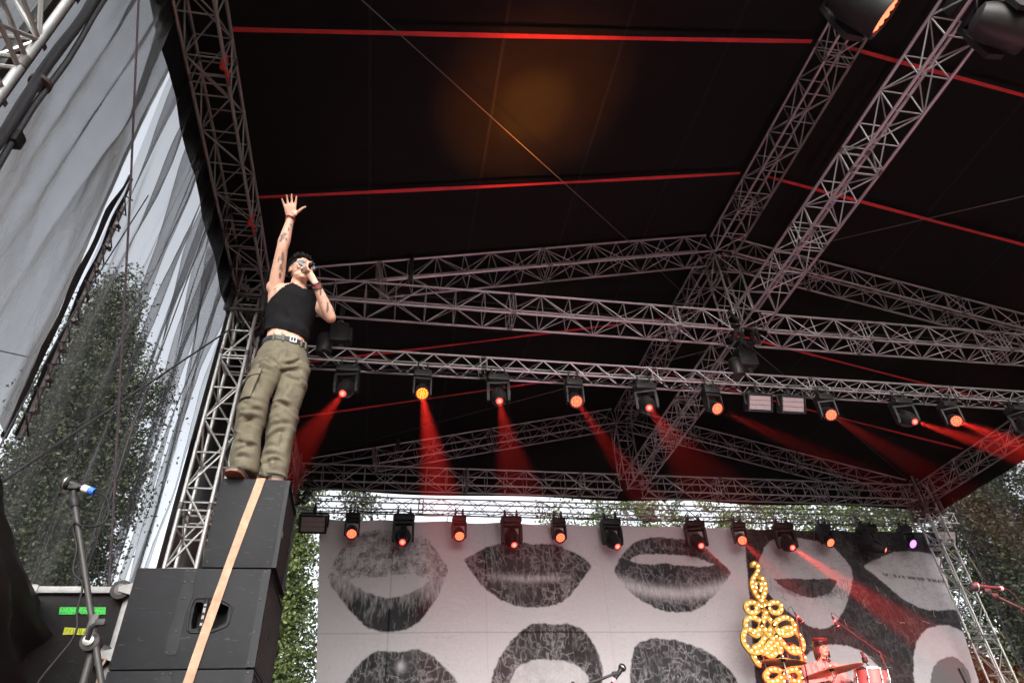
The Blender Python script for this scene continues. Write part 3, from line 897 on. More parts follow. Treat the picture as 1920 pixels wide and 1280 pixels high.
def cells(rad, n_ring):
    out = [(0, 0)]
    for k in range(n_ring):
        nn = 6 * (k + 1); rr = rad * (k + 1) / (n_ring + 0.5)
        out += [(rr * math.cos(2 * math.pi * q / nn + 0.26 * k), rr * math.sin(2 * math.pi * q / nn + 0.26 * k)) for q in range(nn)]
    return out
FX = {}
def fx_mesh(kind):
    """shared meshes of one fixture kind, each in its own local frame"""
    if kind in FX:
        return FX[kind]
    d = {}
    bp = M['black_plastic']
    if kind == 'wash':
        mb = MB()
        for sx in (-0.055, 0.055):
            mb.box((sx, 0, 0.045), (0.03, 0.05, 0.06), None, 0.006).tube([(sx, -0.035, 0.07), (sx, -0.045, 0.11), (sx, 0, 0.135), (sx, 0.045, 0.11), (sx, 0.04, 0.08)], 0.009, 6)
        d['clamp'] = mb.mesh('clamp', M['black_metal'], True, 40)
        d['base'] = MB().box((0, 0, -0.035), (0.20, 0.155, 0.09), None, 0.018).box((0, -0.079, -0.035), (0.09, 0.004, 0.03)).mesh('base', bp, True, 40)
        mb = MB()
        for sx in (-1, 1):
            mb.prism([(-0.035, -0.30), (0.035, -0.30), (0.05, -0.22), (0.055, -0.09), (-0.055, -0.09), (-0.05, -0.22)], 0, 0.02, Matrix.Translation((sx * 0.095 - 0.01, 0, 0)) @ Matrix(((0, 0, 1, 0), (1, 0, 0, 0), (0, 1, 0, 0), (0, 0, 0, 1))))
        mb.box((0, 0, -0.095), (0.21, 0.10, 0.03), None, 0.01)
        d['yoke'] = mb.mesh('yoke', bp, True, 40)
        d['head'] = MB().lathe([(0.035, -0.11), (0.06, -0.10), (0.076, -0.05), (0.080, 0.05), (0.083, 0.075), (0.083, 0.088), (0.070, 0.088), (0.069, 0.07)], 24).mesh('head', bp, True, 35)
        d['pivot'] = -0.245
        d['zl'] = 0.088
        d['lens'] = MB().lathe([(0.0695, 0.066), (0.0695, 0.074)], 24).mesh('lens', M['lens_red'], False)
        mb = MB()
        for (cx, cy) in cells(0.069, 2):
            mb.lathe([(0.0115, 0.074), (0.011, 0.079), (0.006, 0.083)], 8, Matrix.Translation((cx * 0.95, cy * 0.95, 0)))
        d['cells'] = mb
    else:
        mb = MB()
        for sx in (-0.09, 0.09):
            mb.box((sx, 0, 0.045), (0.035, 0.06, 0.06), None, 0.006).tube([(sx, -0.035, 0.07), (sx, -0.045, 0.11), (sx, 0, 0.135), (sx, 0.045, 0.11), (sx, 0.04, 0.08)], 0.009, 6)
        d['clamp'] = mb.mesh('clamp', M['black_metal'], True, 40)
        d['base'] = MB().box((0, 0, -0.04), (0.29, 0.20, 0.10), None, 0.025).box((0, -0.101, -0.04), (0.12, 0.004, 0.035)).box((0.13, 0, -0.03), (0.05, 0.12, 0.05), None, 0.01).box((-0.13, 0, -0.03), (0.05, 0.12, 0.05), None, 0.01).mesh('base', bp, True, 40)
        mb = MB()
        for sx in (-1, 1):
            mb.prism([(-0.03, -0.37), (0.03, -0.37), (0.055, -0.30), (0.06, -0.20), (0.05, -0.10), (-0.05, -0.10), (-0.06, -0.20), (-0.055, -0.30)], 0, 0.035, Matrix.Translation((sx * 0.135 - 0.0175, 0, 0)) @ Matrix(((0, 0, 1, 0), (1, 0, 0, 0), (0, 1, 0, 0), (0, 0, 0, 1))))
        mb.box((0, 0, -0.11), (0.29, 0.11, 0.04), None, 0.015)
        d['yoke'] = mb.mesh('yoke', bp, True, 40)
        hd = MB().lathe([(0.05, -0.17), (0.085, -0.16), (0.105, -0.10), (0.112, -0.02), (0.105, 0.06), (0.080, 0.13), (0.058, 0.17), (0.054, 0.205), (0.054, 0.21), (0.046, 0.21), (0.045, 0.19)], 24)
        hd.box((0, 0.085, -0.06), (0.10, 0.06, 0.14), None, 0.02).box((0, -0.085, -0.06), (0.10, 0.06, 0.14), None, 0.02)
        d['head'] = hd.mesh('head', bp, True, 35)
        d['pivot'] = -0.31
        d['zl'] = 0.21
        d['lens'] = MB().lathe([(0.0455, 0.188), (0.0455, 0.192), (0.035, 0.203), (0.018, 0.208)], 20).mesh('lens', M['lens_spot'], True)
        d['cells'] = None
    FX[kind] = d
    return d
CELL = {}
LENS = {}
def moving_head(kind, label, at, aim, scale=1.0, col='red', group=None, power=0.0, size=9.0, rgb=(1, 0.03, 0.02), up=True, blend=0.35):
    d = fx_mesh(kind)
    name = 'wash_light' if kind == 'wash' else 'spot_light'
    root = thing(name, label, 'stage light', at, group)
    B = Matrix.Translation(at) @ Matrix.Diagonal((scale, scale, scale, 1))
    if not up:
        B = B @ Matrix.Rotation(math.pi, 4, 'X')
    aim = Vector(aim).normalized()
    la = (B.to_3x3().inverted() @ aim).normalized()
    pan = math.atan2(la.x, -la.y) if math.hypot(la.x, la.y) > 1e-4 else 0.0
    pan_m = Matrix.Rotation(pan, 4, 'Z')
    inst('clamp', d['clamp'], B, root)
    inst('base', d['base'], B, root)
    inst('yoke', d['yoke'], B @ pan_m, root)
    hm_ = B @ pan_m @ Matrix.Translation((0, 0, d['pivot']))
    l2 = (hm_.to_3x3().inverted() @ aim).normalized()
    ang = math.atan2(-l2.y, l2.z)
    hm_ = hm_ @ Matrix.Rotation(math.atan2(-l2.y, l2.z), 4, 'X')
    hd = inst('head', d['head'], hm_, root)
    key = (kind, col)
    if key not in LENS:
        me = d['lens'].copy()
        if col == 'purple':
            me.materials[0] = M['lens_purple']
        LENS[key] = me
        if d['cells']:
            CELL[key] = d['cells'].mesh('led_cells', {'red': M['lens_cell'], 'amber': M['lens_amber'], 'purple': M['lens_violet']}[col], True)
    inst('lens', LENS[key], hm_, hd)
    if d['cells']:
        inst('led_cells', CELL[key], hm_, hd)
    if power > 0:
        l = bpy.data.lights.new('beam', 'SPOT')
        l.energy = power; l.color = rgb; l.spot_size = R(size); l.spot_blend = blend; l.shadow_soft_size = 0.03 * scale
        lo = bpy.data.objects.new('beam', l)
        lo.matrix_basis = hm_ @ Matrix.Translation((0, 0, d['zl'] + 0.012)) @ Matrix.Rotation(math.pi, 4, 'X')
        # keep the lamp unscaled
        loc, rot, sc_ = lo.matrix_basis.decompose()
        lo.matrix_basis = Matrix.LocRotScale(loc, rot, (1, 1, 1))
        link(lo); adopt(lo, root)
    return root
ORD = ['first', 'second', 'third', 'fourth', 'fifth', 'sixth', 'seventh', 'eighth', 'ninth', 'tenth', 'eleventh', 'twelfth']
GM, GB = 'lights on the middle truss', 'lights on the rear truss'
zb = LZ - 0.0825
PW = BEAM
mid = [ # kind, x, point the beam passes, power, cone, colour
    ('spot', -0.50, (-0.67, 5.0, 2.71), 0.45, 10, 'red'), ('wash', 0.28, (0.37, 4.5, 2.03), 1.5, 8, 'amber'), ('spot', 1.10, (0.95, 4.8, 2.60), 0.4, 8, 'red'),
    ('wash', 1.95, (1.88, 4.6, 2.30), 0.7, 6, 'red'), ('spot', 2.78, (2.45, 5.0, 2.95), 0.25, 8, 'red'), ('wash', 3.58, (3.74, 4.6, 2.51), 0.7, 6, 'red'),
    ('wash', 5.02, (4.60, 4.6, 2.44), 0.4, 7, 'red'), ('spot', 6.05, (5.72, 4.8, 2.80), 2.4, 7, 'red'), ('wash', 6.70, (6.04, 4.8, 2.87), 1.8, 7, 'red'), ('spot', 7.70, (6.56, 4.8, 2.84), 0.0, 8, 'red')]
for i, (k, x, tg, pw, cs, c) in enumerate(mid):
    p = Vector((x, LY - 0.09, zb - 0.10))
    lab = {'wash': 'black wash light with glowing red LED face', 'spot': 'black spot light with small red lens'}[k]
    if c == 'amber':
        lab = 'black wash light with amber and red LED face'
    moving_head(k, f'{lab}, {ORD[i]} moving light on the middle truss', p, Vector(tg) - (p + Vector((0, 0, fx_mesh(k)['pivot']))), 0.94 if k == 'wash' else 0.82, c, GM, PW * pw, cs)
zb = BZ - 0.10
back = [('wash', -0.52, (-0.3, 7.5, 1.2)), ('spot', 0.28, (0.1, 7.2, 1.2)), ('wash', 1.17, (1.2, 7.6, 1.0)), ('spot', 2.03, (2.1, 7.4, 1.0)), ('wash', 2.83, (2.9, 7.4, 1.2)), ('spot', 3.74, (4.0, 7.3, 1.0)),
        ('spot', 5.25, (4.9, 8.8, 2.9)), ('wash', 6.07, (5.55, 8.8, 2.94)), ('spot', 6.92, (6.1, 6.5, 1.14)), ('wash', 7.72, (8.0, 7.6, 1.4)), ('spot', 8.58, (10.2, 8.4, 2.2)), ('wash', 9.36, (9.6, 7.6, 1.8))]
bpw = [0, 0, 0, 0, 0, 0, 0.5, 1.0, 4.5, 0, 0, 0.15]
for i, (k, x, tg) in enumerate(back):
    p = Vector((x, BY - 0.12, zb - 0.12))
    c = 'purple' if i == 11 else 'red'
    lab = {'wash': 'black wash light with round red face', 'spot': 'black spot light with small red lens'}[k]
    if i == 11:
        lab = 'black wash light glowing purple'
    moving_head(k, f'{lab}, {ORD[i]} moving light on the rear truss', p, Vector(tg) - (p + Vector((0, 0, 1.22 * fx_mesh(k)['pivot']))), 1.12, c, GB, PW * bpw[i], 7, (0.6, 0.1, 1.0) if i == 11 else (1, 0.03, 0.02))

def flood(label, at, tilt, sc, group):
    root = thing('strobe_panel', label, 'stage light', at, group)
    B = Matrix.Translation(at) @ Matrix.Diagonal((sc, sc, sc, 1))
    mb = MB().box((0, 0, 0.03), (0.04, 0.05, 0.07), None, 0.006).tube([(0, -0.035, 0.06), (0, -0.045, 0.10), (0, 0, 0.125), (0, 0.045, 0.10)], 0.009, 6)
    mb.build('clamp', M['black_metal'], root, True, 40, B)
    mb = MB().tube([(-0.165, 0, -0.16), (-0.165, 0, -0.02), (-0.14, 0, 0.0), (0.14, 0, 0.0), (0.165, 0, -0.02), (0.165, 0, -0.16)], 0.012, 8)
    mb.build('bracket', M['black_metal'], root, True, 40, B)
    T = B @ Matrix.Translation((0, 0, -0.13)) @ Matrix.Rotation(R(tilt), 4, 'X')
    mb = MB().box((0, 0.03, 0), (0.31, 0.11, 0.20), None, 0.02)
    for k in range(9):
        mb.box((-0.12 + k * 0.03, 0.095, 0), (0.008, 0.03, 0.16))
    mb.box((0, -0.03, 0.095), (0.31, 0.02, 0.02)).box((0, -0.03, -0.095), (0.31, 0.02, 0.02)).box((-0.147, -0.03, 0), (0.016, 0.02, 0.17)).box((0.147, -0.03, 0), (0.016, 0.02, 0.17))
    hs_ = mb.build('housing', M['black_plastic'], root, True, 40, T)
    for k in range(3):
        MB().box((0, -0.027, -0.055 + k * 0.055), (0.262, 0.006, 0.05)).build('panel', M['panel_off'], hs_, False, None, T)
    return root
flood('black strobe with pale grey panel, left of two on the middle truss', (4.16, LY - 0.09, LZ - 0.19), 28, 1.0, GM)
flood('black strobe with pale grey panel, right of two on the middle truss', (4.58, LY - 0.09, LZ - 0.19), 28, 1.0, GM)
flood('black flood light at the left end of the rear truss', (-1.12, BY - 0.1, BZ - 0.2), 30, 1.35, GB)
flood('black flood light at the right end of the rear truss', (10.18, BY - 0.1, BZ - 0.2), 30, 1.35, GB)
# two big heads on the front truss, hanging into the top right corner; unseen further heads redden the drummer and the right microphone
truss('lighting_truss', 'front lighting truss above the frame carrying two large heads', 'truss', (1.6, 1.75, 5.32), (7.2, 1.75, 5.32), (0, 1, 0), 0.2, 0.2, 0.21, 'lighting trusses', cr=0.0125, br=0.006, style='Z')
moving_head('wash', 'large wash head at the top right corner, red light at its rim', (3.02, 1.78, 5.05), Vector((0.65, 0.02, -0.67)), 2.0, 'red', None, 0)
moving_head('wash', 'wash light above the frame on the right, reddening the drummer', (5.7, 1.78, 5.05), Vector((6.15, 9.2, 1.9)) - Vector((5.7, 1.78, 4.7)), 1.3, 'red', None, FRONT, 11, (1, 0.015, 0.012))
moving_head('wash', 'large wash head beside the centre truss, cut by the right frame edge', (4.20, 1.80, 5.10), Vector((0.74, -0.07, -0.42)), 1.9, 'red', None, 0)
moving_head('wash', 'unseen wash light added above the frame to redden the right microphone', (6.7, 1.9, 5.05), Vector((4.08, 4.0, 1.25)) - Vector((6.7, 1.9, 4.7)), 1.3, 'red', None, 3000, 8, (1, 0.03, 0.04))  # added out of view only to redden the microphone
# lamps on the deck, below the frame: one throws the amber pool; wider amber, pink and red ones are added fill
moving_head('wash', 'wash light standing on the deck throwing amber light up at the canopy', (1.6, 4.6, DZ + 0.02), Vector((-0.44, -0.85, 5.5)), 1.0, 'amber', 'lights on the deck', AMBER, 11, (1.0, 0.33, 0.03), up=False, blend=1.0)
moving_head('wash', 'second unseen wash light added on the deck to widen the amber canopy glow', (1.3, 4.7, DZ + 0.02), Vector((-0.16, -1.0, 5.5)), 1.0, 'amber', 'lights on the deck', AMBER * 0.85, 24, (1.0, 0.26, 0.02), up=False, blend=1.0)
moving_head('wash', 'unseen wash light added on the deck as pink fill for the trusses', (2.6, 4.2, DZ + 0.02), Vector((0.25, 0.3, 1.0)), 1.0, 'purple', 'lights on the deck', PINK_FILL, 130, (1.0, 0.50, 0.66), up=False, blend=0.6)
moving_head('wash', 'unseen wash light added on the deck for a red halo on the left canopy', (1.2, 4.0, DZ + 0.02), Vector((0.05, -0.95, 5.5)), 1.0, 'red', 'lights on the deck', AMBER * 0.10, 30, (1.0, 0.05, 0.02), up=False, blend=1.0)

# power and data cables draped along the lighting trusses
def truss_cables(label, xs_, y, z, sag, seed):
    root = thing('cable_run', label, 'cable', (xs_[0], y, z))
    rg = random.Random(seed)
    for lane in range(2):
        pts = []
        for a, b in zip(xs_[:-1], xs_[1:]):
            n = 8
            d_ = sag * rg.uniform(0.25, 1.0)
            for i in range(n):
                t = i / n
                pts.append((a + (b - a) * t, y + 0.05 * lane + 0.012 * math.sin(i + a), z + 0.015 * lane - d_ * 4 * t * (1 - t)))
        pts.append((xs_[-1], y + 0.05 * lane, z))
        MB().tube(pts, 0.007 - 0.002 * lane, 6).build('cable', M['black_plastic'], root, True)
    for x in xs_[1:-1]:
        MB().tube([(x - 0.02, y - 0.01, z), (x + 0.03, y - 0.05, z - 0.10), (x + 0.08, y - 0.03, z - 0.13), (x + 0.06, y, z - 0.04)], 0.005, 6).build('cable_loop', M['black_plastic'], root, True)
    return root
truss_cables('black cables draped along the middle lighting truss', [-0.95] + [q[1] for q in mid] + [8.5], LY - 0.02, LZ - 0.075, 0.07, 3)
truss_cables('black cables draped along the rear lighting truss', [-1.4] + [q[1] for q in back] + [10.5], BY - 0.02, BZ - 0.09, 0.08, 4)
# ------------------------------------------------------------------ side-fill speaker stack
M['cab'] = mat('textured_black_cabinet_paint', (0.017, 0.018, 0.0205), 0.6, 0, 0.18, 5, 0.08, 260, 0.10, scuff=0.5)
M['cab_plate'] = mat('satin_black_rigging_plate', (0.020, 0.021, 0.024), 0.55, 0, 0.15, 9, 0.05, 150, 0.10)
M['grille'] = mat('perforated_steel_grille', (0.03, 0.024, 0.023), 0.55, 0.3, 0.3, 40)
M['hole_dark'] = mat('painted_hole_shade', (0.006, 0.006, 0.006), 0.9)
M['bolt'] = mat('black_bolt', (0.02, 0.02, 0.021), 0.35, 0.3)
M['strap'] = mat('peach_ratchet_webbing', (0.40, 0.26, 0.18), 0.85, 0, 0.25, 22, 0.5, 300, 0.2)
M['extr'] = mat('scuffed_aluminium_extrusion', (0.20, 0.20, 0.20), 0.5, 0.4, 0.25, 18)
M['rubber'] = mat('black_rubber', (0.02, 0.02, 0.02), 0.7, 0, 0.3, 20)
M['ink'] = mat('pale_printed_mark', (0.4, 0.4, 0.4), 0.6)
PX = Matrix(((1, 0, 0, 0), (0, 0, -1, 0), (0, 1, 0, 0), (0, 0, 0, 1)))   # local (x, z, out) -> world, out = towards -y
def plate_on(mb, poly, y, t):
    """prism standing t proud of the plane y, facing -y; poly in (x, z)"""
    return mb.prism(poly, 0, t, Matrix.Translation((0, y, 0)) @ PX)

HANDLE = [(-0.928, 1.113), (-0.909, 1.118), (-0.823, 1.118), (-0.785, 1.106), (-0.74, 1.082), (-0.729, 1.067), (-0.735, 0.99), (-0.744, 0.973), (-0.803, 0.948), (-0.836, 0.943), (-0.91, 0.944), (-0.929, 0.959), (-0.936, 0.991), (-0.938, 1.077)]
RECL = [(-0.914, 1.095), (-0.887, 1.095), (-0.878, 1.087), (-0.877, 0.976), (-0.886, 0.967), (-0.908, 0.967), (-0.916, 0.996), (-0.918, 1.077)]
RECR = [(-0.846, 1.092), (-0.803, 1.094), (-0.754, 1.072), (-0.752, 0.993), (-0.802, 0.968), (-0.841, 0.967), (-0.849, 0.976), (-0.852, 1.085)]
PLATE = [(-1.002, 1.257), (-0.948, 1.257), (-0.938, 1.12), (-0.942, 1.087), (-0.951, 1.036), (-0.949, 0.966), (-0.947, 0.847), (-1.004, 0.847), (-1.008, 0.971), (-0.997, 1.036), (-1.003, 1.102), (-1.000, 1.176)]
def cut_box(name, c, d, bev, holes, y, mt, parent):
    """bevelled box whose front face has real pockets"""
    box = MB().box(c, d, None, bev).build(name, mt, None, True, 40)
    cutters = []
    for h in holes:
        k = MB()
        k.prism(h, -0.11, 0.03, Matrix.Translation((0, y, 0)) @ PX)
        ko = k.build('cutter', M['hole_dark'])
        bm_ = box.modifiers.new('b', 'BOOLEAN'); bm_.operation = 'DIFFERENCE'; bm_.object = ko; bm_.solver = 'EXACT'
        cutters.append(ko)
    dg = bpy.context.evaluated_depsgraph_get()
    me = bpy.data.meshes.new_from_object(box.evaluated_get(dg))
    box.modifiers.clear()
    box.data = me
    for ko in cutters:
        bpy.data.objects.remove(ko)
    adopt(box, parent)
    return box
def grille_mesh(y0, y1, z0, z1, st=0.016):
    """perforated sheet facing +x as a woven lattice of bars (one mesh)"""
    mb = MB()
    n = int((y1 - y0) / st); m_ = int((z1 - z0) / st)
    for i in range(n + 1):
        yy = y0 + (y1 - y0) * i / n
        mb.box((0, yy, (z0 + z1) / 2), (0.003, st * 0.42, z1 - z0))
    for j in range(m_ + 1):
        z_ = z0 + (z1 - z0) * j / m_
        mb.box((0.0015, (y0 + y1) / 2, z_), (0.003, y1 - y0, st * 0.42))
    return mb
def sub(label, dz, full):
    root = thing('subwoofer', label, 'speaker', (-0.91, 3.7, 0.785 + dz), 'speakers of the side-fill stack')
    T = Matrix.Translation((0, 0, dz))
    up = lambda p: [(x, z + dz) for x, z in p]
    cut_box('cabinet', (-0.926, 4.04, 1.0255 + dz), (0.622, 0.68, 0.481), 0.008, [up(RECL), up(RECR)], 3.7, M['cab'], root)
    # rim round the handle pockets and the bar between them
    rim = MB()
    hp = up(HANDLE)
    cx = sum(p[0] for p in hp) / len(hp); cz = sum(p[1] for p in hp) / len(hp)
    inner = [(cx + (x - cx) * 0.93, cz + (z - cz) * 0.93) for x, z in hp]
    n = len(hp)
    vs = [(x, 3.6985, z) for x, z in hp] + [(x, 3.692, z) for x, z in [(cx + (a - cx) * 0.975, cz + (b_ - cz) * 0.975) for a, b_ in hp]] + [(x, 3.692, z) for x, z in inner] + [(x, 3.6985, z) for x, z in [(cx + (a - cx) * 0.90, cz + (b_ - cz) * 0.90) for a, b_ in hp]]
    fs = [(k * n + i, k * n + (i + 1) % n, (k + 1) * n + (i + 1) % n, (k + 1) * n + i) for k in range(3) for i in range(n)]
    hnd = mesh_obj('handle', vs, fs, M['black_plastic'], root, True)
    MB().tube([(-0.8645, 3.712, 1.11 + dz), (-0.8645, 3.700, 1.09 + dz), (-0.8645, 3.700, 0.972 + dz), (-0.8645, 3.712, 0.955 + dz)], 0.0125, 10).build('grip', M['black_plastic'], hnd, True, 50)
    mk = MB()
    for z_, hh in ((1.077, 0.010), (1.052, 0.024), (1.018, 0.018), (0.985, 0.014)):
        for q in range(3):
            mk.box((-0.869 + q * 0.004, 3.6865, z_ + dz), (0.0022, 0.001, hh * (1 - 0.2 * (q % 2))))
    mk.build('printed_marks', M['ink'], hnd)
    pl = MB()
    plate_on(pl, up(PLATE), 3.7, 0.003)
    po = pl.build('rigging_plate', M['cab_plate'], root)
    for (x, z) in up([(-0.992, 1.248), (-0.956, 1.249), (-0.993, 1.193), (-0.957, 1.193), (-0.976, 1.112), (-0.977, 0.955), (-0.997, 0.857), (-0.96, 0.857)]):
        MB().lathe([(0.0062, 0), (0.0062, 0.002), (0.004, 0.0035)], 10, Matrix.Translation((x, 3.697, z)) @ Matrix.Rotation(R(90), 4, 'X')).build('screw', M['bolt'], po, True, 40)
    for (x, z) in up([(-0.974, 1.239), (-0.975, 1.204), (-0.979, 0.863)]):
        MB().lathe([(0.0035, 0), (0.0035, 0.0008)], 8, Matrix.Translation((x, 3.6968, z)) @ Matrix.Rotation(R(90), 4, 'X')).build('threaded_hole', M['hole_dark'], po)  # flat dark disc, the shade of the hole given as colour
    # metal grille frame wraps the front corner
    fr = MB()
    plate_on(fr, up([(-0.620, 1.262), (-0.580, 1.262), (-0.580, 0.789), (-0.620, 0.789)]), 3.7, 0.002)
    fr.box((-0.590, 3.705, 1.0255 + dz), (0.02, 0.018, 0.474)).box((-0.590, 4.375, 1.0255 + dz), (0.02, 0.012, 0.474)).box((-0.590, 4.04, 1.257 + dz), (0.02, 0.66, 0.014)).box((-0.590, 4.04, 0.794 + dz), (0.02, 0.66, 0.014))
    fo = fr.build('grille_frame', M['cab_plate'], root)
    for (x, z) in up([(-0.607, 1.249), (-0.609, 1.108), (-0.611, 0.949), (-0.613, 0.809)]):
        MB().lathe([(0.006, 0), (0.006, 0.002), (0.004, 0.0032)], 10, Matrix.Translation((x, 3.698, z)) @ Matrix.Rotation(R(90), 4, 'X')).build('screw', M['bolt'], fo, True, 40)
    gr = grille_mesh(3.716, 4.368, 0.803 + dz, 1.249 + dz)
    gr.build('grille', M['grille'], root, False, None, Matrix.Translation((-0.588, 0, 0)))
    lg = MB().box((0.0035, 4.04, 1.02 + dz), (0.004, 0.055, 0.055), None, 0)
    lo = lg.build('badge', M['black_plastic'], root, False, None, Matrix.Translation((-0.585, 0, 0)))
    # transport castors on the rear panel
    for z_ in ((1.17, 0.86)):
        c = thing if False else None
        for y_ in (3.76, 4.3):
            w_ = MB().lathe([(0.030, -0.016), (0.046, -0.014), (0.050, -0.006), (0.050, 0.006), (0.046, 0.014), (0.030, 0.016)], 24, Matrix.Translation((-1.302, y_, z_ + dz)) @ Matrix.Rotation(R(90), 4, 'X'))
            wo_ = w_.build('castor', M['rubber'], root, True, 35)
            MB().lathe([(0.006, -0.02), (0.027, -0.018), (0.027, 0.018), (0.006, 0.02)], 16, Matrix.Translation((-1.302, y_, z_ + dz)) @ Matrix.Rotation(R(90), 4, 'X')).build('hub', M['dark_steel'], wo_, True, 35)
            f_ = MB()
            for sy in (-1, 1):
                f_.prism([(-1.242, z_ + dz + 0.030), (-1.242, z_ + dz - 0.030), (-1.307, z_ + dz - 0.012), (-1.307, z_ + dz + 0.012)], 0, 0.004, Matrix.Translation((0, y_ + sy * 0.023, 0)) @ PX)
            f_.box((-1.240, y_, z_ + dz), (0.006, 0.07, 0.09))
            f_.build('fork', M['extr'], wo_)
    return root
sub('black subwoofer with an oval handle, upper of the two under the singer', 0.0, True)
sub('black subwoofer at the bottom edge, lowest box of the speaker stack', -0.4845, True)
# top cabinet
root = thing('speaker_cabinet', 'black speaker box on top of the stack, the singer standing on it', 'speaker', (-0.74, 3.7, 1.268), 'speakers of the side-fill stack')
MB().box((-0.752, 3.93, 1.5215), (0.354, 0.47, 0.505), None, 0.007).build('cabinet', M['cab'], root, True, 40)
fr = MB().box((-0.567, 3.702, 1.5215), (0.022, 0.012, 0.50)).box((-0.567, 4.158, 1.5215), (0.022, 0.012, 0.50)).box((-0.567, 3.93, 1.765), (0.022, 0.45, 0.012)).box((-0.567, 3.93, 1.278), (0.022, 0.45, 0.012))
fr.build('grille_frame', M['cab_plate'], root)
grille_mesh(3.710, 4.150, 1.286, 1.757, 0.014).build('grille', M['grille'], root, False, None, Matrix.Translation((-0.572, 0, 0)))
MB().box((0, 3.79, 1.49), (0.002, 0.045, 0.03)).build('sticker', M['ink'], root, False, None, Matrix.Translation((-0.566, 0, 0)))
for (x, z) in ((-0.60, 1.735), (-0.598, 1.62), (-0.60, 1.50), (-0.602, 1.38), (-0.603, 1.30), (-0.90, 1.74), (-0.905, 1.30)):
    MB().lathe([(0.0045, 0), (0.0045, 0.0015), (0.003, 0.0025)], 8, Matrix.Translation((x, 3.695, z)) @ Matrix.Rotation(R(90), 4, 'X')).build('screw', M['bolt'], root, True, 40)

# ratchet strap over the stack
sl = [(-0.714, 1.7775, 0.0235), (-0.735, 1.65, 0.0230), (-0.756, 1.522, 0.0225), (-0.775, 1.395, 0.0215), (-0.794, 1.268, 0.0210), (-0.807, 1.17, 0.0215), (-0.821, 1.071, 0.0225), (-0.836, 0.966, 0.0222), (-0.850, 0.862, 0.0218), (-0.866, 0.73, 0.0220), (-0.895, 0.50, 0.022), (-0.92, 0.30, 0.022)]
vs = []; fs = []
path = [(-0.66, 4.10, 1.7785, 0.0235), (-0.70, 3.80, 1.7785, 0.0235), (-0.713, 3.702, 1.7785, 0.0235)] + [(x, 3.6905, z, h) for x, z, h in sl]
for (x, y, z, h) in path:
    out = (0, 0, 0.0025) if y > 3.7 else (0, -0.0025, 0)
    if abs(y - 3.702) < 1e-6:
        out = (0, -0.002, 0.002)
    for sgn, off in ((-1, 0), (1, 0), (1, 1), (-1, 1)):
        vs.append((x + sgn * h, y + off * out[1], z + off * out[2]))
for k in range(len(path) - 1):
    for q in range(4):
        fs.append((k * 4 + q, k * 4 + (q + 1) % 4, (k + 1) * 4 + (q + 1) % 4, (k + 1) * 4 + q))
o = mesh_obj('ratchet_strap', vs, fs, M['strap'])
tag(o, 'peach webbing ratchet strap running slanted down the front of the speaker stack', 'strap')
# second strap hanging behind the lower castor
mb = MB()
mb.tube([(-1.262, 3.715, 0.84), (-1.272, 3.712, 0.80), (-1.268, 3.71, 0.70), (-1.266, 3.71, 0.45), (-1.266, 3.71, 0.30)], 0.006, 6)
o = mb.build('lashing_cord', M['strap'], None, True)
tag(o, 'thin peach cord hanging at the left edge of the lower subwoofer', 'cord')

# ------------------------------------------------------------------ flight case
M['case'] = mat('black_laminate_case', (0.008, 0.008, 0.0085), 0.5, 0, 0.4, 12, 0.1, 60, 0.10, scuff=0.45)
M['tape_g'] = mat('green_cloth_tape', (0.03, 0.42, 0.05), 0.7, 0, 0.15, 40)
M['tape_y'] = mat('yellow_green_cloth_tape', (0.38, 0.42, 0.02), 0.7, 0, 0.15, 40)
M['marker'] = mat('black_marker_ink', (0.01, 0.012, 0.01), 0.7)
cy, cxl, cxr, czb, czt = 3.80, -1.722, -1.27, 0.30, 1.180
case = thing('flight_case', 'black flight case with aluminium edges and two tape labels', 'flight case', ((cxl + cxr) / 2, cy, czb))
MB().box(((cxl + cxr) / 2, cy + 0.3, (czb + czt) / 2), (cxr - cxl - 0.01, 0.58, czt - czb - 0.01)).build('panel', M['case'], case)
for (a, b_) in (((cxl, cy, czb), (cxl, cy, czt)), ((cxr, cy, czb), (cxr, cy, czt)), ((cxl, cy, czt), (cxr, cy, czt)), ((cxl, cy, czb), (cxr, cy, czb)), ((cxl, cy + 0.6, czt), (cxr, cy + 0.6, czt)), ((cxl, cy, czt), (cxl, cy + 0.6, czt)), ((cxr, cy, czt), (cxr, cy + 0.6, czt)), ((cxl, cy + 0.6, czb), (cxl, cy + 0.6, czt))):
    a = Vector(a); b_ = Vector(b_); d_ = b_ - a
    c_ = (a + b_) / 2
    dim = [0.034, 0.034, 0.034]
    ax = max(range(3), key=lambda q: abs(d_[q]))
    dim[ax] = d_.length - 0.03
    MB().box(c_, dim, None, 0.004).build('edge_extrusion', M['extr'], case, True, 40)
for x in (cxl, cxr):
    for z in (czb, czt):
        MB().box((x, cy, z), (0.056, 0.05, 0.056), None, 0.018).build('corner', M['extr'], case, True, 50)
def tape(poly, mt, seed, rows, nm):
    pl = MB(); plate_on(pl, poly, cy + 0.0045, 0.0012)
    to = pl.build(nm, mt, case)
    rg = random.Random(seed)
    ink_ = MB()
    x0, x1 = min(p[0] for p in poly) + 0.012, max(p[0] for p in poly) - 0.012
    z0, z1 = min(p[1] for p in poly), max(p[1] for p in poly)
    for r_ in range(rows):
        zc = z1 - (z1 - z0) * (r_ + 0.5) / rows
        x = x0
        while x < x1:
            hh = (z1 - z0) / rows * 0.38
            pts = [(x + rg.uniform(0, 0.009), cy + 0.0026, zc + rg.uniform(-hh, hh)) for _ in range(4)]
            ink_.tube(pts, 0.0011, 4)
            x += rg.uniform(0.010, 0.017)
    ink_.build('handwriting', M['marker'], to)
sc_ = 3.80 / 3.95
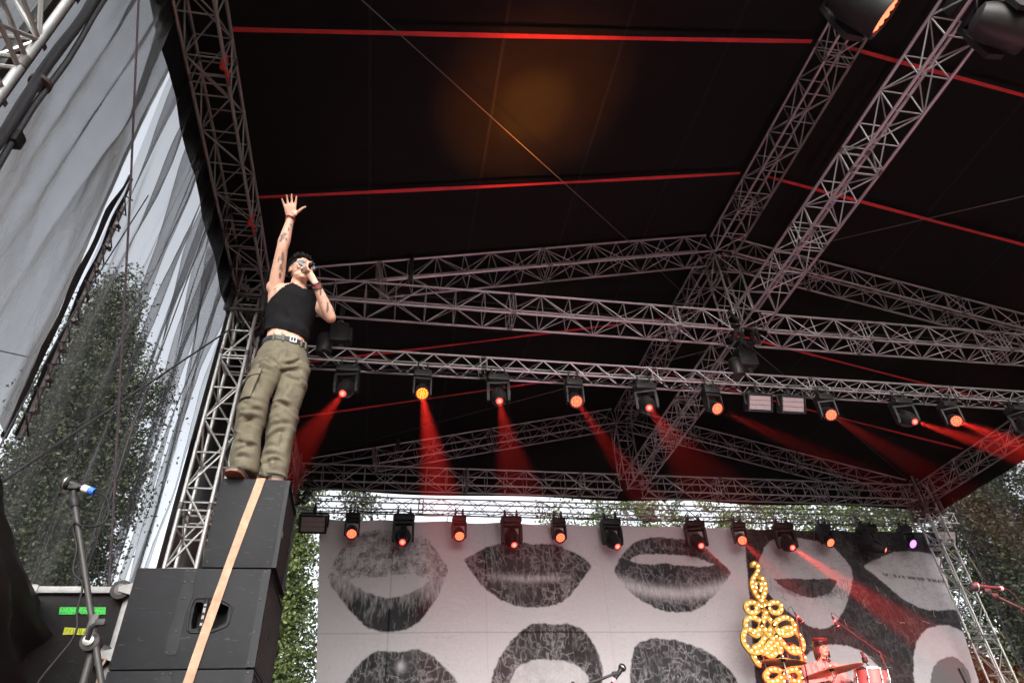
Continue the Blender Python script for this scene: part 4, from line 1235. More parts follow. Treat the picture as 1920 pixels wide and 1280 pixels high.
tape([(x * sc_, z * sc_) for x, z in [(-1.638, 1.143), (-1.418, 1.143), (-1.410, 1.106), (-1.525, 1.108), (-1.545, 1.118), (-1.56, 1.106), (-1.631, 1.106)]], M['tape_g'], 3, 2, 'green_tape')
tape([(x * sc_, z * sc_) for x, z in [(-1.583, 1.043), (-1.49, 1.037), (-1.471, 1.041), (-1.468, 1.004), (-1.52, 1.008), (-1.581, 1.007)]], M['tape_y'], 5, 1, 'yellow_tape')

# ------------------------------------------------------------------ microphones on stands
M['mic_grille'] = mat('dark_mic_grille', (0.018, 0.018, 0.02), 0.5, 0.1, 0.4, 300, spec=0.25)
M['mic_body'] = mat('black_mic_body', (0.014, 0.014, 0.015), 0.45, 0.0, spec=0.2)
M['white_tape'] = mat('white_tape', (0.5, 0.5, 0.5), 0.6)
M['blue_tape'] = mat('blue_tape', (0.02, 0.12, 0.62), 0.6)
M['pink_tape'] = mat('pink_tape', (0.8, 0.3, 0.4), 0.6)
M['cable'] = mat('black_cable', (0.010, 0.010, 0.011), 0.6, spec=0.2)
M['stand'] = mat('worn_black_stand_tube', (0.035, 0.033, 0.033), 0.5, 0.2, 0.3, 20, spec=0.25)
def mic(label, tip, tail, bands, cable_pts, r=0.013, held=False):
    """handheld style microphone: ball at tip, body tapering to tail"""
    tip = Vector(tip); tail = Vector(tail)
    root = thing('microphone', label, 'microphone', tail)
    L = (tip - tail).length
    F = frame(tail, tip - tail)
    k = r / 0.013
    MB().lathe([(0.009 * k, 0), (0.0105 * k, 0.004), (0.0115 * k, L * 0.35), (0.0155 * k, L * 0.66), (0.0165 * k, L * 0.70), (0.0165 * k, L * 0.72)], 16).build('body', M['mic_body'], root, True, 40, F)
    pr = [(0.0165 * k, L * 0.72), (0.0225 * k, L * 0.76), (0.0242 * k, L * 0.82), (0.0248 * k, L * 0.86), (0.0240 * k, L * 0.90), (0.020 * k, L * 0.95), (0.012 * k, L * 0.99), (0.004 * k, L)]
    MB().lathe(pr, 20).build('grille_ball', M['mic_grille'], root, True, 60, F)
    MB().lathe([(0.0246 * k, L * 0.815), (0.0255 * k, L * 0.82), (0.0255 * k, L * 0.835), (0.0246 * k, L * 0.84)], 20).build('ring', M['steel'], root, True, 40, F)
    for (t0, t1, mt_) in bands:
        rr = 0.0125 * k
        rr = (0.0108 + 0.0012 + 0.0045 * max(0, (t0 - 0.3))) * k
        MB().lathe([(rr, L * t0), (rr + 0.0006, L * t0 + 0.001), (rr + 0.0006 + 0.0015 * (t1 - t0), L * t1 - 0.001), (rr, L * t1)], 16).build('band', mt_, root, True, 40, F)
    if cable_pts:
        MB().tube([tail + (tip - tail) * 0.02] + [Vector(p) for p in cable_pts], 0.0035, 8).build('cable', M['cable'], root, True)
    return root
def spline(pts, n=8):
    P = [Vector(p) for p in pts]
    out = []
    for i in range(len(P) - 1):
        p0, p1, p2, p3 = P[max(i - 1, 0)], P[i], P[i + 1], P[min(i + 2, len(P) - 1)]
        for k in range(n):
            t = k / n
            out.append(0.5 * ((2 * p1) + (-p0 + p2) * t + (2 * p0 - 5 * p1 + 4 * p2 - p3) * t * t + (-p0 + 3 * p1 - 3 * p2 + p3) * t ** 3))
    out.append(P[-1])
    return out
# left foreground boom stand (2.4 m from the camera)
st = thing('microphone_stand', 'black boom microphone stand in the left foreground', 'mic stand', (-0.862, 2.42, DZ))
rod('boom', (-0.80, 2.40, 0.455), (-1.066, 2.40, 1.050), 0.0098, M['stand'], st)
rod('pole', (-0.862, 2.425, DZ + 0.02), (-0.870, 2.425, 0.60), 0.0125, M['stand'], st)
MB().lathe([(0.13, 0), (0.13, 0.012), (0.05, 0.022), (0.016, 0.03)], 28, Matrix.Translation((-0.862, 2.425, DZ))).build('base', M['black_metal'], st, True, 40)
MB().lathe([(0.020, -0.026), (0.028, -0.022), (0.028, 0.022), (0.020, 0.026)], 20, Matrix.Translation((-0.874, 2.412, 0.590)) @ Matrix.Rotation(R(90), 4, 'X')).build('clutch', M['stand'], st, True, 40)
MB().lathe([(0.010, 0), (0.016, 0.004), (0.016, 0.010), (0.008, 0.014)], 16, Matrix.Translation((-0.874, 2.386, 0.590)) @ Matrix.Rotation(R(90), 4, 'X')).build('clutch_washer', M['steel'], st, True, 40)
mb = MB().tube([(-0.874, 2.37, 0.59), (-0.868, 2.355, 0.62), (-0.850, 2.35, 0.632)], 0.008, 8).box((-0.845, 2.35, 0.634), (0.03, 0.014, 0.02), None, 0.004)
mb.build('wing_knob', M['black_plastic'], st, True, 40)
MB().box((-0.882, 2.40, 0.640), (0.026, 0.024, 0.06), Matrix.Identity(4), 0.004).build('sleeve', M['stand'], st, True, 40)
MB().lathe([(0.013, 0), (0.016, 0.01), (0.016, 0.03), (0.012, 0.045)], 14, frame((-1.055, 2.40, 1.026), (-0.266, 0, 0.595))).build('end_fitting', M['black_plastic'], st, True, 40)
mb = MB().tube([(-1.072, 2.40, 1.062), (-1.078, 2.40, 1.085)], 0.010, 10).box((-1.081, 2.40, 1.097), (0.034, 0.030, 0.018), None, 0.005)
mb.build('mic_clip', M['black_plastic'], st, True, 40)
cb = spline([(-1.012, 2.40, 1.084), (-0.965, 2.385, 1.060), (-0.935, 2.37, 1.010), (-0.930, 2.36, 0.965), (-0.952, 2.36, 0.945), (-1.0, 2.38, 0.952), (-1.034, 2.39, 0.965), (-1.036, 2.40, 0.945), (-1.00, 2.385, 0.88), (-0.985, 2.384, 0.80), (-0.945, 2.384, 0.76), (-0.935, 2.384, 0.68), (-0.92, 2.384, 0.60), (-0.98, 2.385, 0.46), (-1.0, 2.40, 0.30)])
mic('black microphone with white and blue tape on the left foreground stand', (-1.128, 2.40, 1.121), (-1.012, 2.40, 1.084), [(0.0, 0.16, M['blue_tape']), (0.17, 0.36, M['white_tape'])], cb, 0.0135)

# right microphone, entering from the frame edge
st = thing('microphone_stand', 'black boom arm entering at the right edge of the frame', 'mic stand', (4.75, 4.0, DZ))
rod('boom', (4.02, 4.0, 1.262), (4.62, 4.02, 0.97), 0.010, M['stand'], st)
rod('pole', (4.45, 4.03, DZ), (4.45, 4.03, 1.08), 0.0125, M['stand'], st)
MB().lathe([(0.13, 0), (0.13, 0.012), (0.05, 0.022), (0.016, 0.03)], 28, Matrix.Translation((4.45, 4.03, DZ))).build('base', M['black_metal'], st, True, 40)
MB().box((4.03, 4.0, 1.268), (0.05, 0.03, 0.026), None, 0.006).build('mic_clip', M['black_plastic'], st, True, 40)
MB().box((4.072, 4.0, 1.235), (0.05, 0.03, 0.03), None, 0.006).build('swivel', M['black_plastic'], st, True, 40)
cb = spline([(4.165, 4.0, 1.283), (4.20, 4.0, 1.275), (4.225, 3.99, 1.23), (4.225, 3.99, 1.17), (4.215, 3.99, 1.115), (4.27, 3.99, 1.11), (4.38, 3.99, 1.06), (4.45, 3.99, 0.9), (4.46, 3.99, 0.3)])
mic('red lit microphone with a pale band on the boom at the right edge', (3.915, 4.0, 1.297), (4.165, 4.0, 1.283), [(0.02, 0.10, M['pink_tape']), (0.60, 0.71, M['pink_tape'])], cb, 0.016)
# microphone low in the centre
st = thing('microphone_stand', 'boom microphone stand rising from the bottom edge, left of centre', 'mic stand', (1.40, 5.0, DZ))
rod('boom', (1.40, 5.0, 0.91), (1.69, 5.0, 1.0), 0.010, M['stand'], st)
rod('pole', (1.36, 5.02, DZ), (1.36, 5.02, 0.95), 0.0125, M['stand'], st)
MB().lathe([(0.13, 0), (0.13, 0.012), (0.05, 0.022), (0.016, 0.03)], 28, Matrix.Translation((1.36, 5.02, DZ))).build('base', M['black_metal'], st, True, 40)
MB().box((1.672, 5.0, 0.992), (0.05, 0.034, 0.03), None, 0.006).build('mic_clip', M['black_plastic'], st, True, 40)
mic('microphone tilted upward at the bottom edge, left of centre', (1.745, 5.0, 1.050), (1.64, 5.0, 0.935), [(0.02, 0.2, M['pink_tape'])], spline([(1.64, 5.0, 0.935), (1.62, 5.0, 0.90), (1.60, 5.0, 0.6), (1.6, 5.0, 0.3)]), 0.015)
st = thing('microphone_stand', 'top of a red lit microphone clip at the bottom edge below the third lips', 'mic stand', (2.13, 5.0, DZ))
rod('pole', (2.13, 5.0, DZ), (2.13, 5.0, 0.955), 0.010, M['stand'], st)
MB().lathe([(0.13, 0), (0.13, 0.012), (0.05, 0.022), (0.016, 0.03)], 28, Matrix.Translation((2.13, 5.0, DZ))).build('base', M['black_metal'], st, True, 40)
MB().tube([(2.12, 5.0, 0.945), (2.125, 5.0, 0.975), (2.145, 5.0, 0.985), (2.155, 5.0, 0.965)], 0.008, 8).build('mic_clip', M['black_plastic'], st, True, 40)

# ------------------------------------------------------------------ ropes, wires and cables
M['rope'] = mat('grey_purple_rope', (0.10, 0.075, 0.095), 0.8, 0, 0.3, 80, 0.8, 200)
M['stay'] = mat('dark_stay_cable', (0.03, 0.03, 0.035), 0.6)
def line(name, label, pts, r, mt, cat='rope', group=None, n=6):
    o = MB().tube(pts, r, n).build(name, mt, None, True)
    return tag(o, label, cat, group)
line('rope', 'long rope hanging in front of the left scrim from the top edge', [(-1.815, 1.99, 4.84), (-1.778 + 0.06, 2.35, 4.296), (-1.66, 3.0, 3.33), (-1.557, 4.3, 1.356), (-1.54, 4.48, 1.1)], 0.0075, M['rope'])
line('stay_cable', 'dark stay cable crossing the left scrim up to the tower', [(-1.60, 2.2, 0.53), (-1.621, 2.95, 1.361), (-1.634, 4.3, 2.86), (-1.644, 5.62, 4.325)], 0.0075, M['stay'], 'cable')
line('cord', 'black cord hanging down the folds of the draped scrim', [(-1.70, 4.40, 4.85), (-1.69, 4.344, 4.27), (-1.70, 4.25, 2.3), (-1.66, 4.2, 1.3)], 0.005, M['stay'], 'cord')
line('cord', 'thin black cord near the laced slit of the left scrim', [(-1.70, 3.30, 3.6), (-1.69, 3.02, 2.2), (-1.66, 2.9, 1.45), (-1.64, 2.86, 0.9)], 0.004, M['stay'], 'cord')
line('guy_wire', 'thin guy wire outside the left scrim, slanting across the poplar', [(-2.6, 1.2, 1.2), (-3.2, 7.2, 4.7)], 0.006, M['stay'], 'wire')
line('bracing_wire', 'thin bracing wire under the left roof slope, slanting from the top edge', [(-1.40, 1.75, 5.02), (2.9, 5.63, 6.02), (4.0, 6.6, 6.15)], 0.0045, M['wire'], 'wire')
line('bracing_wire', 'thin bracing wire under the right roof slope', [(9.6, 1.75, 5.05), (4.30, 5.75, 6.05)], 0.0045, M['wire'], 'wire')
line('bracing_wire', 'thin level wire above the tie truss of the middle gable, left', [(-1.2, 6.15, 5.45), (3.9, 6.15, 5.30)], 0.004, M['wire'], 'wire')
line('bracing_wire', 'thin level wire above the tie truss of the middle gable, right', [(4.4, 6.15, 5.30), (9.5, 6.15, 5.42)], 0.004, M['wire'], 'wire')
line('bracing_wire', 'slanting wire between the middle and rear gables on the left', [(-1.3, 10.0, 5.2), (3.95, 6.0, 4.85)], 0.004, M['wire'], 'wire')
line('bracing_wire', 'slanting wire between the middle and rear gables on the right', [(9.5, 10.0, 5.2), (4.3, 6.0, 4.85)], 0.004, M['wire'], 'wire')
# cable bundle strapped upright near the front left tower
cbn = thing('cable_bundle', 'bundle of thick dark cables strapped upright at the top left', 'cable', (-1.62, 1.94, DZ))
for k, (dx, dy, r_) in enumerate(((0, 0, 0.022), (-0.03, 0.035, 0.018), (0.02, 0.04, 0.013))):
    MB().tube([(-1.62 + dx, 1.945 + dy + 0.01 * math.sin(i * 1.3 + k), DZ + 4.7 * i / 24) for i in range(25)], r_, 8).build('cable', M['stay'], cbn, True)
for z in (1.6, 2.79, 3.9):
    MB().lathe([(0.042, -0.012), (0.046, -0.01), (0.046, 0.01), (0.042, 0.012)], 14, Matrix.Translation((-1.622, 1.965, z))).build('tie_wrap', M['dark_steel'], cbn, True, 40)
MB().box((-1.60, 1.99, 2.43), (0.05, 0.06, 0.07), None, 0.012).build('connector', M['black_plastic'], cbn, True, 40)
bm_ = thing('edge_beam', 'dark padded beam beside the top left tower', 'beam', (-1.62, 1.79, GZ))
MB().box((-1.62, 1.79, 2.0), (0.05, 0.11, 6.2), None, 0.015).build('padding', M['black_tarp'], bm_, True, 40)
for k in range(9):
    MB().box((-1.594, 1.79, 1.2 + k * 0.42), (0.006, 0.125, 0.03), None, 0.002).build('band', M['dark_steel'], bm_, True, 40)

# ------------------------------------------------------------------ chain hoists and black rigging at the nodes
def hoist(label, x, y, zt, zb_, box_at):
    root = thing('chain_hoist', label, 'hoist', (x, y, zb_))
    mb = MB().box((x, y, box_at), (0.20, 0.16, 0.26), None, 0.03).box((x + 0.11, y, box_at - 0.02), (0.06, 0.14, 0.18), None, 0.02)
    mb.build('motor', M['black_plastic'], root, True, 40)
    MB().lathe([(0.075, 0), (0.085, 0.02), (0.085, 0.20), (0.07, 0.24)], 16, Matrix.Translation((x - 0.14, y, box_at - 0.26))).build('chain_bag', M['black_tarp'], root, True, 40)
    MB().box((x, y, (zt + box_at) / 2 + 0.06), (0.055, 0.02, zt - box_at - 0.12)).build('sling', M['black_tarp'], root)
    MB().box((x + 0.03, y, (zb_ + box_at) / 2 - 0.06), (0.05, 0.025, box_at - zb_ - 0.12)).build('chain', M['black_metal'], root)
    MB().tube([(x - 0.04, y, box_at + 0.13), (x - 0.03, y, box_at + 0.18), (x, y, box_at + 0.20), (x + 0.03, y, box_at + 0.17)], 0.012, 8).build('hook', M['steel'], root, True)
    return root
hoist('black chain hoist under the central truss node', 4.16, 6.0, 4.85, 4.45, 4.66)
hoist('black chain hoist beside the singer elbow, on the left of the middle gable', -0.64, 6.0, 5.15, 4.45, 4.62)
def clutter(label, c, rad, n, seed):
    root = thing('rigging_slings', label, 'slings', c)
    rg = random.Random(seed)
    for k in range(n):
        pts = []
        p = Vector(c) + Vector((rg.uniform(-rad, rad), rg.uniform(-rad, rad), rg.uniform(-rad, rad)))
        q = Vector(c) + Vector((rg.uniform(-rad, rad), rg.uniform(-rad, rad), rg.uniform(-rad, rad)))
        m_ = (p + q) / 2 + Vector((rg.uniform(-.1, .1), rg.uniform(-.1, .1), rg.uniform(-.16, .0)))
        MB().tube(spline([p, m_, q], 6), rg.choice((0.012, 0.018, 0.022)), 6).build('sling', M['black_tarp'], root, True)
    for k in range(4):
        p = Vector(c) + Vector((rg.uniform(-rad, rad), rg.uniform(-rad, rad), rg.uniform(-rad, rad)))
        MB().tube([p, p + Vector((0.02, 0, 0.03)), p + Vector((0.04, 0, 0)), p + Vector((0.02, 0, -0.04)), p], 0.007, 6).build('shackle', M['steel'], root, True)
    return root
clutter('black slings and shackles at the middle gable centre node', (XC, Y1, ZE), 0.20, 12, 1)
clutter('black slings under the ridge of the middle gable', (XC, Y1, 6.12), 0.16, 7, 2)
clutter('black slings at the left corner above the tower behind the singer', (-1.5, Y1, ZE - 0.28), 0.20, 10, 3)
clutter('black slings at the rear right corner tower', (9.75, Y2, ZE - 0.2), 0.25, 12, 4)
clutter('black slings at the rear left corner behind the speaker stack', (-1.35, Y2, ZE - 0.15), 0.22, 12, 5)
for (xx, lab) in ((0.09, 'left'), (9.1, 'right')):
    o = MB().box((xx, Y1 - 0.16, 5.38), (0.05, 0.03, 0.42), None, 0.01).build('sling', M['black_tarp'], None, True, 40)
    tag(o, f'black round sling choking the middle gable rafter, {lab} side', 'sling')
    o = MB().box((xx + 0.02, Y2 - 0.16, 5.62), (0.06, 0.03, 0.42), None, 0.01).build('sling', M['black_tarp'], None, True, 40)
    tag(o, f'black round sling choking the rear gable rafter, {lab} side', 'sling')
# red ribbon tied to the left eave truss
for (yy, zz_, lab) in ((3.0, 4.84, 'front'), (4.58, 4.84, 'rear')):
    root = thing('strap_tail', f'red strap tail knotted on the left eave truss, {lab} knot', 'strap', (-1.42, yy, zz_))
    MB().lathe([(0.021, -0.03), (0.024, -0.02), (0.024, 0.02), (0.021, 0.03)], 12, Matrix.Translation((-1.42, yy, zz_)) @ Matrix.Rotation(R(90), 4, 'X')).build('knot', M['red_web'], root, True)
    MB().tube([(-1.43, yy, zz_), (-1.44, yy + 0.05, zz_ - 0.05), (-1.41, yy + 0.09, zz_ - 0.03), (-1.40, yy + 0.15, zz_ - 0.10)], [0.02, 0.022, 0.016, 0.004], 5).build('tail', M['red_web'], root, True)
# ------------------------------------------------------------------ body building kit
def sring(c, xd, yd, a, b, n=28, pw=2.3, front=None):
    """super-elliptic ring; front scales the half that faces -yd"""
    out = []
    for k in range(n):
        t = 2 * math.pi * k / n
        cx, sy = math.cos(t), math.sin(t)
        ex = math.copysign(abs(cx) ** (2 / pw), cx); ey = math.copysign(abs(sy) ** (2 / pw), sy)
        bb = b if (front is None or ey > 0) else front
        out.append(Vector(c) + Vector(xd) * (a * ex) + Vector(yd) * (bb * ey))
    return out
def loft(mb, rings, cap=True):
    n = len(rings[0]); base = len(mb.v)
    for r_ in rings:
        mb.v += r_
    for i in range(len(rings) - 1):
        for k in range(n):
            k2 = (k + 1) % n
            mb.f.append((base + i * n + k, base + i * n + k2, base + (i + 1) * n + k2, base + (i + 1) * n + k))
    if cap:
        mb.f.append(tuple(base + k for k in range(n))[::-1])
        mb.f.append(tuple(base + (len(rings) - 1) * n + k for k in range(n)))
    return mb
def limb(mb, pts, rs, n=16):
    """tapered limb with rounded ends along a polyline"""
    P = [Vector(p) for p in pts]
    d0 = (P[0] - P[1]).normalized(); d1 = (P[-1] - P[-2]).normalized()
    pp = [P[0] + d0 * rs[0] * 0.9, P[0] + d0 * rs[0] * 0.6] + P + [P[-1] + d1 * rs[-1] * 0.6, P[-1] + d1 * rs[-1] * 0.9]
    rr = [rs[0] * 0.35, rs[0] * 0.8] + list(rs) + [rs[-1] * 0.8, rs[-1] * 0.35]
    mb.tube(pp, rr, n)
    return mb
def ball(mb, c, r, n=14, Mx=None):
    pr = []
    for k in range(9):
        a = -math.pi / 2 + math.pi * k / 8
        pr.append((max(0.02, math.cos(a)), math.sin(a)))
    T = Matrix.Translation(Vector(c)) @ (Mx if Mx is not None else Matrix.Identity(4)) @ Matrix.Diagonal((r[0], r[1], r[2], 1))
    mb.lathe(pr, n, T)
    return mb
def fuse(mb, name, vox, smooth_it, mt, parent, fac=0.5):
    """one continuous skin over everything in mb"""
    o = mb.build(name, mt, None, True)
    m1 = o.modifiers.new('r', 'REMESH'); m1.mode = 'VOXEL'; m1.voxel_size = vox; m1.use_smooth_shade = True
    m2 = o.modifiers.new('s', 'SMOOTH'); m2.factor = fac; m2.iterations = smooth_it
    dg = bpy.context.evaluated_depsgraph_get()
    me = bpy.data.meshes.new_from_object(o.evaluated_get(dg))
    o.modifiers.clear()
    o.data = me
    me.polygons.foreach_set('use_smooth', [True] * len(me.polygons))
    if not me.materials:
        me.materials.append(mt)
    adopt(o, parent)
    return o
def verts_np(o):
    a = np.empty(len(o.data.vertices) * 3, np.float32)
    o.data.vertices.foreach_get('co', a)
    return a.reshape(-1, 3)
def norms_np(o):
    a = np.empty(len(o.data.vertices) * 3, np.float32)
    o.data.vertices.foreach_get('normal', a)
    return a.reshape(-1, 3)
def set_verts(o, a):
    o.data.vertices.foreach_set('co', a.reshape(-1).astype(np.float32))
    o.data.update()
def paint(o, col):
    ca = o.data.color_attributes.new('print', 'FLOAT_COLOR', 'POINT')
    ca.data.foreach_set('color', np.concatenate([col, np.ones((len(col), 1))], 1).reshape(-1).astype(np.float32))
def noise3(p, s, seed):
    return (vnoise(p[:, 0] * s + 7, p[:, 2] * s + 3, seed) + vnoise(p[:, 1] * s + 11, p[:, 2] * s + 1, seed + 1) + vnoise(p[:, 0] * s + 5, p[:, 1] * s + 9, seed + 2)) / 3

def skin_mat(name, rough=0.48):
    m = bpy.data.materials.new(name); m.use_nodes = True
    t = m.node_tree; b = t.nodes['Principled BSDF']
    at = t.nodes.new('ShaderNodeAttribute'); at.attribute_name = 'print'
    nz = t.nodes.new('ShaderNodeTexNoise'); nz.inputs['Scale'].default_value = 35; nz.inputs['Detail'].default_value = 5
    mr = t.nodes.new('ShaderNodeMapRange'); mr.inputs[3].default_value = 0.86; mr.inputs[4].default_value = 1.12
    ml = t.nodes.new('ShaderNodeMix'); ml.data_type = 'RGBA'; ml.blend_type = 'MULTIPLY'; ml.inputs[0].default_value = 1
    t.links.new(nz.outputs[0], mr.inputs[0]); t.links.new(at.outputs['Color'], ml.inputs[6]); t.links.new(mr.outputs[0], ml.inputs[7])
    n2 = t.nodes.new('ShaderNodeTexNoise'); n2.inputs['Scale'].default_value = 160; n2.inputs['Detail'].default_value = 6
    bp = t.nodes.new('ShaderNodeBump'); bp.inputs['Strength'].default_value = 0.25; bp.inputs['Distance'].default_value = 0.004
    t.links.new(n2.outputs[0], bp.inputs['Height']); t.links.new(bp.outputs[0], b.inputs['Normal'])
    t.links.new(ml.outputs[2], b.inputs['Base Color'])
    b.inputs['Roughness'].default_value = rough
    b.inputs['Specular IOR Level'].default_value = 0.3
    b.inputs['Subsurface Weight'].default_value = 0.12
    b.inputs['Subsurface Radius'].default_value = (0.02, 0.008, 0.004)
    b.inputs['Subsurface Scale'].default_value = 0.3
    return m
M['skin'] = skin_mat('tanned_skin')
M['tank'] = mat('black_ribbed_cotton', (0.010, 0.010, 0.011), 0.9, 0, 0.2, 20, 0.4, 250, 0.04)
M['olive'] = mat('olive_cotton_twill', (0.122, 0.109, 0.079), 0.9, 0, 0.14, 14, 0.2, 320, 0.1)
M['olive2'] = mat('olive_pocket_twill', (0.129, 0.115, 0.084), 0.9, 0, 0.14, 14, 0.2, 320, 0.1)
M['belt'] = mat('worn_black_leather', (0.02, 0.024, 0.03), 0.4, 0, 0.25, 25, spec=0.25)
M['hair'] = mat('black_hair', (0.006, 0.0055, 0.0055), 0.4, 0, 0.3, 50, spec=0.2)
M['glass_dark'] = mat('smoke_blue_lens', (0.10, 0.13, 0.16), 0.12, 0.0, 0.1, 10, spec=0.8)
M['frame_grey'] = mat('pale_grey_spectacle_frame', (0.22, 0.25, 0.28), 0.35)
M['shoe'] = mat('dark_suede_shoe', (0.03, 0.03, 0.032), 0.7, 0, 0.3, 30)
M['gum'] = mat('brown_gum_sole', (0.16, 0.075, 0.04), 0.6, 0, 0.2, 30)
M['beads'] = mat('dark_bead_bracelet', (0.03, 0.02, 0.02), 0.4)
M['redthread'] = mat('red_thread_bracelet', (0.5, 0.05, 0.05), 0.7)
M['silver'] = mat('silver_pendant', (0.55, 0.55, 0.53), 0.3, 0.9)

# ------------------------------------------------------------------ the singer
YAW = R(17)
xd = Vector((math.cos(YAW), math.sin(YAW), 0)); yd = Vector((-math.sin(YAW), math.cos(YAW), 0)); fd = -yd; zd = Vector((0, 0, 1))
singer = thing('person', 'singer in black tank top and olive cargo trousers standing with one arm raised', 'person', (-0.76, 3.84, 1.778))
TORSO = [ # z, cx, cy, half width, half depth back, half depth front
    (2.66, -0.742, 3.800, 0.140, 0.105, 0.100), (2.76, -0.744, 3.795, 0.133, 0.098, 0.095), (2.85, -0.747, 3.785, 0.126, 0.092, 0.092), (2.95, -0.748, 3.775, 0.135, 0.096, 0.098),
    (3.04, -0.748, 3.765, 0.149, 0.102, 0.110), (3.12, -0.748, 3.757, 0.158, 0.105, 0.116), (3.19, -0.746, 3.750, 0.156, 0.100, 0.104), (3.235, -0.742, 3.745, 0.128, 0.085, 0.078), (3.265, -0.738, 3.742, 0.085, 0.068, 0.058)]
def torso_rings(inf, n=40):
    return [sring((cx, cy, z), xd, yd, a + inf, bk + inf, n, 2.35, ft + inf) for z, cx, cy, a, bk, ft in TORSO]
body = MB()
loft(body, torso_rings(0.0))
# neck
limb(body, [(-0.738, 3.748, 3.22), (-0.730, 3.735, 3.29), (-0.724, 3.722, 3.330)], [0.060, 0.054, 0.053])
# chest and shoulders
for sx in (-1, 1):
    c = Vector((-0.747, 3.757, 3.145)) + xd * (sx * 0.072) + fd * 0.072
    ball(body, c, (0.068, 0.040, 0.050), 14, Matrix.Rotation(YAW, 4, 'Z'))
SHR = Vector((-0.872, 3.722, 3.230)); ELR = Vector((-0.846, 3.55, 3.462)); WRR = Vector((-0.818, 3.482, 3.708))
limb(body, [(-0.80, 3.742, 3.195), SHR, SHR.lerp(ELR, 0.35), SHR.lerp(ELR, 0.75), ELR], [0.060, 0.056, 0.050, 0.043, 0.039])
limb(body, [ELR, ELR.lerp(WRR, 0.22), ELR.lerp(WRR, 0.6), WRR], [0.038, 0.043, 0.034, 0.0255])
ball(body, SHR.lerp(ELR, 0.52) + Vector((0.012, -0.018, -0.004)), (0.030, 0.034, 0.066), 12, frame((0, 0, 0), ELR - SHR))
ball(body, SHR + Vector((-0.022, -0.006, 0.012)), (0.042, 0.044, 0.052), 12)
ball(body, ELR.lerp(WRR, 0.25) + Vector((0.014, -0.008, 0)), (0.026, 0.026, 0.058), 12, frame((0, 0, 0), WRR - ELR))
SHL = Vector((-0.592, 3.800, 3.185)); ELL = Vector((-0.462, 3.655, 2.955)); WRL = Vector((-0.572, 3.505, 3.118))
limb(body, [(-0.66, 3.785, 3.180), SHL, SHL.lerp(ELL, 0.4), SHL.lerp(ELL, 0.8), ELL], [0.058, 0.054, 0.046, 0.041, 0.038])
limb(body, [ELL, ELL.lerp(WRL, 0.25), ELL.lerp(WRL, 0.6), WRL], [0.037, 0.041, 0.034, 0.0255])
ball(body, SHL.lerp(ELL, 0.5) + Vector((-0.004, -0.022, 0.004)), (0.030, 0.032, 0.062), 12, frame((0, 0, 0), ELL - SHL))
# lat / armpit web on the raised side
limb(body, [(-0.855, 3.74, 3.10), (-0.868, 3.735, 3.18), SHR.lerp(ELR, 0.15)], [0.050, 0.046, 0.044])
# raised hand: palm to the camera, fingers spread
hdir = (Vector((-0.842, 3.385, 3.862)) - WRR).normalized()
ldir = (Vector((1, 0.05, 0.10)) - hdir * Vector((1, 0.05, 0.10)).dot(hdir)).normalized()
ndir = ldir.cross(hdir).normalized()
if ndir.y > 0:
    ndir = -ndir
H = lambda l, h, n_=0.0: WRR + ldir * l + hdir * h + ndir * n_
pal = MB()
loft(pal, [sring(H(0.0, -0.012), ldir, ndir, 0.027, 0.019, 16), sring(H(0.0, 0.015), ldir, ndir, 0.032, 0.018, 16), sring(H(0.001, 0.045), ldir, ndir, 0.041, 0.016, 16), sring(H(0.0, 0.075), ldir, ndir, 0.043, 0.0145, 16), sring(H(-0.001, 0.096), ldir, ndir, 0.041, 0.012, 16)])
body.add(pal.v, pal.f)
ball(body, H(0.026, 0.032, 0.008), (0.020, 0.016, 0.030), 12, Matrix.Rotation(-0.5, 4, 'Y'))
FING = [(-0.034, 0.088, -0.30, 0.060), (-0.012, 0.096, -0.10, 0.076), (0.011, 0.098, 0.05, 0.080), (0.033, 0.093, 0.20, 0.070)]
for (l0, h0, sp, L_) in FING:
    d_ = (hdir * math.cos(sp) + ldir * math.sin(sp))
    p0 = H(l0, h0 - 0.012)
    p1 = p0 + d_ * (L_ * 0.50); p2 = p1 + (d_ + ndir * 0.18).normalized() * (L_ * 0.32); p3 = p2 + (d_ + ndir * 0.36).normalized() * (L_ * 0.26)
    limb(body, [p0, p1, p2, p3], [0.0098, 0.0090, 0.0080, 0.0068], 10)
td = (ldir * 0.86 + hdir * 0.45 + ndir * 0.2).normalized()
t0 = H(0.030, 0.030, 0.006); t1 = t0 + td * 0.036; t2 = t1 + (td + hdir * 0.25).normalized() * 0.032
t3 = t2 + (td + ldir * 0.2 - hdir * 0.05).normalized() * 0.022
limb(body, [t0, t1, t2, t3], [0.0135, 0.0115, 0.0098, 0.0078], 10)
# left hand closed round the microphone
MT, MTL = Vector((-0.686, 3.592, 3.330)) + Vector((0, 0, -0.022)), Vector((-0.600, 3.465, 3.262))
ax = (MTL - MT).normalized()
G = MT.lerp(MTL, 0.60)
u_ = (WRL - G); u_ = (u_ - ax * u_.dot(ax)).normalized()
v_ = ax.cross(u_).normalized()
def around(a_off, ang, rad):
    return G + ax * a_off + (u_ * math.cos(ang) + v_ * math.sin(ang)) * rad
kn = around(0.0, 0.0, 0.052)
pm = MB()
wd = (kn - WRL).normalized()
sdv = ax
nv = wd.cross(sdv).normalized()
loft(pm, [sring(WRL - wd * 0.01, sdv, nv, 0.026, 0.020, 16), sring(WRL.lerp(kn, 0.4), sdv, nv, 0.034, 0.019, 16), sring(WRL.lerp(kn, 0.85), sdv, nv, 0.041, 0.017, 16), sring(kn + wd * 0.012, sdv, nv, 0.038, 0.013, 16)])
body.add(pm.v, pm.f)
sgn = 1.0 if (v_.x < 0) else -1.0
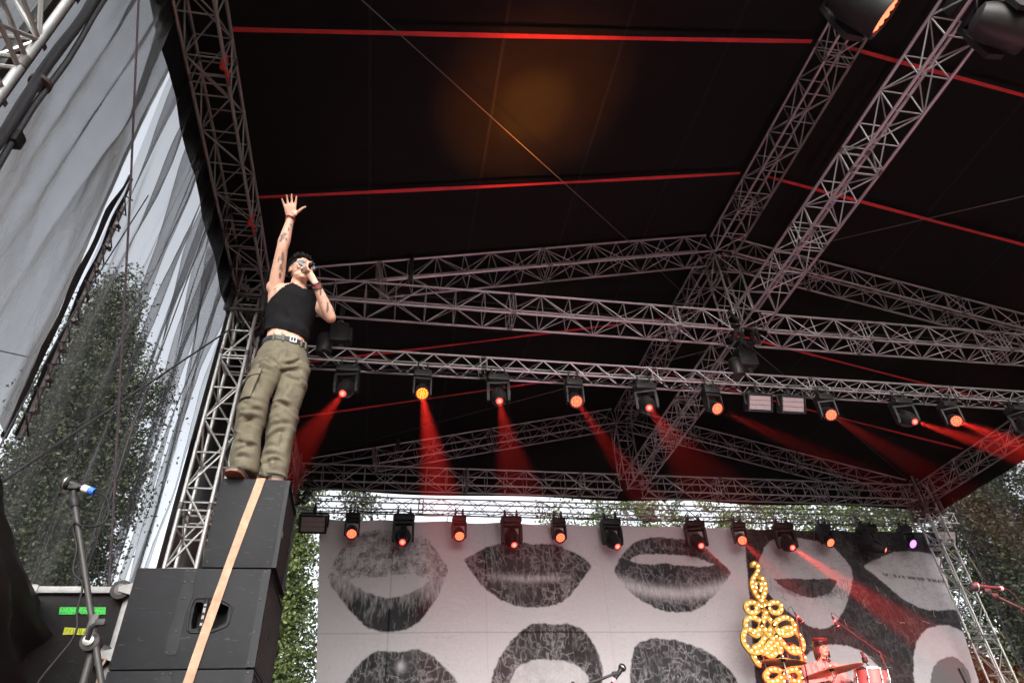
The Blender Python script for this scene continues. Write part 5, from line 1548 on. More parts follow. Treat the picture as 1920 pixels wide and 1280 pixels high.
for k, a_off in enumerate((-0.031, -0.011, 0.010, 0.030)):
    angs = [0.0, 0.55, 1.25, 2.0, 2.75, 3.35]
    rads = [0.046, 0.044, 0.036, 0.029, 0.026, 0.025]
    limb(body, [around(a_off * (1 - 0.04 * q), sgn * an, rd) for q, (an, rd) in enumerate(zip(angs, rads))], [0.0105, 0.0100, 0.0094, 0.0088, 0.0080, 0.0068], 10)
limb(body, [around(-0.020, 0.0, 0.060), around(-0.040, -sgn * 0.55, 0.042), around(-0.036, -sgn * 1.2, 0.032), around(-0.026, -sgn * 1.9, 0.026)], [0.0140, 0.0115, 0.0098, 0.0075], 10)
# head, turned to the singer's left and tipped a little forward
HC = Vector((-0.722, 3.700, 3.396))
HM = Matrix.Translation(HC) @ Matrix.Rotation(R(30), 4, 'Z') @ Matrix.Rotation(R(-2), 4, 'Y') @ Matrix.Rotation(R(6), 4, 'X')   # local: -y is the face
hb = lambda c, r, Mx=None: ball(body, (0, 0, 0), r, 16, HM @ Matrix.Translation(c) @ (Mx if Mx is not None else Matrix.Identity(4)))
hb((0, 0.012, 0.030), (0.073, 0.092, 0.085))
hb((0, -0.020, -0.010), (0.064, 0.068, 0.080))
hb((0, -0.030, -0.060), (0.052, 0.052, 0.042))
hb((0, -0.062, -0.086), (0.024, 0.020, 0.016))
hb((0, -0.092, 0.026), (0.052, 0.012, 0.012))
hb((0, -0.100, -0.012), (0.0115, 0.017, 0.020))
hb((0, -0.092, 0.008), (0.0095, 0.012, 0.022))
for sx in (-1, 1):
    hb((sx * 0.036, -0.070, -0.018), (0.022, 0.018, 0.018))
    hb((sx * 0.074, 0.012, -0.006), (0.008, 0.018, 0.030), Matrix.Rotation(R(12), 4, 'X'))
    hb((sx * 0.011, -0.098, -0.022), (0.008, 0.009, 0.007))
hb((0, -0.089, -0.044), (0.024, 0.010, 0.0055))
hb((0, -0.087, -0.060), (0.020, 0.010, 0.0065))
bo = fuse(body, 'body', 0.0055, 5, M['skin'], singer)
V = verts_np(bo)
base = np.tile(np.array([0.54, 0.315, 0.235]), (len(V), 1)) * (0.94 + 0.12 * noise3(V, 14, 3))[:, None]
def blot(c, r, k=0.9, col=(0.05, 0.055, 0.06), rag=0.0, seed=0, sc=75):
    d = (V - np.array(c)) / np.array(r)
    m_ = np.clip((1.0 - np.sqrt((d * d).sum(1))) * 9, 0, 1)
    if rag > 0:
        m_ = m_ * (noise3(V, sc, 30 + seed) > rag)
    base[:] = base * (1 - k * m_[:, None]) + np.array(col) * (k * m_[:, None])
armR = lambda t, l=0.0: ELR.lerp(WRR, t) + ndir * 0.036 + ldir * l
for (t_, l_, rl, rh, rag) in ((0.34, -0.012, 0.016, 0.034, 0.40), (0.42, -0.004, 0.014, 0.012, 0.3), (0.25, 0.014, 0.007, 0.012, 0.2), (0.60, 0.010, 0.007, 0.018, 0.1), (0.76, 0.016, 0.012, 0.007, 0.3), (0.22, -0.022, 0.010, 0.012, 0.35)):
    blot(armR(t_, l_), (rl, 0.05, rh), 0.8, rag=rag, seed=int(t_ * 100))
armU = lambda t, l=0.0: SHR.lerp(ELR, t) + ndir * 0.045 + ldir * l
for (t_, l_, rl, rh, rag) in ((0.72, 0.016, 0.012, 0.050, 0.36), (0.45, 0.018, 0.012, 0.045, 0.40), (0.70, -0.006, 0.006, 0.022, 0.2), (0.30, 0.020, 0.010, 0.02, 0.3)):
    blot(armU(t_, l_), (rl, 0.06, rh), 0.75, rag=rag, seed=int(t_ * 90))
armL = lambda t, l=0.0: ELL.lerp(WRL, t) + Vector((0.0 + l, -0.03, -0.01))
for (t_, l_, rl, rh, rag) in ((0.22, 0.004, 0.008, 0.030, 0.05), (0.45, -0.004, 0.014, 0.020, 0.42), (0.70, 0.004, 0.007, 0.024, 0.1), (0.38, 0.018, 0.007, 0.010, 0.1)):
    blot(armL(t_, l_), (rl, 0.05, rh), 0.85, rag=rag, seed=int(t_ * 70))
blot((-0.846, 3.66, 3.178), (0.026, 0.06, 0.026), 0.6, (0.08, 0.05, 0.035), 0.46, 3, 110)
blot((-0.80, 3.68, 3.248), (0.020, 0.06, 0.012), 0.6, rag=0.45, seed=9)
blot((-0.762, 3.69, 2.80), (0.010, 0.05, 0.04), 0.7, rag=0.3, seed=11)
blot((-0.66, 3.70, 2.79), (0.035, 0.06, 0.018), 0.7, rag=0.4, seed=12)
blot(HM @ Vector((0, -0.098, -0.052)), (0.024, 0.02, 0.012), 0.6, (0.42, 0.12, 0.11))
blot(H(0.0, 0.06, 0.012), (0.06, 0.05, 0.10), 0.35, (0.66, 0.36, 0.28))
paint(bo, base)

# tank top: the torso again, a little larger, with armholes and neckline cut out
tk = MB()
zs = np.linspace(2.80, 3.262, 70)
def t_at(z):
    T_ = np.array(TORSO)
    return [float(np.interp(z, T_[:, 0], T_[:, k])) for k in range(1, 6)]
rings = []
NR = 96
for z in zs:
    cx, cy, a, bk, ft = t_at(z)
    rings.append(sring((cx, cy, z), xd, yd, a + 0.009, bk + 0.009, NR, 2.35, ft + 0.010))
keep_f = []
VV = [p for r_ in rings for p in r_]
VV = [p + Vector((0, 0, 0)) for p in VV]
C0 = Vector((-0.745, 3.76, 0))
hem = lambda l: 2.862 - 0.10 * (l + 0.12)
for i in range(len(zs) - 1):
    for k in range(NR):
        k2 = (k + 1) % NR
        q = (i * NR + k, i * NR + k2, (i + 1) * NR + k2, (i + 1) * NR + k)
        c = sum((VV[j] for j in q), Vector()) / 4
        l = (c - C0).dot(xd); f_ = (c - C0).dot(fd)
        z = c.z
        if z < hem(l):
            continue
        if f_ > -0.03:
            topl = 3.065 + (l + 0.16) * 1.45           # raised-arm side: slants up to the neck
            topr = 3.262 - (l - 0.02) * 0.06
            neck = 3.188 + abs(l - 0.035) * 0.75
            if l < -0.02 and z > topl: continue
            if l > 0.128 and z > 3.185: continue
            if z > neck and abs(l) < 0.10: continue
        else:
            if abs(l) > 0.12 and z > 3.14: continue
        keep_f.append(q)
P_ = np.array([tuple(p) for p in VV])
wr = 0.005 * np.sin(P_[:, 2] * 60 + P_[:, 0] * 25 + 4 * vnoise(P_[:, 0] * 9, P_[:, 2] * 9, 5)) * np.clip((3.02 - P_[:, 2]) / 0.12, 0, 1) + 0.008 * ((1 - np.abs(2 * vnoise((P_[:, 0] + 0.5 * P_[:, 2]) * 14, (P_[:, 2] - 0.6 * P_[:, 0]) * 5, 15) - 1)) ** 2 - 0.35) * np.clip((3.14 - P_[:, 2]) / 0.1, 0, 1)
cen = np.array([C0.x, C0.y, 0]); dv = P_ - cen; dv[:, 2] = 0; dv /= np.linalg.norm(dv, axis=1)[:, None]
P_ = P_ + dv * wr[:, None]
# chest muscles push the cloth out
for sx in (-1, 1):
    c = np.array(C0) + np.array([0, 0, 3.145]) + np.array(xd) * (sx * 0.072) + np.array(fd) * 0.11
    d2 = (((P_ - c) / np.array([0.09, 0.07, 0.06])) ** 2).sum(1)
    P_ += np.array(fd)[None] * (0.010 * np.exp(-d2))[:, None]
to = mesh_obj('tank_top', P_.tolist(), keep_f, M['tank'], singer, True)
sm_ = to.modifiers.new('thick', 'SOLIDIFY'); sm_.thickness = 0.004; sm_.offset = 1.0

# trousers
LEGR = [(2.63, -0.815, 3.765, 0.092, 0.108), (2.52, -0.822, 3.760, 0.090, 0.102), (2.42, -0.838, 3.752, 0.086, 0.098), (2.32, -0.853, 3.745, 0.080, 0.092), (2.24, -0.860, 3.745, 0.078, 0.088), (2.15, -0.858, 3.755, 0.074, 0.086), (2.05, -0.852, 3.772, 0.071, 0.084), (1.95, -0.846, 3.788, 0.068, 0.082), (1.885, -0.842, 3.795, 0.067, 0.083), (1.855, -0.842, 3.797, 0.065, 0.082)]
LEGL = [(2.63, -0.668, 3.815, 0.092, 0.108), (2.52, -0.668, 3.815, 0.088, 0.102), (2.42, -0.672, 3.818, 0.082, 0.098), (2.32, -0.678, 3.822, 0.076, 0.092), (2.24, -0.680, 3.828, 0.073, 0.088), (2.15, -0.682, 3.838, 0.072, 0.087), (2.05, -0.684, 3.848, 0.074, 0.088), (1.95, -0.686, 3.856, 0.078, 0.092), (1.885, -0.688, 3.860, 0.081, 0.096), (1.835, -0.690, 3.860, 0.080, 0.096)]
tr_ = MB()
loft(tr_, [sring((-0.742, 3.790, 2.545), xd, yd, 0.118, 0.098, 36, 2.3), sring((-0.742, 3.792, 2.60), xd, yd, 0.158, 0.122, 36, 2.3), sring((-0.743, 3.796, 2.68), xd, yd, 0.156, 0.122, 36, 2.3), sring((-0.744, 3.796, 2.74), xd, yd, 0.147, 0.112, 36, 2.3), sring((-0.745, 3.795, 2.785), xd, yd, 0.142, 0.107, 36, 2.3)])
for LG in (LEGR, LEGL):
    loft(tr_, [sring((cx, cy, z), xd, yd, a, b_, 32, 2.2) for z, cx, cy, a, b_ in LG][::-1])
po = fuse(tr_, 'trousers', 0.0065, 4, M['olive'], singer)
V = verts_np(po); N = norms_np(po)
leg = (V[:, 0] > -0.752).astype(float)
k1 = np.exp(-((V[:, 2] - 2.22) / 0.10) ** 2); k2 = np.exp(-((V[:, 2] - 1.92) / 0.09) ** 2); k3 = np.exp(-((V[:, 2] - 2.56) / 0.09) ** 2)
leg2 = leg * 9.0
def ridge(su, sv, seed, ang):
    c_, s_ = math.cos(ang), math.sin(ang)
    p_ = (V[:, 0] - V[:, 1] * 0.6); q_ = V[:, 2]
    sg = np.where(leg > 0, 1.0, -1.0)
    a_ = p_ * sg * c_ + q_ * s_; b_ = -p_ * sg * s_ + q_ * c_
    wz = 0.05 * (vnoise(p_ * 6 + leg2, q_ * 6, seed + 5) - 0.5)
    n_ = vnoise((a_ + wz) * su + leg2, (b_ + wz) * sv + 3 * leg, seed)
    return (1 - np.abs(2 * n_ - 1)) ** 2.2
zv = V[:, 2]
cr = 0.011 * ridge(2.2, 12, 61, 0.75) * (0.3 + 0.7 * k1 + 0.8 * k2 + 0.7 * k3) + 0.010 * ridge(2.6, 15, 64, -0.85) * (0.4 + 0.7 * k1 + 0.4 * k3) + 0.016 * ridge(11, 2.2, 67, 0.3) + 0.004 * ridge(9, 26, 69, 0.5)
cr += 0.026 * (noise3(V, 6, 75) - 0.5) - 0.010
# pressed creases: short sharp valleys with a soft roll beside them
rgc = np.random.default_rng(12)
def crease(x0, z0, x1, z1, a_, w_):
    global cr
    d = np.array([x1 - x0, z1 - z0]); L_ = np.hypot(*d); d /= L_
    px_ = V[:, 0] - x0; pz_ = V[:, 2] - z0
    t_ = (px_ * d[0] + pz_ * d[1]) / L_
    n_ = -px_ * d[1] + pz_ * d[0] + 0.006 * np.sin(t_ * 5 + x0 * 90)
    env = np.exp(-((t_ - 0.5) / 0.42) ** 4) * (N[:, 1] < 0.35)
    cr = cr + a_ * env * (-np.exp(-(n_ / w_) ** 2) + 0.9 * np.exp(-((n_ - 2.0 * w_) / (1.5 * w_)) ** 2))
for (x0, z0, x1, z1) in ((-0.77, 2.56, -0.86, 2.62), (-0.77, 2.54, -0.88, 2.57), (-0.78, 2.51, -0.89, 2.49), (-0.71, 2.56, -0.62, 2.63), (-0.71, 2.53, -0.61, 2.56), (-0.71, 2.50, -0.60, 2.47), (-0.745, 2.74, -0.742, 2.58),
        (-0.92, 2.31, -0.80, 2.26), (-0.93, 2.27, -0.80, 2.205), (-0.92, 2.20, -0.79, 2.22), (-0.93, 2.17, -0.80, 2.14), (-0.90, 2.12, -0.79, 2.17), (-0.86, 2.10, -0.83, 1.98), (-0.90, 2.03, -0.80, 1.97), (-0.90, 1.96, -0.79, 1.99), (-0.89, 1.93, -0.80, 1.90),
        (-0.745, 2.33, -0.63, 2.27), (-0.74, 2.27, -0.62, 2.30), (-0.74, 2.22, -0.63, 2.16), (-0.73, 2.15, -0.62, 2.19), (-0.75, 2.08, -0.64, 2.13), (-0.74, 2.04, -0.63, 1.98), (-0.75, 1.98, -0.62, 1.95), (-0.66, 2.16, -0.65, 1.98), (-0.71, 1.96, -0.70, 1.87), (-0.75, 1.91, -0.63, 1.93), (-0.87, 2.45, -0.80, 2.36), (-0.67, 2.45, -0.70, 2.34), (-0.84, 2.60, -0.87, 2.48)):
    crease(x0, z0, x1, z1, rgc.uniform(0.008, 0.014), rgc.uniform(0.009, 0.015))
cr *= np.clip((2.76 - V[:, 2]) / 0.08, 0.0, 1)
set_verts(po, V + N * cr[:, None])
def leg_patch(LG, z0, z1, a0, a1, inf, name, thick=0.006, mt=None, nz_=14, na=12):
    A_ = np.array(LG)[::-1]
    vs = []; fs = []
    for i in range(nz_ + 1):
        z = z0 + (z1 - z0) * i / nz_
        cx, cy, a, b_ = [float(np.interp(z, A_[:, 0], A_[:, k])) for k in range(1, 5)]
        for j in range(na + 1):
            t = R(a0 + (a1 - a0) * j / na)
            c_, s_ = math.cos(t), math.sin(t)
            e = 2 / 2.2
            bul = inf + 0.006 * math.sin(math.pi * i / nz_) * math.sin(math.pi * j / na) + 0.002 * math.sin(i * 1.9 + j * 2.3)
            vs.append(Vector((cx, cy, z)) + xd * ((a + bul) * math.copysign(abs(c_) ** e, c_)) + yd * ((b_ + bul) * math.copysign(abs(s_) ** e, s_)))
    for i in range(nz_):
        for j in range(na):
            q = i * (na + 1) + j
            fs.append((q, q + 1, q + na + 2, q + na + 1))
    o = mesh_obj(name, vs, fs, mt or M['olive2'], singer, True)
    s_ = o.modifiers.new('thick', 'SOLIDIFY'); s_.thickness = thick; s_.offset = -1
    return o
leg_patch(LEGR, 2.29, 2.465, 188, 250, 0.010, 'cargo_pocket')
leg_patch(LEGR, 2.455, 2.505, 186, 252, 0.016, 'pocket_flap')
leg_patch(LEGL, 2.30, 2.465, 290, 352, 0.009, 'cargo_pocket')
leg_patch(LEGL, 2.455, 2.500, 288, 354, 0.015, 'pocket_flap')
leg_patch(LEGR, 1.862, 1.888, 0, 360, 0.004, 'hem', 0.005, M['olive'], 2, 40)
leg_patch(LEGL, 1.842, 1.868, 0, 360, 0.004, 'hem', 0.005, M['olive'], 2, 40)
# fly seam and belt with loops and buckle
bt = MB()
rg_ = []
for z, inf in ((2.760, 0.002), (2.762, 0.0065), (2.797, 0.0065), (2.799, 0.002)):
    rg_.append(sring((-0.7445, 3.7955, z), xd, yd, 0.143 + inf, 0.108 + inf, 48, 2.3))
loft(bt, rg_, False)
be = bt.build('belt', M['belt'], singer, True, 50)
bc = Vector((-0.7445, 3.7955, 2.779)) + fd * 0.118 + xd * 0.028
bk_ = MB()
BM = Matrix.Translation(bc) @ Matrix.Rotation(YAW, 4, 'Z')
for (cx, cz, w2, h2) in ((0, 0.019, 0.042, 0.006), (0, -0.019, 0.042, 0.006), (-0.019, 0, 0.006, 0.044), (0.019, 0, 0.006, 0.044), (0, 0, 0.004, 0.036)):
    bk_.box((cx, 0, cz), (w2, 0.006, h2))
bk_.build('buckle', M['silver'], be, False, None, BM)
for l_ in (-0.095, -0.035, 0.085, 0.118):
    f_ = 0.108 * (1 - abs(l_ / 0.145) ** 2.3) ** (1 / 2.3) + 0.010
    c = Vector((-0.7445, 3.7955, 2.778)) + fd * f_ + xd * l_
    MB().box((0, 0, 0), (0.012, 0.006, 0.056), None, 0.002).build('belt_loop', M['olive2'], be, True, 40, Matrix.Translation(c) @ Matrix.Rotation(YAW + l_ * 4.5, 4, 'Z'))
# shoes
def shoe(ank, yaw, nm):
    T = Matrix.Translation(ank) @ Matrix.Rotation(yaw, 4, 'Z')
    rs = []
    for (y, hw, h) in ((0.075, 0.026, 0.075), (0.06, 0.036, 0.088), (0.02, 0.040, 0.085), (-0.05, 0.043, 0.070), (-0.11, 0.047, 0.056), (-0.155, 0.043, 0.046), (-0.18, 0.030, 0.036), (-0.19, 0.014, 0.028)):
        pts = []
        for k in range(20):
            t = 2 * math.pi * k / 20
            z = 0.022 + (h - 0.022) * max(0, math.sin(t)) ** 0.7 if math.sin(t) > 0 else 0.022
            pts.append(Vector((hw * math.copysign(abs(math.cos(t)) ** 0.8, math.cos(t)), y, z)))
        rs.append(pts)
    mb = MB(); loft(mb, rs)
    s_ = mb.build('shoe', M['shoe'], singer, True, 60, T)
    out = [(0.028, 0.078), (0.040, 0.055), (0.043, 0.0), (0.046, -0.06), (0.050, -0.11), (0.046, -0.158), (0.032, -0.186), (0.0, -0.197), (-0.032, -0.186), (-0.046, -0.158), (-0.050, -0.11), (-0.046, -0.06), (-0.043, 0.0), (-0.040, 0.055), (-0.028, 0.078)]
    so = MB().prism(out, 0.0, 0.024)
    so.build('sole', M['gum'], s_, True, 40, T)
    MB().prism([(x * 1.01, y * 1.01) for x, y in out], 0.016, 0.028).build('foxing', M['shoe'], s_, True, 40, T)
    la = MB()
    for k in range(4):
        la.tube([(-0.022, -0.03 - k * 0.02, 0.072 - k * 0.006), (0, -0.032 - k * 0.02, 0.082 - k * 0.007), (0.022, -0.03 - k * 0.02, 0.072 - k * 0.006)], 0.003, 6)
    la.build('laces', M['cab_plate'], s_, True, None, T)
    return s_
shoe((-0.842, 3.800, 1.7785), R(-8), 'r')
shoe((-0.684, 3.900, 1.7785), R(16), 'l')
limbs = MB()
for (cx, cy) in ((-0.842, 3.805), (-0.684, 3.895)):
    limbs.tube([(cx, cy, 1.84), (cx, cy, 1.90)], 0.045, 12)
    limbs.build('sock', M['shoe'], singer, True)
    limbs = MB()
# hair: a cap of overlapping locks
ha = MB()
rg2 = random.Random(5)
ball(ha, (0, 0, 0), (0.079, 0.092, 0.080), 18, HM @ Matrix.Translation((0, 0.024, 0.045)))
n_ = 0
while n_ < 620:
    a = rg2.uniform(0, 2 * math.pi); e = rg2.uniform(-0.75, 1.5)
    d = Vector((math.cos(a) * math.cos(e), math.sin(a) * math.cos(e), math.sin(e)))
    if d.y < -0.25 and d.z < 0.50: continue
    if d.y < 0.1 and d.z < 0.0: continue
    n_ += 1
    p = Vector((d.x * 0.076, 0.018 + d.y * 0.092, 0.040 + d.z * 0.083))
    dr = (d + Vector((rg2.uniform(-.5, .5), rg2.uniform(-.1, .5), rg2.uniform(-.3, .5)))).normalized()
    L_ = rg2.uniform(0.016, 0.036) * (1.15 if d.z > 0.6 else 0.8)
    p2 = p + dr * L_ * 0.55 + Vector((0, 0, -0.002)); p3 = p2 + (dr + Vector((rg2.uniform(-.5, .5), rg2.uniform(-.5, .5), rg2.uniform(-.7, .3)))).normalized() * L_ * 0.5
    ha.tube([HM @ (p - d * 0.006), HM @ p2, HM @ p3], [0.0055, 0.0042, 0.0009], 4)
ha.build('hair', M['hair'], singer, True)
# sunglasses
sg = MB(); sgf = MB()
for sx in (-1, 1):
    pts = []
    for k in range(20):
        t = 2 * math.pi * k / 20
        pts.append(Vector((sx * 0.032 + 0.0300 * math.cos(t) * (1 + 0.06 * sx * math.cos(t)), -0.099 + 0.010 * abs(sx * 0.032 + 0.0285 * math.cos(t)) / 0.06, 0.006 + 0.0195 * math.sin(t) + 0.004 * sx * math.cos(t))))
    c = sum(pts, Vector()) / 20 + Vector((0, -0.004, 0))
    b0 = len(sg.v); sg.v += [HM @ p for p in pts] + [HM @ c]
    sg.f += [(b0 + k, b0 + (k + 1) % 20, b0 + 20) for k in range(20)]
    sgf.tube([HM @ p for p in pts + pts[:1]], 0.0034, 6, False)
    sgf.tube([HM @ Vector(q) for q in ((sx * 0.060, -0.088, 0.010), (sx * 0.074, -0.06, 0.010), (sx * 0.077, 0.0, 0.010), (sx * 0.074, 0.03, 0.0))], 0.0024, 6)
sgf.tube([HM @ Vector(q) for q in ((-0.006, -0.101, 0.008), (0, -0.104, 0.011), (0.006, -0.101, 0.008))], 0.0022, 6)
gl = sgf.build('sunglasses', M['frame_grey'], singer, True)
sg.build('lenses', M['glass_dark'], gl, True)
# bracelets and necklace
def bangle(c, ax_, r_, t_, mt, nm):
    F = frame(c, ax_)
    MB().tube([F @ Vector((r_ * math.cos(2 * math.pi * k / 24), r_ * math.sin(2 * math.pi * k / 24), 0.004 * math.sin(4 * math.pi * k / 24))) for k in range(25)], t_, 6, False).build(nm, mt, singer, True)
ad_ = (WRR - ELR).normalized()
bangle(WRR - ad_ * 0.004, ad_, 0.031, 0.0052, M['beads'], 'bracelet')
bangle(WRR - ad_ * 0.016, ad_ + Vector((0.2, 0, 0.1)), 0.032, 0.0028, M['redthread'], 'bracelet')
ad2 = (WRL - ELL).normalized()
for q, mt_ in ((-0.002, M['beads']), (0.010, M['beads']), (0.020, M['redthread']), (0.034, M['beads'])):
    bangle(WRL - ad2 * q, ad2 + Vector((0.1 * math.sin(q * 200), 0, 0)), 0.031, 0.0042, mt_, 'bracelet')
nk = MB()
np_ = [(-0.790, 3.700, 3.262), (-0.775, 3.655, 3.225), (-0.757, 3.640, 3.165), (-0.752, 3.634, 3.120)]
np2 = [(-0.690, 3.715, 3.262), (-0.712, 3.665, 3.225), (-0.742, 3.642, 3.165), (-0.750, 3.634, 3.120)]
nk.tube(np_, 0.0016, 5).tube(np2, 0.0016, 5)
no = nk.build('necklace', M['beads'], singer, True)
MB().lathe([(0.004, -0.003), (0.012, -0.002), (0.012, 0.002), (0.004, 0.003)], 14, Matrix.Translation((-0.751, 3.628, 3.105)) @ Matrix.Rotation(R(90), 4, 'X')).build('pendant', M['silver'], no, True, 40)
mic('black handheld microphone gripped at the mouth of the singer', MT + (MT - MTL).normalized() * 0.004, MTL, [], None, 0.0135)
# ------------------------------------------------------------------ drum riser
o = MB().box((6.1, 9.3, (DZ + 0.92) / 2), (2.6, 2.2, 0.92 - DZ)).build('drum_riser', M['deck'])
tag(o, 'black drum riser under the drum kit, below the frame', 'riser')

# ------------------------------------------------------------------ marquee sign: gold knotted ornament with bulbs
SIGN = {
    'finial': [(5.832, 3.488), (5.834, 3.527), (5.883, 3.549), (5.923, 3.505), (5.902, 3.432), (5.839, 3.357), (5.776, 3.293), (5.738, 3.208), (5.748, 3.119), (5.786, 3.025), (5.831, 2.967), (5.873, 2.921)],
    'flame': [(5.878, 3.337), (5.935, 3.317), (5.962, 3.243), (5.95, 3.147), (5.902, 3.063), (5.839, 2.992), (5.783, 2.926), (5.702, 2.85)],
    'inner1': [(5.841, 3.277), (5.791, 3.192), (5.815, 3.125)],
    'inner2': [(5.873, 3.277), (5.898, 3.192), (5.847, 3.108)],
    'curlL': [(5.911, 3.0), (5.826, 2.902), (5.742, 2.832), (5.652, 2.788), (5.577, 2.805), (5.548, 2.861), (5.578, 2.923), (5.667, 2.947), (5.743, 2.915), (5.803, 2.872), (5.847, 2.788)],
    'curlR': [(5.809, 2.967), (5.875, 2.882), (5.943, 2.834), (5.99, 2.792), (6.071, 2.796), (6.137, 2.853), (6.135, 2.915), (6.061, 2.951), (5.966, 2.926), (5.888, 2.853), (5.842, 2.772), (5.789, 2.685), (5.719, 2.59), (5.633, 2.52), (5.539, 2.533), (5.476, 2.58), (5.479, 2.646), (5.53, 2.701), (5.629, 2.721), (5.709, 2.677), (5.739, 2.598), (5.781, 2.512), (5.844, 2.426), (5.898, 2.341), (5.935, 2.265), (5.901, 2.213)],
    'knotR': [(5.855, 2.756), (5.901, 2.668), (5.946, 2.581), (6.008, 2.495), (6.073, 2.471), (6.168, 2.486), (6.246, 2.533), (6.275, 2.604), (6.239, 2.692), (6.153, 2.721), (6.032, 2.684), (5.933, 2.61), (5.828, 2.519), (5.729, 2.427), (5.639, 2.343), (5.558, 2.294), (5.496, 2.292)],
    'ringL': [(5.762, 2.566), (5.626, 2.466), (5.537, 2.497), (5.471, 2.544), (5.399, 2.475), (5.377, 2.383), (5.404, 2.307), (5.463, 2.239), (5.574, 2.231), (5.681, 2.267), (5.796, 2.357), (5.911, 2.441), (6.036, 2.526), (6.158, 2.568), (6.255, 2.533), (6.317, 2.447), (6.333, 2.346), (6.29, 2.262), (6.197, 2.225), (6.106, 2.233), (6.052, 2.287), (6.0, 2.356), (5.947, 2.441), (5.893, 2.527)],
    'dia1': [(5.504, 2.291), (5.598, 2.313), (5.639, 2.275), (5.704, 2.2), (5.787, 2.184), (5.898, 2.258)],
    'dia2': [(5.622, 2.215), (5.737, 2.252), (5.864, 2.319), (5.959, 2.395)],
    'lowL': [(5.473, 2.232), (5.486, 2.157), (5.515, 2.09), (5.574, 2.056)],
    'lowR': [(6.064, 2.226), (6.175, 2.293), (6.254, 2.209), (6.285, 2.134), (6.204, 2.063), (6.103, 2.049)],
    'bow': [(5.677, 1.986), (5.6, 1.914), (5.622, 1.847), (5.711, 1.831), (5.812, 1.878), (5.903, 1.946), (6.002, 1.981), (6.091, 1.988), (6.152, 1.936), (6.142, 1.856), (6.044, 1.821), (5.972, 1.866), (5.907, 1.932), (5.827, 1.979), (5.737, 1.995), (5.677, 1.986)],
    'stem': [(5.877, 1.918), (5.831, 1.775), (5.786, 1.634)],
}
M['gold'] = mat('gold_painted_channel', (0.46, 0.27, 0.05), 0.4, 0.3, 0.15, 12)
M['bulb'] = emis('lit_warm_bulb', (1.0, 0.68, 0.27), 5.0)
sign = thing('marquee_sign', 'gold ornament of knotted loops studded with lit bulbs beside the drummer', 'sign', (5.85, 9.9, 0.92))
bulb_me = MB()
ball(bulb_me, (0, 0, 0), (0.0108, 0.0108, 0.0108), 10)
bulb_me = bulb_me.mesh('bulb', M['bulb'], True)
nb_ = 0
taken = []
for pi, (k, pts) in enumerate(SIGN.items()):
    P = spline([(x, 0, z) for x, z in pts], 6)
    off = 0.0035 * pi
    w2, lip = (0.039, 0.006) if k not in ('inner1', 'inner2') else (0.020, 0.004)
    mb = MB()
    prof = [(-w2, 0.045), (-w2, 0.0), (-w2 + lip, 0.0), (-w2 + lip, 0.018), (w2 - lip, 0.018), (w2 - lip, 0.0), (w2, 0.0), (w2, 0.045)]
    for i, p in enumerate(P):
        t = (P[min(i + 1, len(P) - 1)] - P[max(i - 1, 0)]).normalized()
        n_ = Vector((-t.z, 0, t.x))
        for (a, dy) in prof:
            mb.v.append(Vector((p.x, 9.88 + off + dy, p.z)) + n_ * a)
    m_ = len(prof)
    for i in range(len(P) - 1):
        for q in range(m_):
            q2 = (q + 1) % m_
            mb.f.append((i * m_ + q, i * m_ + q2, (i + 1) * m_ + q2, (i + 1) * m_ + q))
    ch = mb.build('channel', M['gold'], sign, False)
    d = 0.03
    last = P[0]
    acc = 0.0
    for i in range(1, len(P)):
        acc += (P[i] - P[i - 1]).length
        if acc >= (0.070 if k[:5] != 'inner' else 0.05):
            acc = 0
            c = Vector((P[i].x, 9.872 + off * 0.3, P[i].z))
            if any((c - q).length < 0.045 for q in taken):
                continue
            taken.append(c)
            inst('bulb', bulb_me, Matrix.Translation(c), sign)
for x in (5.62, 6.02):
    rod('post', (x, 9.97, 0.92), (x + 0.05, 9.97, 2.5), 0.018, M['stand'], sign)
rod('strut', (5.55, 9.965, 2.36), (6.2, 9.965, 2.36), 0.014, M['stand'], sign)

# ------------------------------------------------------------------ the drummer
M['jacket'] = mat('pale_linen_jacket', (0.30, 0.25, 0.235), 0.85, 0, 0.1, 12, 0.4, 90, 0.2)
M['cap_cloth'] = mat('maroon_cap_cloth', (0.035, 0.016, 0.014), 0.8)
M['patent'] = mat('black_patent_peak', (0.012, 0.012, 0.012), 0.2)
M['brown_hair'] = mat('dark_brown_hair', (0.03, 0.018, 0.012), 0.5)
dr = thing('person', 'drummer in pale jacket and peaked cap, lit red behind a cymbal', 'person', (6.15, 9.35, 0.92))
xd2 = Vector((0.97, -0.24, 0)).normalized(); yd2 = Vector((0.24, 0.97, 0)).normalized(); fd2 = -yd2
jk = MB()
loft(jk, [sring((6.15, 9.38, z), xd2, yd2, a, b_, 28, 2.5) for z, a, b_ in ((1.35, 0.19, 0.14), (1.50, 0.185, 0.135), (1.65, 0.195, 0.135), (1.78, 0.21, 0.135), (1.88, 0.21, 0.12), (1.935, 0.15, 0.095), (1.965, 0.085, 0.075))])
S1 = Vector((6.15, 9.38, 1.88)) - xd2 * 0.195; S2 = Vector((6.15, 9.38, 1.88)) + xd2 * 0.195
E1 = S1 + Vector((-0.06, -0.10, -0.27)); E2 = S2 + Vector((0.09, -0.12, -0.26))
W1 = E1 + Vector((0.06, -0.24, 0.02)); W2 = E2 + Vector((0.08, -0.24, -0.02))
limb(jk, [S1, S1.lerp(E1, 0.5), E1], [0.075, 0.064, 0.056]); limb(jk, [E1, E1.lerp(W1, 0.5), W1], [0.055, 0.048, 0.042])
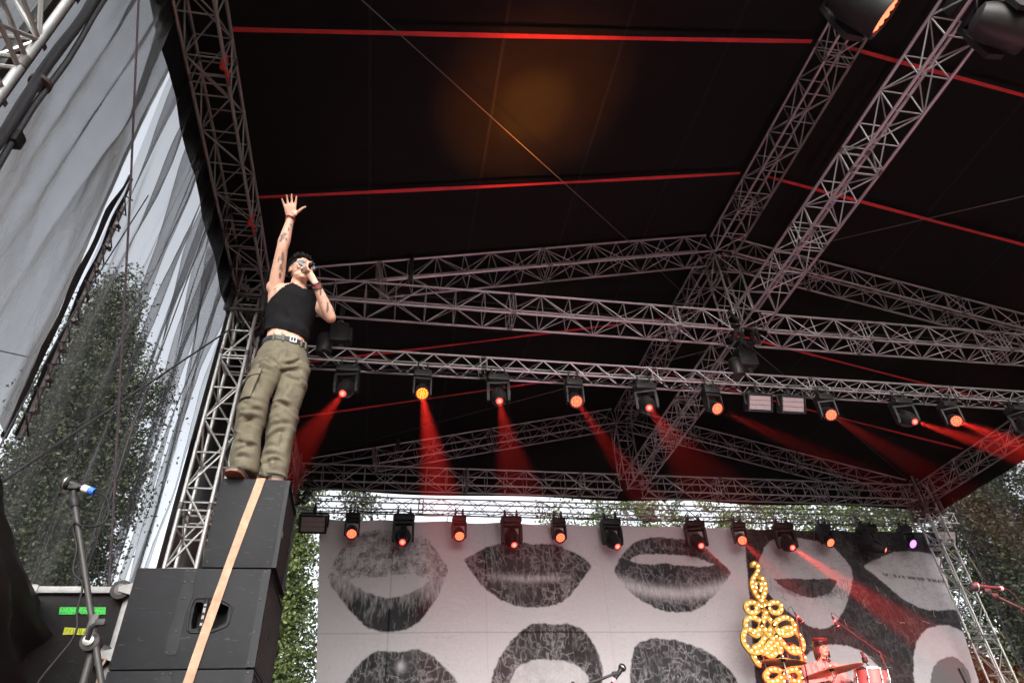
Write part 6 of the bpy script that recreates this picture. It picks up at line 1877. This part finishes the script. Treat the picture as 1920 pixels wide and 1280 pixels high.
limb(jk, [S2, S2.lerp(E2, 0.5), E2], [0.075, 0.064, 0.056]); limb(jk, [E2, E2.lerp(W2, 0.5), W2], [0.055, 0.048, 0.042])
dh = MB()
HD = Matrix.Translation((6.205, 9.30, 2.125)) @ Matrix.Rotation(R(8), 4, 'Z')
hb2 = lambda c, r: ball(dh, (0, 0, 0), r, 16, HD @ Matrix.Translation(c))
hb2((0, 0.012, 0.030), (0.076, 0.092, 0.090)); hb2((0, -0.02, -0.02), (0.066, 0.068, 0.085)); hb2((0, -0.035, -0.075), (0.045, 0.045, 0.035)); hb2((0, -0.098, -0.012), (0.012, 0.018, 0.022)); hb2((0, -0.088, 0.024), (0.05, 0.012, 0.012)); hb2((0, -0.088, -0.052), (0.024, 0.010, 0.010))
for sx in (-1, 1):
    hb2((sx * 0.036, -0.068, -0.020), (0.022, 0.018, 0.018))
limb(dh, [(6.17, 9.36, 1.93), (6.185, 9.34, 2.0), (6.20, 9.32, 2.06)], [0.062, 0.055, 0.053])
limb(dh, [(6.15, 9.39, 1.45), (6.16, 9.375, 1.75), (6.17, 9.365, 1.92)], [0.10, 0.11, 0.07])
for W_, E_ in ((W1, E1), (W2, E2)):
    d_ = (W_ - E_).normalized()
    limb(dh, [W_ - d_ * 0.12, W_], [0.030, 0.027])
    limb(dh, [W_, W_ + d_ * 0.05, W_ + d_ * 0.085], [0.028, 0.036, 0.030])
    sd_ = d_.cross(Vector((0, 0, 1))).normalized()
    for q in range(4):
        b0 = W_ + d_ * 0.085 + sd_ * (q - 1.5) * 0.018
        limb(dh, [b0, b0 + d_ * 0.025 + Vector((0, 0, -0.012)), b0 + d_ * 0.012 + Vector((0, 0, -0.036)), b0 - d_ * 0.012 + Vector((0, 0, -0.034))], [0.0095, 0.009, 0.008, 0.007], 8)
    b0 = W_ + d_ * 0.04 + sd_ * 0.03
    limb(dh, [b0, b0 + sd_ * 0.012 + d_ * 0.03 + Vector((0, 0, -0.015)), b0 + d_ * 0.055 + Vector((0, 0, -0.025))], [0.012, 0.010, 0.008], 8)
db = fuse(dh, 'body', 0.007, 4, M['skin'], dr)
V = verts_np(db)
base = np.tile(np.array([0.60, 0.38, 0.29]), (len(V), 1))
for sx in (-1, 1):
    blot(HD @ Vector((sx * 0.032, -0.095, 0.006)), (0.020, 0.03, 0.011), 0.85, (0.05, 0.03, 0.03))
blot(HD @ Vector((0, -0.10, -0.052)), (0.026, 0.03, 0.010), 0.7, (0.35, 0.10, 0.10))
paint(db, base)
jo = fuse(jk, 'jacket', 0.009, 3, M['jacket'], dr)
V = verts_np(jo); N = norms_np(jo)
set_verts(jo, V + N * (0.012 * (noise3(V, 12, 90) - 0.5) + 0.006 * (1 - np.abs(np.sin(V[:, 2] * 50 + 6 * vnoise(V[:, 0] * 8, V[:, 1] * 8, 4)))))[:, None])
for k in range(3):
    MB().lathe([(0.010, 0), (0.010, 0.004), (0.006, 0.006)], 10, Matrix.Translation(Vector((6.15, 9.38, 1.86 - k * 0.12)) + fd2 * 0.148) @ Matrix.Rotation(R(90), 4, 'X')).build('button', M['black_plastic'], jo, True, 40)
for sx in (-1, 1):
    o_ = Vector((6.15, 9.38, 1.84)) + xd2 * (sx * 0.055) + fd2 * 0.122
    MB().prism([(-0.03, -0.10), (0.02, -0.09), (0.035, 0.08), (0.0, 0.11)] if sx > 0 else [(0.03, -0.10), (0.0, 0.11), (-0.035, 0.08), (-0.02, -0.09)], 0, 0.010, Matrix.Translation(o_) @ Matrix.Rotation(R(-14), 4, 'Z') @ PX).build('lapel', M['jacket'], jo)
MB().tube([HD @ Vector(q) for q in ((-0.05, -0.02, -0.14), (-0.03, -0.06, -0.165), (0, -0.07, -0.18), (0.03, -0.06, -0.165), (0.05, -0.02, -0.14))], 0.014, 8).build('neckerchief', M['brown_hair'], dr, True)
hr = MB()
ball(hr, (0, 0, 0), (0.084, 0.100, 0.095), 18, HD @ Matrix.Translation((0, 0.022, 0.036)))
rg3 = random.Random(8)
for k in range(90):
    a = rg3.uniform(-0.5, math.pi + 0.5)
    p = Vector((0.080 * math.cos(a), 0.015 + 0.092 * math.sin(a), 0.03))
    q = p + Vector((0.012 * math.cos(a), 0.012 * math.sin(a), -0.07 + rg3.uniform(-0.01, 0.01)))
    e = q + Vector((rg3.uniform(-0.015, 0.015), rg3.uniform(-0.02, 0.01), -0.06 + rg3.uniform(-0.03, 0.01)))
    hr.tube([HD @ p, HD @ q, HD @ e], [0.014, 0.013, 0.004], 5)
hr.build('hair', M['brown_hair'], dr, True)
cp = MB()
CM = HD @ Matrix.Translation((0, 0.0, 0.075)) @ Matrix.Rotation(R(10), 4, 'X')
cp.lathe([(0.088, 0.0), (0.089, 0.024), (0.100, 0.040), (0.106, 0.052), (0.100, 0.064), (0.06, 0.074), (0.01, 0.076)], 28, CM)
co = cp.build('cap', M['cap_cloth'], dr, True, 60)
pk = MB()
for r_, z_ in ((0.089, 0.004), (0.128, -0.014)):
    for k in range(13):
        a = R(-160 + 140 * k / 12)
        pk.v.append(CM @ Vector((r_ * math.cos(a) * (1.0 if r_ < 0.1 else 0.95), r_ * math.sin(a), z_ - (0.010 * (1 - abs(k - 6) / 6) if r_ > 0.1 else 0))))
pk.f = [(k, k + 1, 13 + k + 1, 13 + k) for k in range(12)]
pko = pk.build('peak', M['patent'], co, True)
pko.modifiers.new('t', 'SOLIDIFY').thickness = 0.004
MB().lathe([(0.0905, 0.004), (0.0925, 0.006), (0.0925, 0.024), (0.0915, 0.027)], 28, CM).build('cap_band', M['patent'], co, True)
M['stick'] = mat('hickory_drumstick', (0.55, 0.38, 0.20), 0.5)
for W_, E_, tip, nm in ((W1, E1, Vector((-0.02, -0.30, 0.10)), 'left'), (W2, E2, Vector((0.04, -0.28, 0.08)), 'right')):
    c = W_ + (W_ - E_).normalized() * 0.085 + Vector((0, 0, -0.022))
    o = MB().tube([c - tip * 0.25, c + tip * 0.7, c + tip * 0.95, c + tip], [0.0075, 0.0075, 0.004, 0.005], 8).build('drumstick', M['stick'], None, True)
    tag(o, f'wooden drumstick in the hand of the drummer, on the {nm}', 'drumstick')

# ------------------------------------------------------------------ drum kit
M['bronze'] = mat('bronze_cymbal', (0.50, 0.30, 0.11), 0.3, 0.85, 0.12, 30)
M['shell'] = mat('white_drum_shell', (0.16, 0.12, 0.115), 0.4, 0, 0.08, 10)
M['chrome'] = mat('chrome', (0.7, 0.7, 0.7), 0.15, 1.0, 0.05, 10)
M['drumskin'] = mat('coated_drumhead', (0.2, 0.17, 0.165), 0.7)
def cymbal(label, c, rad, nrm_, base_z=0.92):
    root = thing('cymbal', label, 'cymbal', (c[0], c[1], base_z), 'cymbals of the drum kit')
    F = frame(c, nrm_)
    k = rad
    MB().lathe([(0.012, 0.02 * 1), (k * 0.16, 0.016), (k * 0.22, 0.0), (k * 0.6, -0.014), (k, -0.034), (k, -0.0325), (k * 0.6, -0.0105), (k * 0.22, 0.0035), (k * 0.14, 0.026), (0.012, 0.030)], 48, F).build('plate', M['bronze'], root, True, 30)
    MB().lathe([(0.008, -0.03), (0.030, -0.028), (0.030, 0.008), (0.008, 0.012)], 16, F).build('felt', M['black_tarp'], root, True, 40)
    MB().lathe([(0.006, 0.028), (0.016, 0.03), (0.016, 0.045), (0.008, 0.05)], 12, F).build('wing_nut', M['chrome'], root, True, 40)
    st_ = rod('stand', (c[0] + 0.03, c[1] + 0.06, base_z + 0.25), (c[0], c[1], c[2] - 0.02), 0.011, M['chrome'], root)
    for q in range(3):
        a = 2.1 * q + 0.4
        rod('leg', (c[0] + 0.03 + 0.28 * math.cos(a), c[1] + 0.06 + 0.28 * math.sin(a), base_z + 0.012), (c[0] + 0.03, c[1] + 0.06, base_z + 0.32), 0.009, M['chrome'], root)
    return root
cymbal('crash cymbal in front of the lit sign, tilted, amber underside', (5.27, 8.80, 1.885), 0.285, (0.12, -0.10, 1.0))
cymbal('crash cymbal in front of the drummer chest, lit red', (5.87, 8.72, 1.745), 0.40, (-0.12, 0.02, 1.0))
def drum(label, c, rad, h, tilt, name='tom_drum'):
    root = thing(name, label, 'drum', (c[0], c[1], 0.92))
    F = frame(c, tilt)
    MB().lathe([(rad, -h / 2), (rad, h / 2)], 36, F).build('shell', M['shell'], root, True, 40)
    MB().lathe([(rad * 0.98, h / 2 + 0.001), (rad * 0.98, h / 2 + 0.004)], 36, F).build('drumhead', M['drumskin'], root)
    for z_ in (h / 2, -h / 2):
        MB().lathe([(rad + 0.001, z_ - 0.014), (rad + 0.012, z_ - 0.014), (rad + 0.012, z_ + 0.012), (rad + 0.001, z_ + 0.012)], 36, F).build('hoop', M['chrome'], root, True, 40)
    for k in range(8):
        a = 2 * math.pi * k / 8
        x, y = (rad + 0.012) * math.cos(a), (rad + 0.012) * math.sin(a)
        MB().tube([(x, y, -h / 2), (x, y, h / 2)], 0.004, 6, True, F).box((x, y, 0), (0.022, 0.022, 0.05), F, 0.004).build('lug', M['chrome'], root, True, 40)
    rod('bracket', F @ Vector((0, 0, -h * 0.3)), (c[0], c[1] + 0.1, 0.92), 0.014, M['chrome'], root)
    return root
drum('tom drum beside the drummer, pale shell lit red', (6.47, 8.80, 1.625), 0.20, 0.24, (0.10, -0.10, 1.0))
drum('snare drum low in front of the drummer', (6.02, 8.86, 1.42), 0.18, 0.15, (0, -0.1, 1), 'snare_drum')
def ohstand(label, base, top, a, b_, micp, micq, mlabel, cab_):
    st = thing('microphone_stand', label, 'mic stand', base)
    rod('pole', base, top, 0.011, M['stand'], st)
    if a is not None:
        rod('boom', a, b_, 0.009, M['stand'], st)
        MB().lathe([(0.016, -0.02), (0.022, -0.016), (0.022, 0.016), (0.016, 0.02)], 14, Matrix.Translation(top) @ Matrix.Rotation(R(90), 4, 'X')).build('clutch', M['black_plastic'], st, True, 40)
    for q in range(3):
        an = 2.1 * q
        rod('leg', (base[0] + 0.3 * math.cos(an), base[1] + 0.3 * math.sin(an), base[2] + 0.01), (base[0], base[1], base[2] + 0.12), 0.008, M['stand'], st)
    mic(mlabel, micp, micq, [(0.3, 0.5, M['pink_tape'])], cab_, 0.016)
ohstand('tall microphone stand rising in front of the lit sign', (5.45, 8.8, 0.92), (5.64, 8.8, 2.46), None, None, (5.715, 8.79, 2.33), (5.63, 8.8, 2.48), 'small overhead microphone above the lit sign cymbal', spline([(5.63, 8.8, 2.48), (5.60, 8.8, 2.56), (5.54, 8.8, 2.50), (5.53, 8.8, 2.3)]))
ohstand('boom microphone stand slanting above the tom drum', (6.78, 8.72, 0.92), (6.66, 8.72, 1.94), (6.15, 8.7, 2.345), (6.80, 8.72, 1.82), (6.155, 8.69, 2.24), (6.115, 8.7, 2.40), 'small overhead microphone at the tip of the slanting boom', spline([(6.115, 8.7, 2.40), (6.13, 8.7, 2.45), (6.25, 8.7, 2.36), (6.45, 8.69, 2.16), (6.7, 8.69, 1.93), (6.86, 8.69, 1.9), (6.9, 8.69, 1.5)]))
o = MB().box((6.33, 8.62, 1.83), (0.05, 0.06, 0.07), None, 0.012).tube([(6.33, 8.62, 1.86), (6.32, 8.62, 1.93)], 0.018, 8).tube([(6.33, 8.62, 1.80), (6.38, 8.64, 1.74)], 0.008, 6).build('drum_microphone', M['mic_body'], None, True, 40)
tag(o, 'small black clip microphone on the rim of the tom drum', 'microphone')
o = MB().tube([(5.362, 6.0, 1.19), (5.375, 6.0, 1.06), (5.40, 6.0, DZ + 0.01)], 0.022, 8).build('monitor_pole', M['black_metal'], None, True, 40)
tag(o, 'short black pole end at the bottom edge, right of the drum kit', 'pole')
# ------------------------------------------------------------------ trees outside the stage
def leaf_mat(name, c0, c1):
    m = bpy.data.materials.new(name); m.use_nodes = True
    t = m.node_tree; b = t.nodes['Principled BSDF']
    at = t.nodes.new('ShaderNodeAttribute'); at.attribute_name = 'print'
    mx = t.nodes.new('ShaderNodeMix'); mx.data_type = 'RGBA'
    mx.inputs[6].default_value = (*c0, 1); mx.inputs[7].default_value = (*c1, 1)
    t.links.new(at.outputs['Fac'], mx.inputs[0]); t.links.new(mx.outputs[2], b.inputs['Base Color'])
    b.inputs['Roughness'].default_value = 0.6
    tl = t.nodes.new('ShaderNodeBsdfTranslucent'); t.links.new(mx.outputs[2], tl.inputs[0])
    ms = t.nodes.new('ShaderNodeMixShader'); ms.inputs[0].default_value = 0.18
    t.links.new(b.outputs[0], ms.inputs[1]); t.links.new(tl.outputs[0], ms.inputs[2])
    t.links.new(ms.outputs[0], t.nodes['Material Output'].inputs[0])
    return m
M['leaf'] = leaf_mat('poplar_leaves', (0.011, 0.017, 0.005), (0.034, 0.046, 0.013))
M['leaf2'] = leaf_mat('bright_leaves', (0.030, 0.046, 0.010), (0.085, 0.115, 0.026))
M['bark'] = mat('grey_brown_bark', (0.09, 0.07, 0.05), 0.9, 0, 0.35, 6, 0.8, 20)
def tree(label, bx, by, lobes, n, size, mt, seed, trunk_r=0.18, dens=70, sig=0.17):
    root = thing('tree', label, 'tree', (bx, by, GZ), 'trees around the stage')
    rg = np.random.default_rng(seed)
    L = np.array(lobes, float)
    vol = L[:, 3] * L[:, 4] * L[:, 5]
    nc = n // dens
    li = rg.choice(len(L), nc, p=vol / vol.sum())
    d = rg.normal(size=(nc, 3)); d /= np.linalg.norm(d, axis=1)[:, None]
    r = rg.random(nc) ** 0.38
    cc = L[li, :3] + d * L[li, 3:6] * r[:, None]
    cc[:, 2] += 0.15 * rg.normal(size=nc)
    k = np.repeat(np.arange(nc), dens)
    sg_ = sig * (0.5 + rg.random(nc))
    p = cc[k] + rg.normal(size=(len(k), 3)) * sg_[k][:, None] * np.array([1, 1, 0.8])
    m_ = len(p)
    a = rg.normal(size=(m_, 3)); a /= np.linalg.norm(a, axis=1)[:, None]
    b = np.cross(a, rg.normal(size=(m_, 3))); b /= np.linalg.norm(b, axis=1)[:, None]
    s_ = (size * (0.6 + 0.7 * rg.random(m_)))[:, None]
    V = np.stack([p - a * s_, p + b * s_ * 0.62, p + a * s_, p - b * s_ * 0.62], 1).reshape(-1, 3)
    me = bpy.data.meshes.new('crown')
    me.vertices.add(m_ * 4); me.vertices.foreach_set('co', V.reshape(-1).astype(np.float32))
    me.loops.add(m_ * 4); me.loops.foreach_set('vertex_index', np.arange(m_ * 4, dtype=np.int32))
    me.polygons.add(m_); me.polygons.foreach_set('loop_start', np.arange(0, m_ * 4, 4, dtype=np.int32)); me.polygons.foreach_set('loop_total', np.full(m_, 4, dtype=np.int32))
    me.update(calc_edges=True)
    tone = np.repeat(np.clip(0.5 + 0.35 * rg.normal(size=nc)[k] + 0.2 * rg.normal(size=m_), 0, 1), 4)
    ca = me.color_attributes.new('print', 'FLOAT_COLOR', 'POINT')
    ca.data.foreach_set('color', np.stack([tone, tone, tone, np.ones_like(tone)], 1).reshape(-1).astype(np.float32))
    me.materials.append(mt)
    o = bpy.data.objects.new('crown', me); link(o); adopt(o, root)
    top = float(L[:, 2].max())
    tk = MB().tube([(bx + 0.06 * math.sin(i), by, GZ + (top - GZ) * i / 8) for i in range(9)], [trunk_r * (1 - 0.1 * i) for i in range(9)], 10)
    to_ = tk.build('trunk', M['bark'], root, True)
    for q in range(min(14, len(lobes) * 2)):
        l_ = L[q % len(L)]
        z0 = GZ + (l_[2] - GZ) * (0.45 + 0.12 * (q // len(L)))
        e = Vector((l_[0] + rg.uniform(-.4, .4) * l_[3], l_[1] + rg.uniform(-.4, .4) * l_[4], l_[2] + rg.uniform(0, .5) * l_[5]))
        s0 = Vector((bx, by, z0)); mid_ = s0.lerp(e, 0.5) + Vector((0, 0, -0.15))
        MB().tube([s0, mid_, e], [trunk_r * 0.4, trunk_r * 0.25, 0.015], 6).build('limb', M['bark'], to_, True)
    return root
# poplar left of the stage: two pointed spires over a broad body
tree('tall poplar with two spires behind the left scrim', -6.0, 13.2, [
    (-6.45, 13.0, 10.3, 0.42, 0.6, 1.15), (-6.2, 13.0, 9.0, 0.62, 0.8, 1.1), (-6.85, 13.0, 9.4, 0.30, 0.5, 1.05), (-6.75, 13.1, 8.2, 0.55, 0.7, 0.7), (-6.2, 13.0, 7.4, 0.95, 1.0, 1.2),
    (-5.15, 13.0, 8.1, 0.34, 0.6, 0.75), (-6.4, 13.1, 6.0, 0.85, 1.0, 1.2), (-5.35, 13.1, 6.2, 0.62, 1.0, 1.2), (-5.6, 13.0, 4.6, 0.75, 1.0, 1.1), (-6.1, 13.0, 4.6, 0.8, 1.0, 1.0), (-5.5, 13.0, 2.8, 0.9, 1.1, 1.2)], 120000, 0.036, M['leaf'], 1, 0.25)
tree('narrow poplar seen between the speaker stack and the backdrop', -2.3, 17.2, [(-2.25, 17, 7.4, 0.42, 0.6, 1.5), (-2.2, 17, 5.6, 0.6, 0.7, 1.5), (-2.05, 17, 4.0, 0.62, 0.7, 1.5), (-2.1, 17, 2.2, 0.75, 0.7, 1.5)], 30000, 0.046, M['leaf2'], 2, 0.18)
tree('poplar top above the left part of the rear lighting truss', -0.75, 18.2, [(-0.8, 18, 7.7, 0.45, 0.6, 1.1), (-0.75, 18, 6.2, 0.6, 0.8, 1.3), (-0.8, 18, 4.4, 0.7, 0.8, 1.5)], 16000, 0.046, M['leaf'], 3, 0.16)
tree('leafy tree showing above the backdrop, centre', 6.4, 17.5, [(4.9, 17.2, 7.2, 0.9, 0.9, 0.7), (6.3, 17.4, 7.7, 1.2, 1.0, 0.8), (7.6, 17.3, 7.5, 0.9, 0.9, 0.7), (6.2, 17.4, 6.2, 1.9, 1.1, 1.0)], 11000, 0.046, M['leaf2'], 4, 0.2)
tree('leafy tree showing above the backdrop, right of centre', 10.3, 17.5, [(9.5, 17.2, 7.3, 1.0, 0.9, 0.8), (11.0, 17.4, 7.9, 1.2, 1.0, 0.8), (12.4, 17.3, 7.5, 0.9, 0.9, 0.7), (10.8, 17.4, 6.3, 2.0, 1.1, 1.0)], 12000, 0.046, M['leaf2'], 5, 0.2)
tree('leafy tree behind the right end of the rear truss', 14.6, 17.0, [(13.6, 17.0, 7.6, 1.1, 0.9, 0.9), (15.4, 17.0, 8.0, 1.3, 1.0, 1.1), (14.6, 17.0, 6.3, 1.9, 1.1, 1.1), (14.4, 17.0, 4.6, 1.5, 1.1, 1.2), (14.5, 17.0, 2.8, 1.4, 1.1, 1.3)], 34000, 0.046, M['leaf2'], 6, 0.2)
tree('dense dark tree behind the right scrim', 17.3, 15.5, [(17.2, 15.2, 8.0, 1.5, 1.2, 1.6), (16.4, 15.0, 6.2, 1.3, 1.1, 1.4), (18.4, 15.2, 6.0, 1.6, 1.2, 1.6), (17.0, 15.2, 4.4, 1.5, 1.2, 1.4), (18.6, 15.0, 3.8, 1.5, 1.2, 1.5), (16.6, 15.0, 2.6, 1.5, 1.1, 1.3)], 46000, 0.050, M['leaf'], 7, 0.3)
tree('dark tree at the right frame edge behind the scrim', 18.5, 12.2, [(18.2, 12.2, 8.6, 1.6, 1.3, 1.7), (17.3, 12.0, 6.8, 1.2, 1.2, 1.4), (19.0, 12.2, 6.2, 1.6, 1.2, 1.7), (18.0, 12.2, 4.4, 1.6, 1.2, 1.5), (18.6, 12.2, 2.6, 1.6, 1.2, 1.3)], 40000, 0.050, M['leaf'], 8, 0.3)
tree('dark leafy tree directly behind the right corner tower', 15.2, 14.6, [(15.0, 14.4, 7.0, 1.2, 1.0, 1.2), (14.7, 14.4, 5.4, 1.2, 1.0, 1.2), (15.8, 14.4, 4.6, 1.3, 1.0, 1.3), (14.6, 14.4, 3.4, 1.2, 1.0, 1.2), (15.6, 14.4, 2.4, 1.4, 1.0, 1.3)], 40000, 0.046, M['leaf'], 9, 0.25)
# ------------------------------------------------------------------ stage haze: one even volume round everything
hz = MB().box((0, 0, 6.5), (224, 224, 18.0)).build('haze', None)
hm = bpy.data.materials.new('haze_air')
hm.use_nodes = True
t = hm.node_tree
t.nodes.clear()
pv = t.nodes.new('ShaderNodeVolumePrincipled')
pv.inputs['Color'].default_value = (0.9, 0.9, 0.92, 1)
pv.inputs['Density'].default_value = HAZE
pv.inputs['Anisotropy'].default_value = 0.5
ou = t.nodes.new('ShaderNodeOutputMaterial')
t.links.new(pv.outputs[0], ou.inputs['Volume'])
hz.data.materials.append(hm)
hz['kind'] = 'stuff'
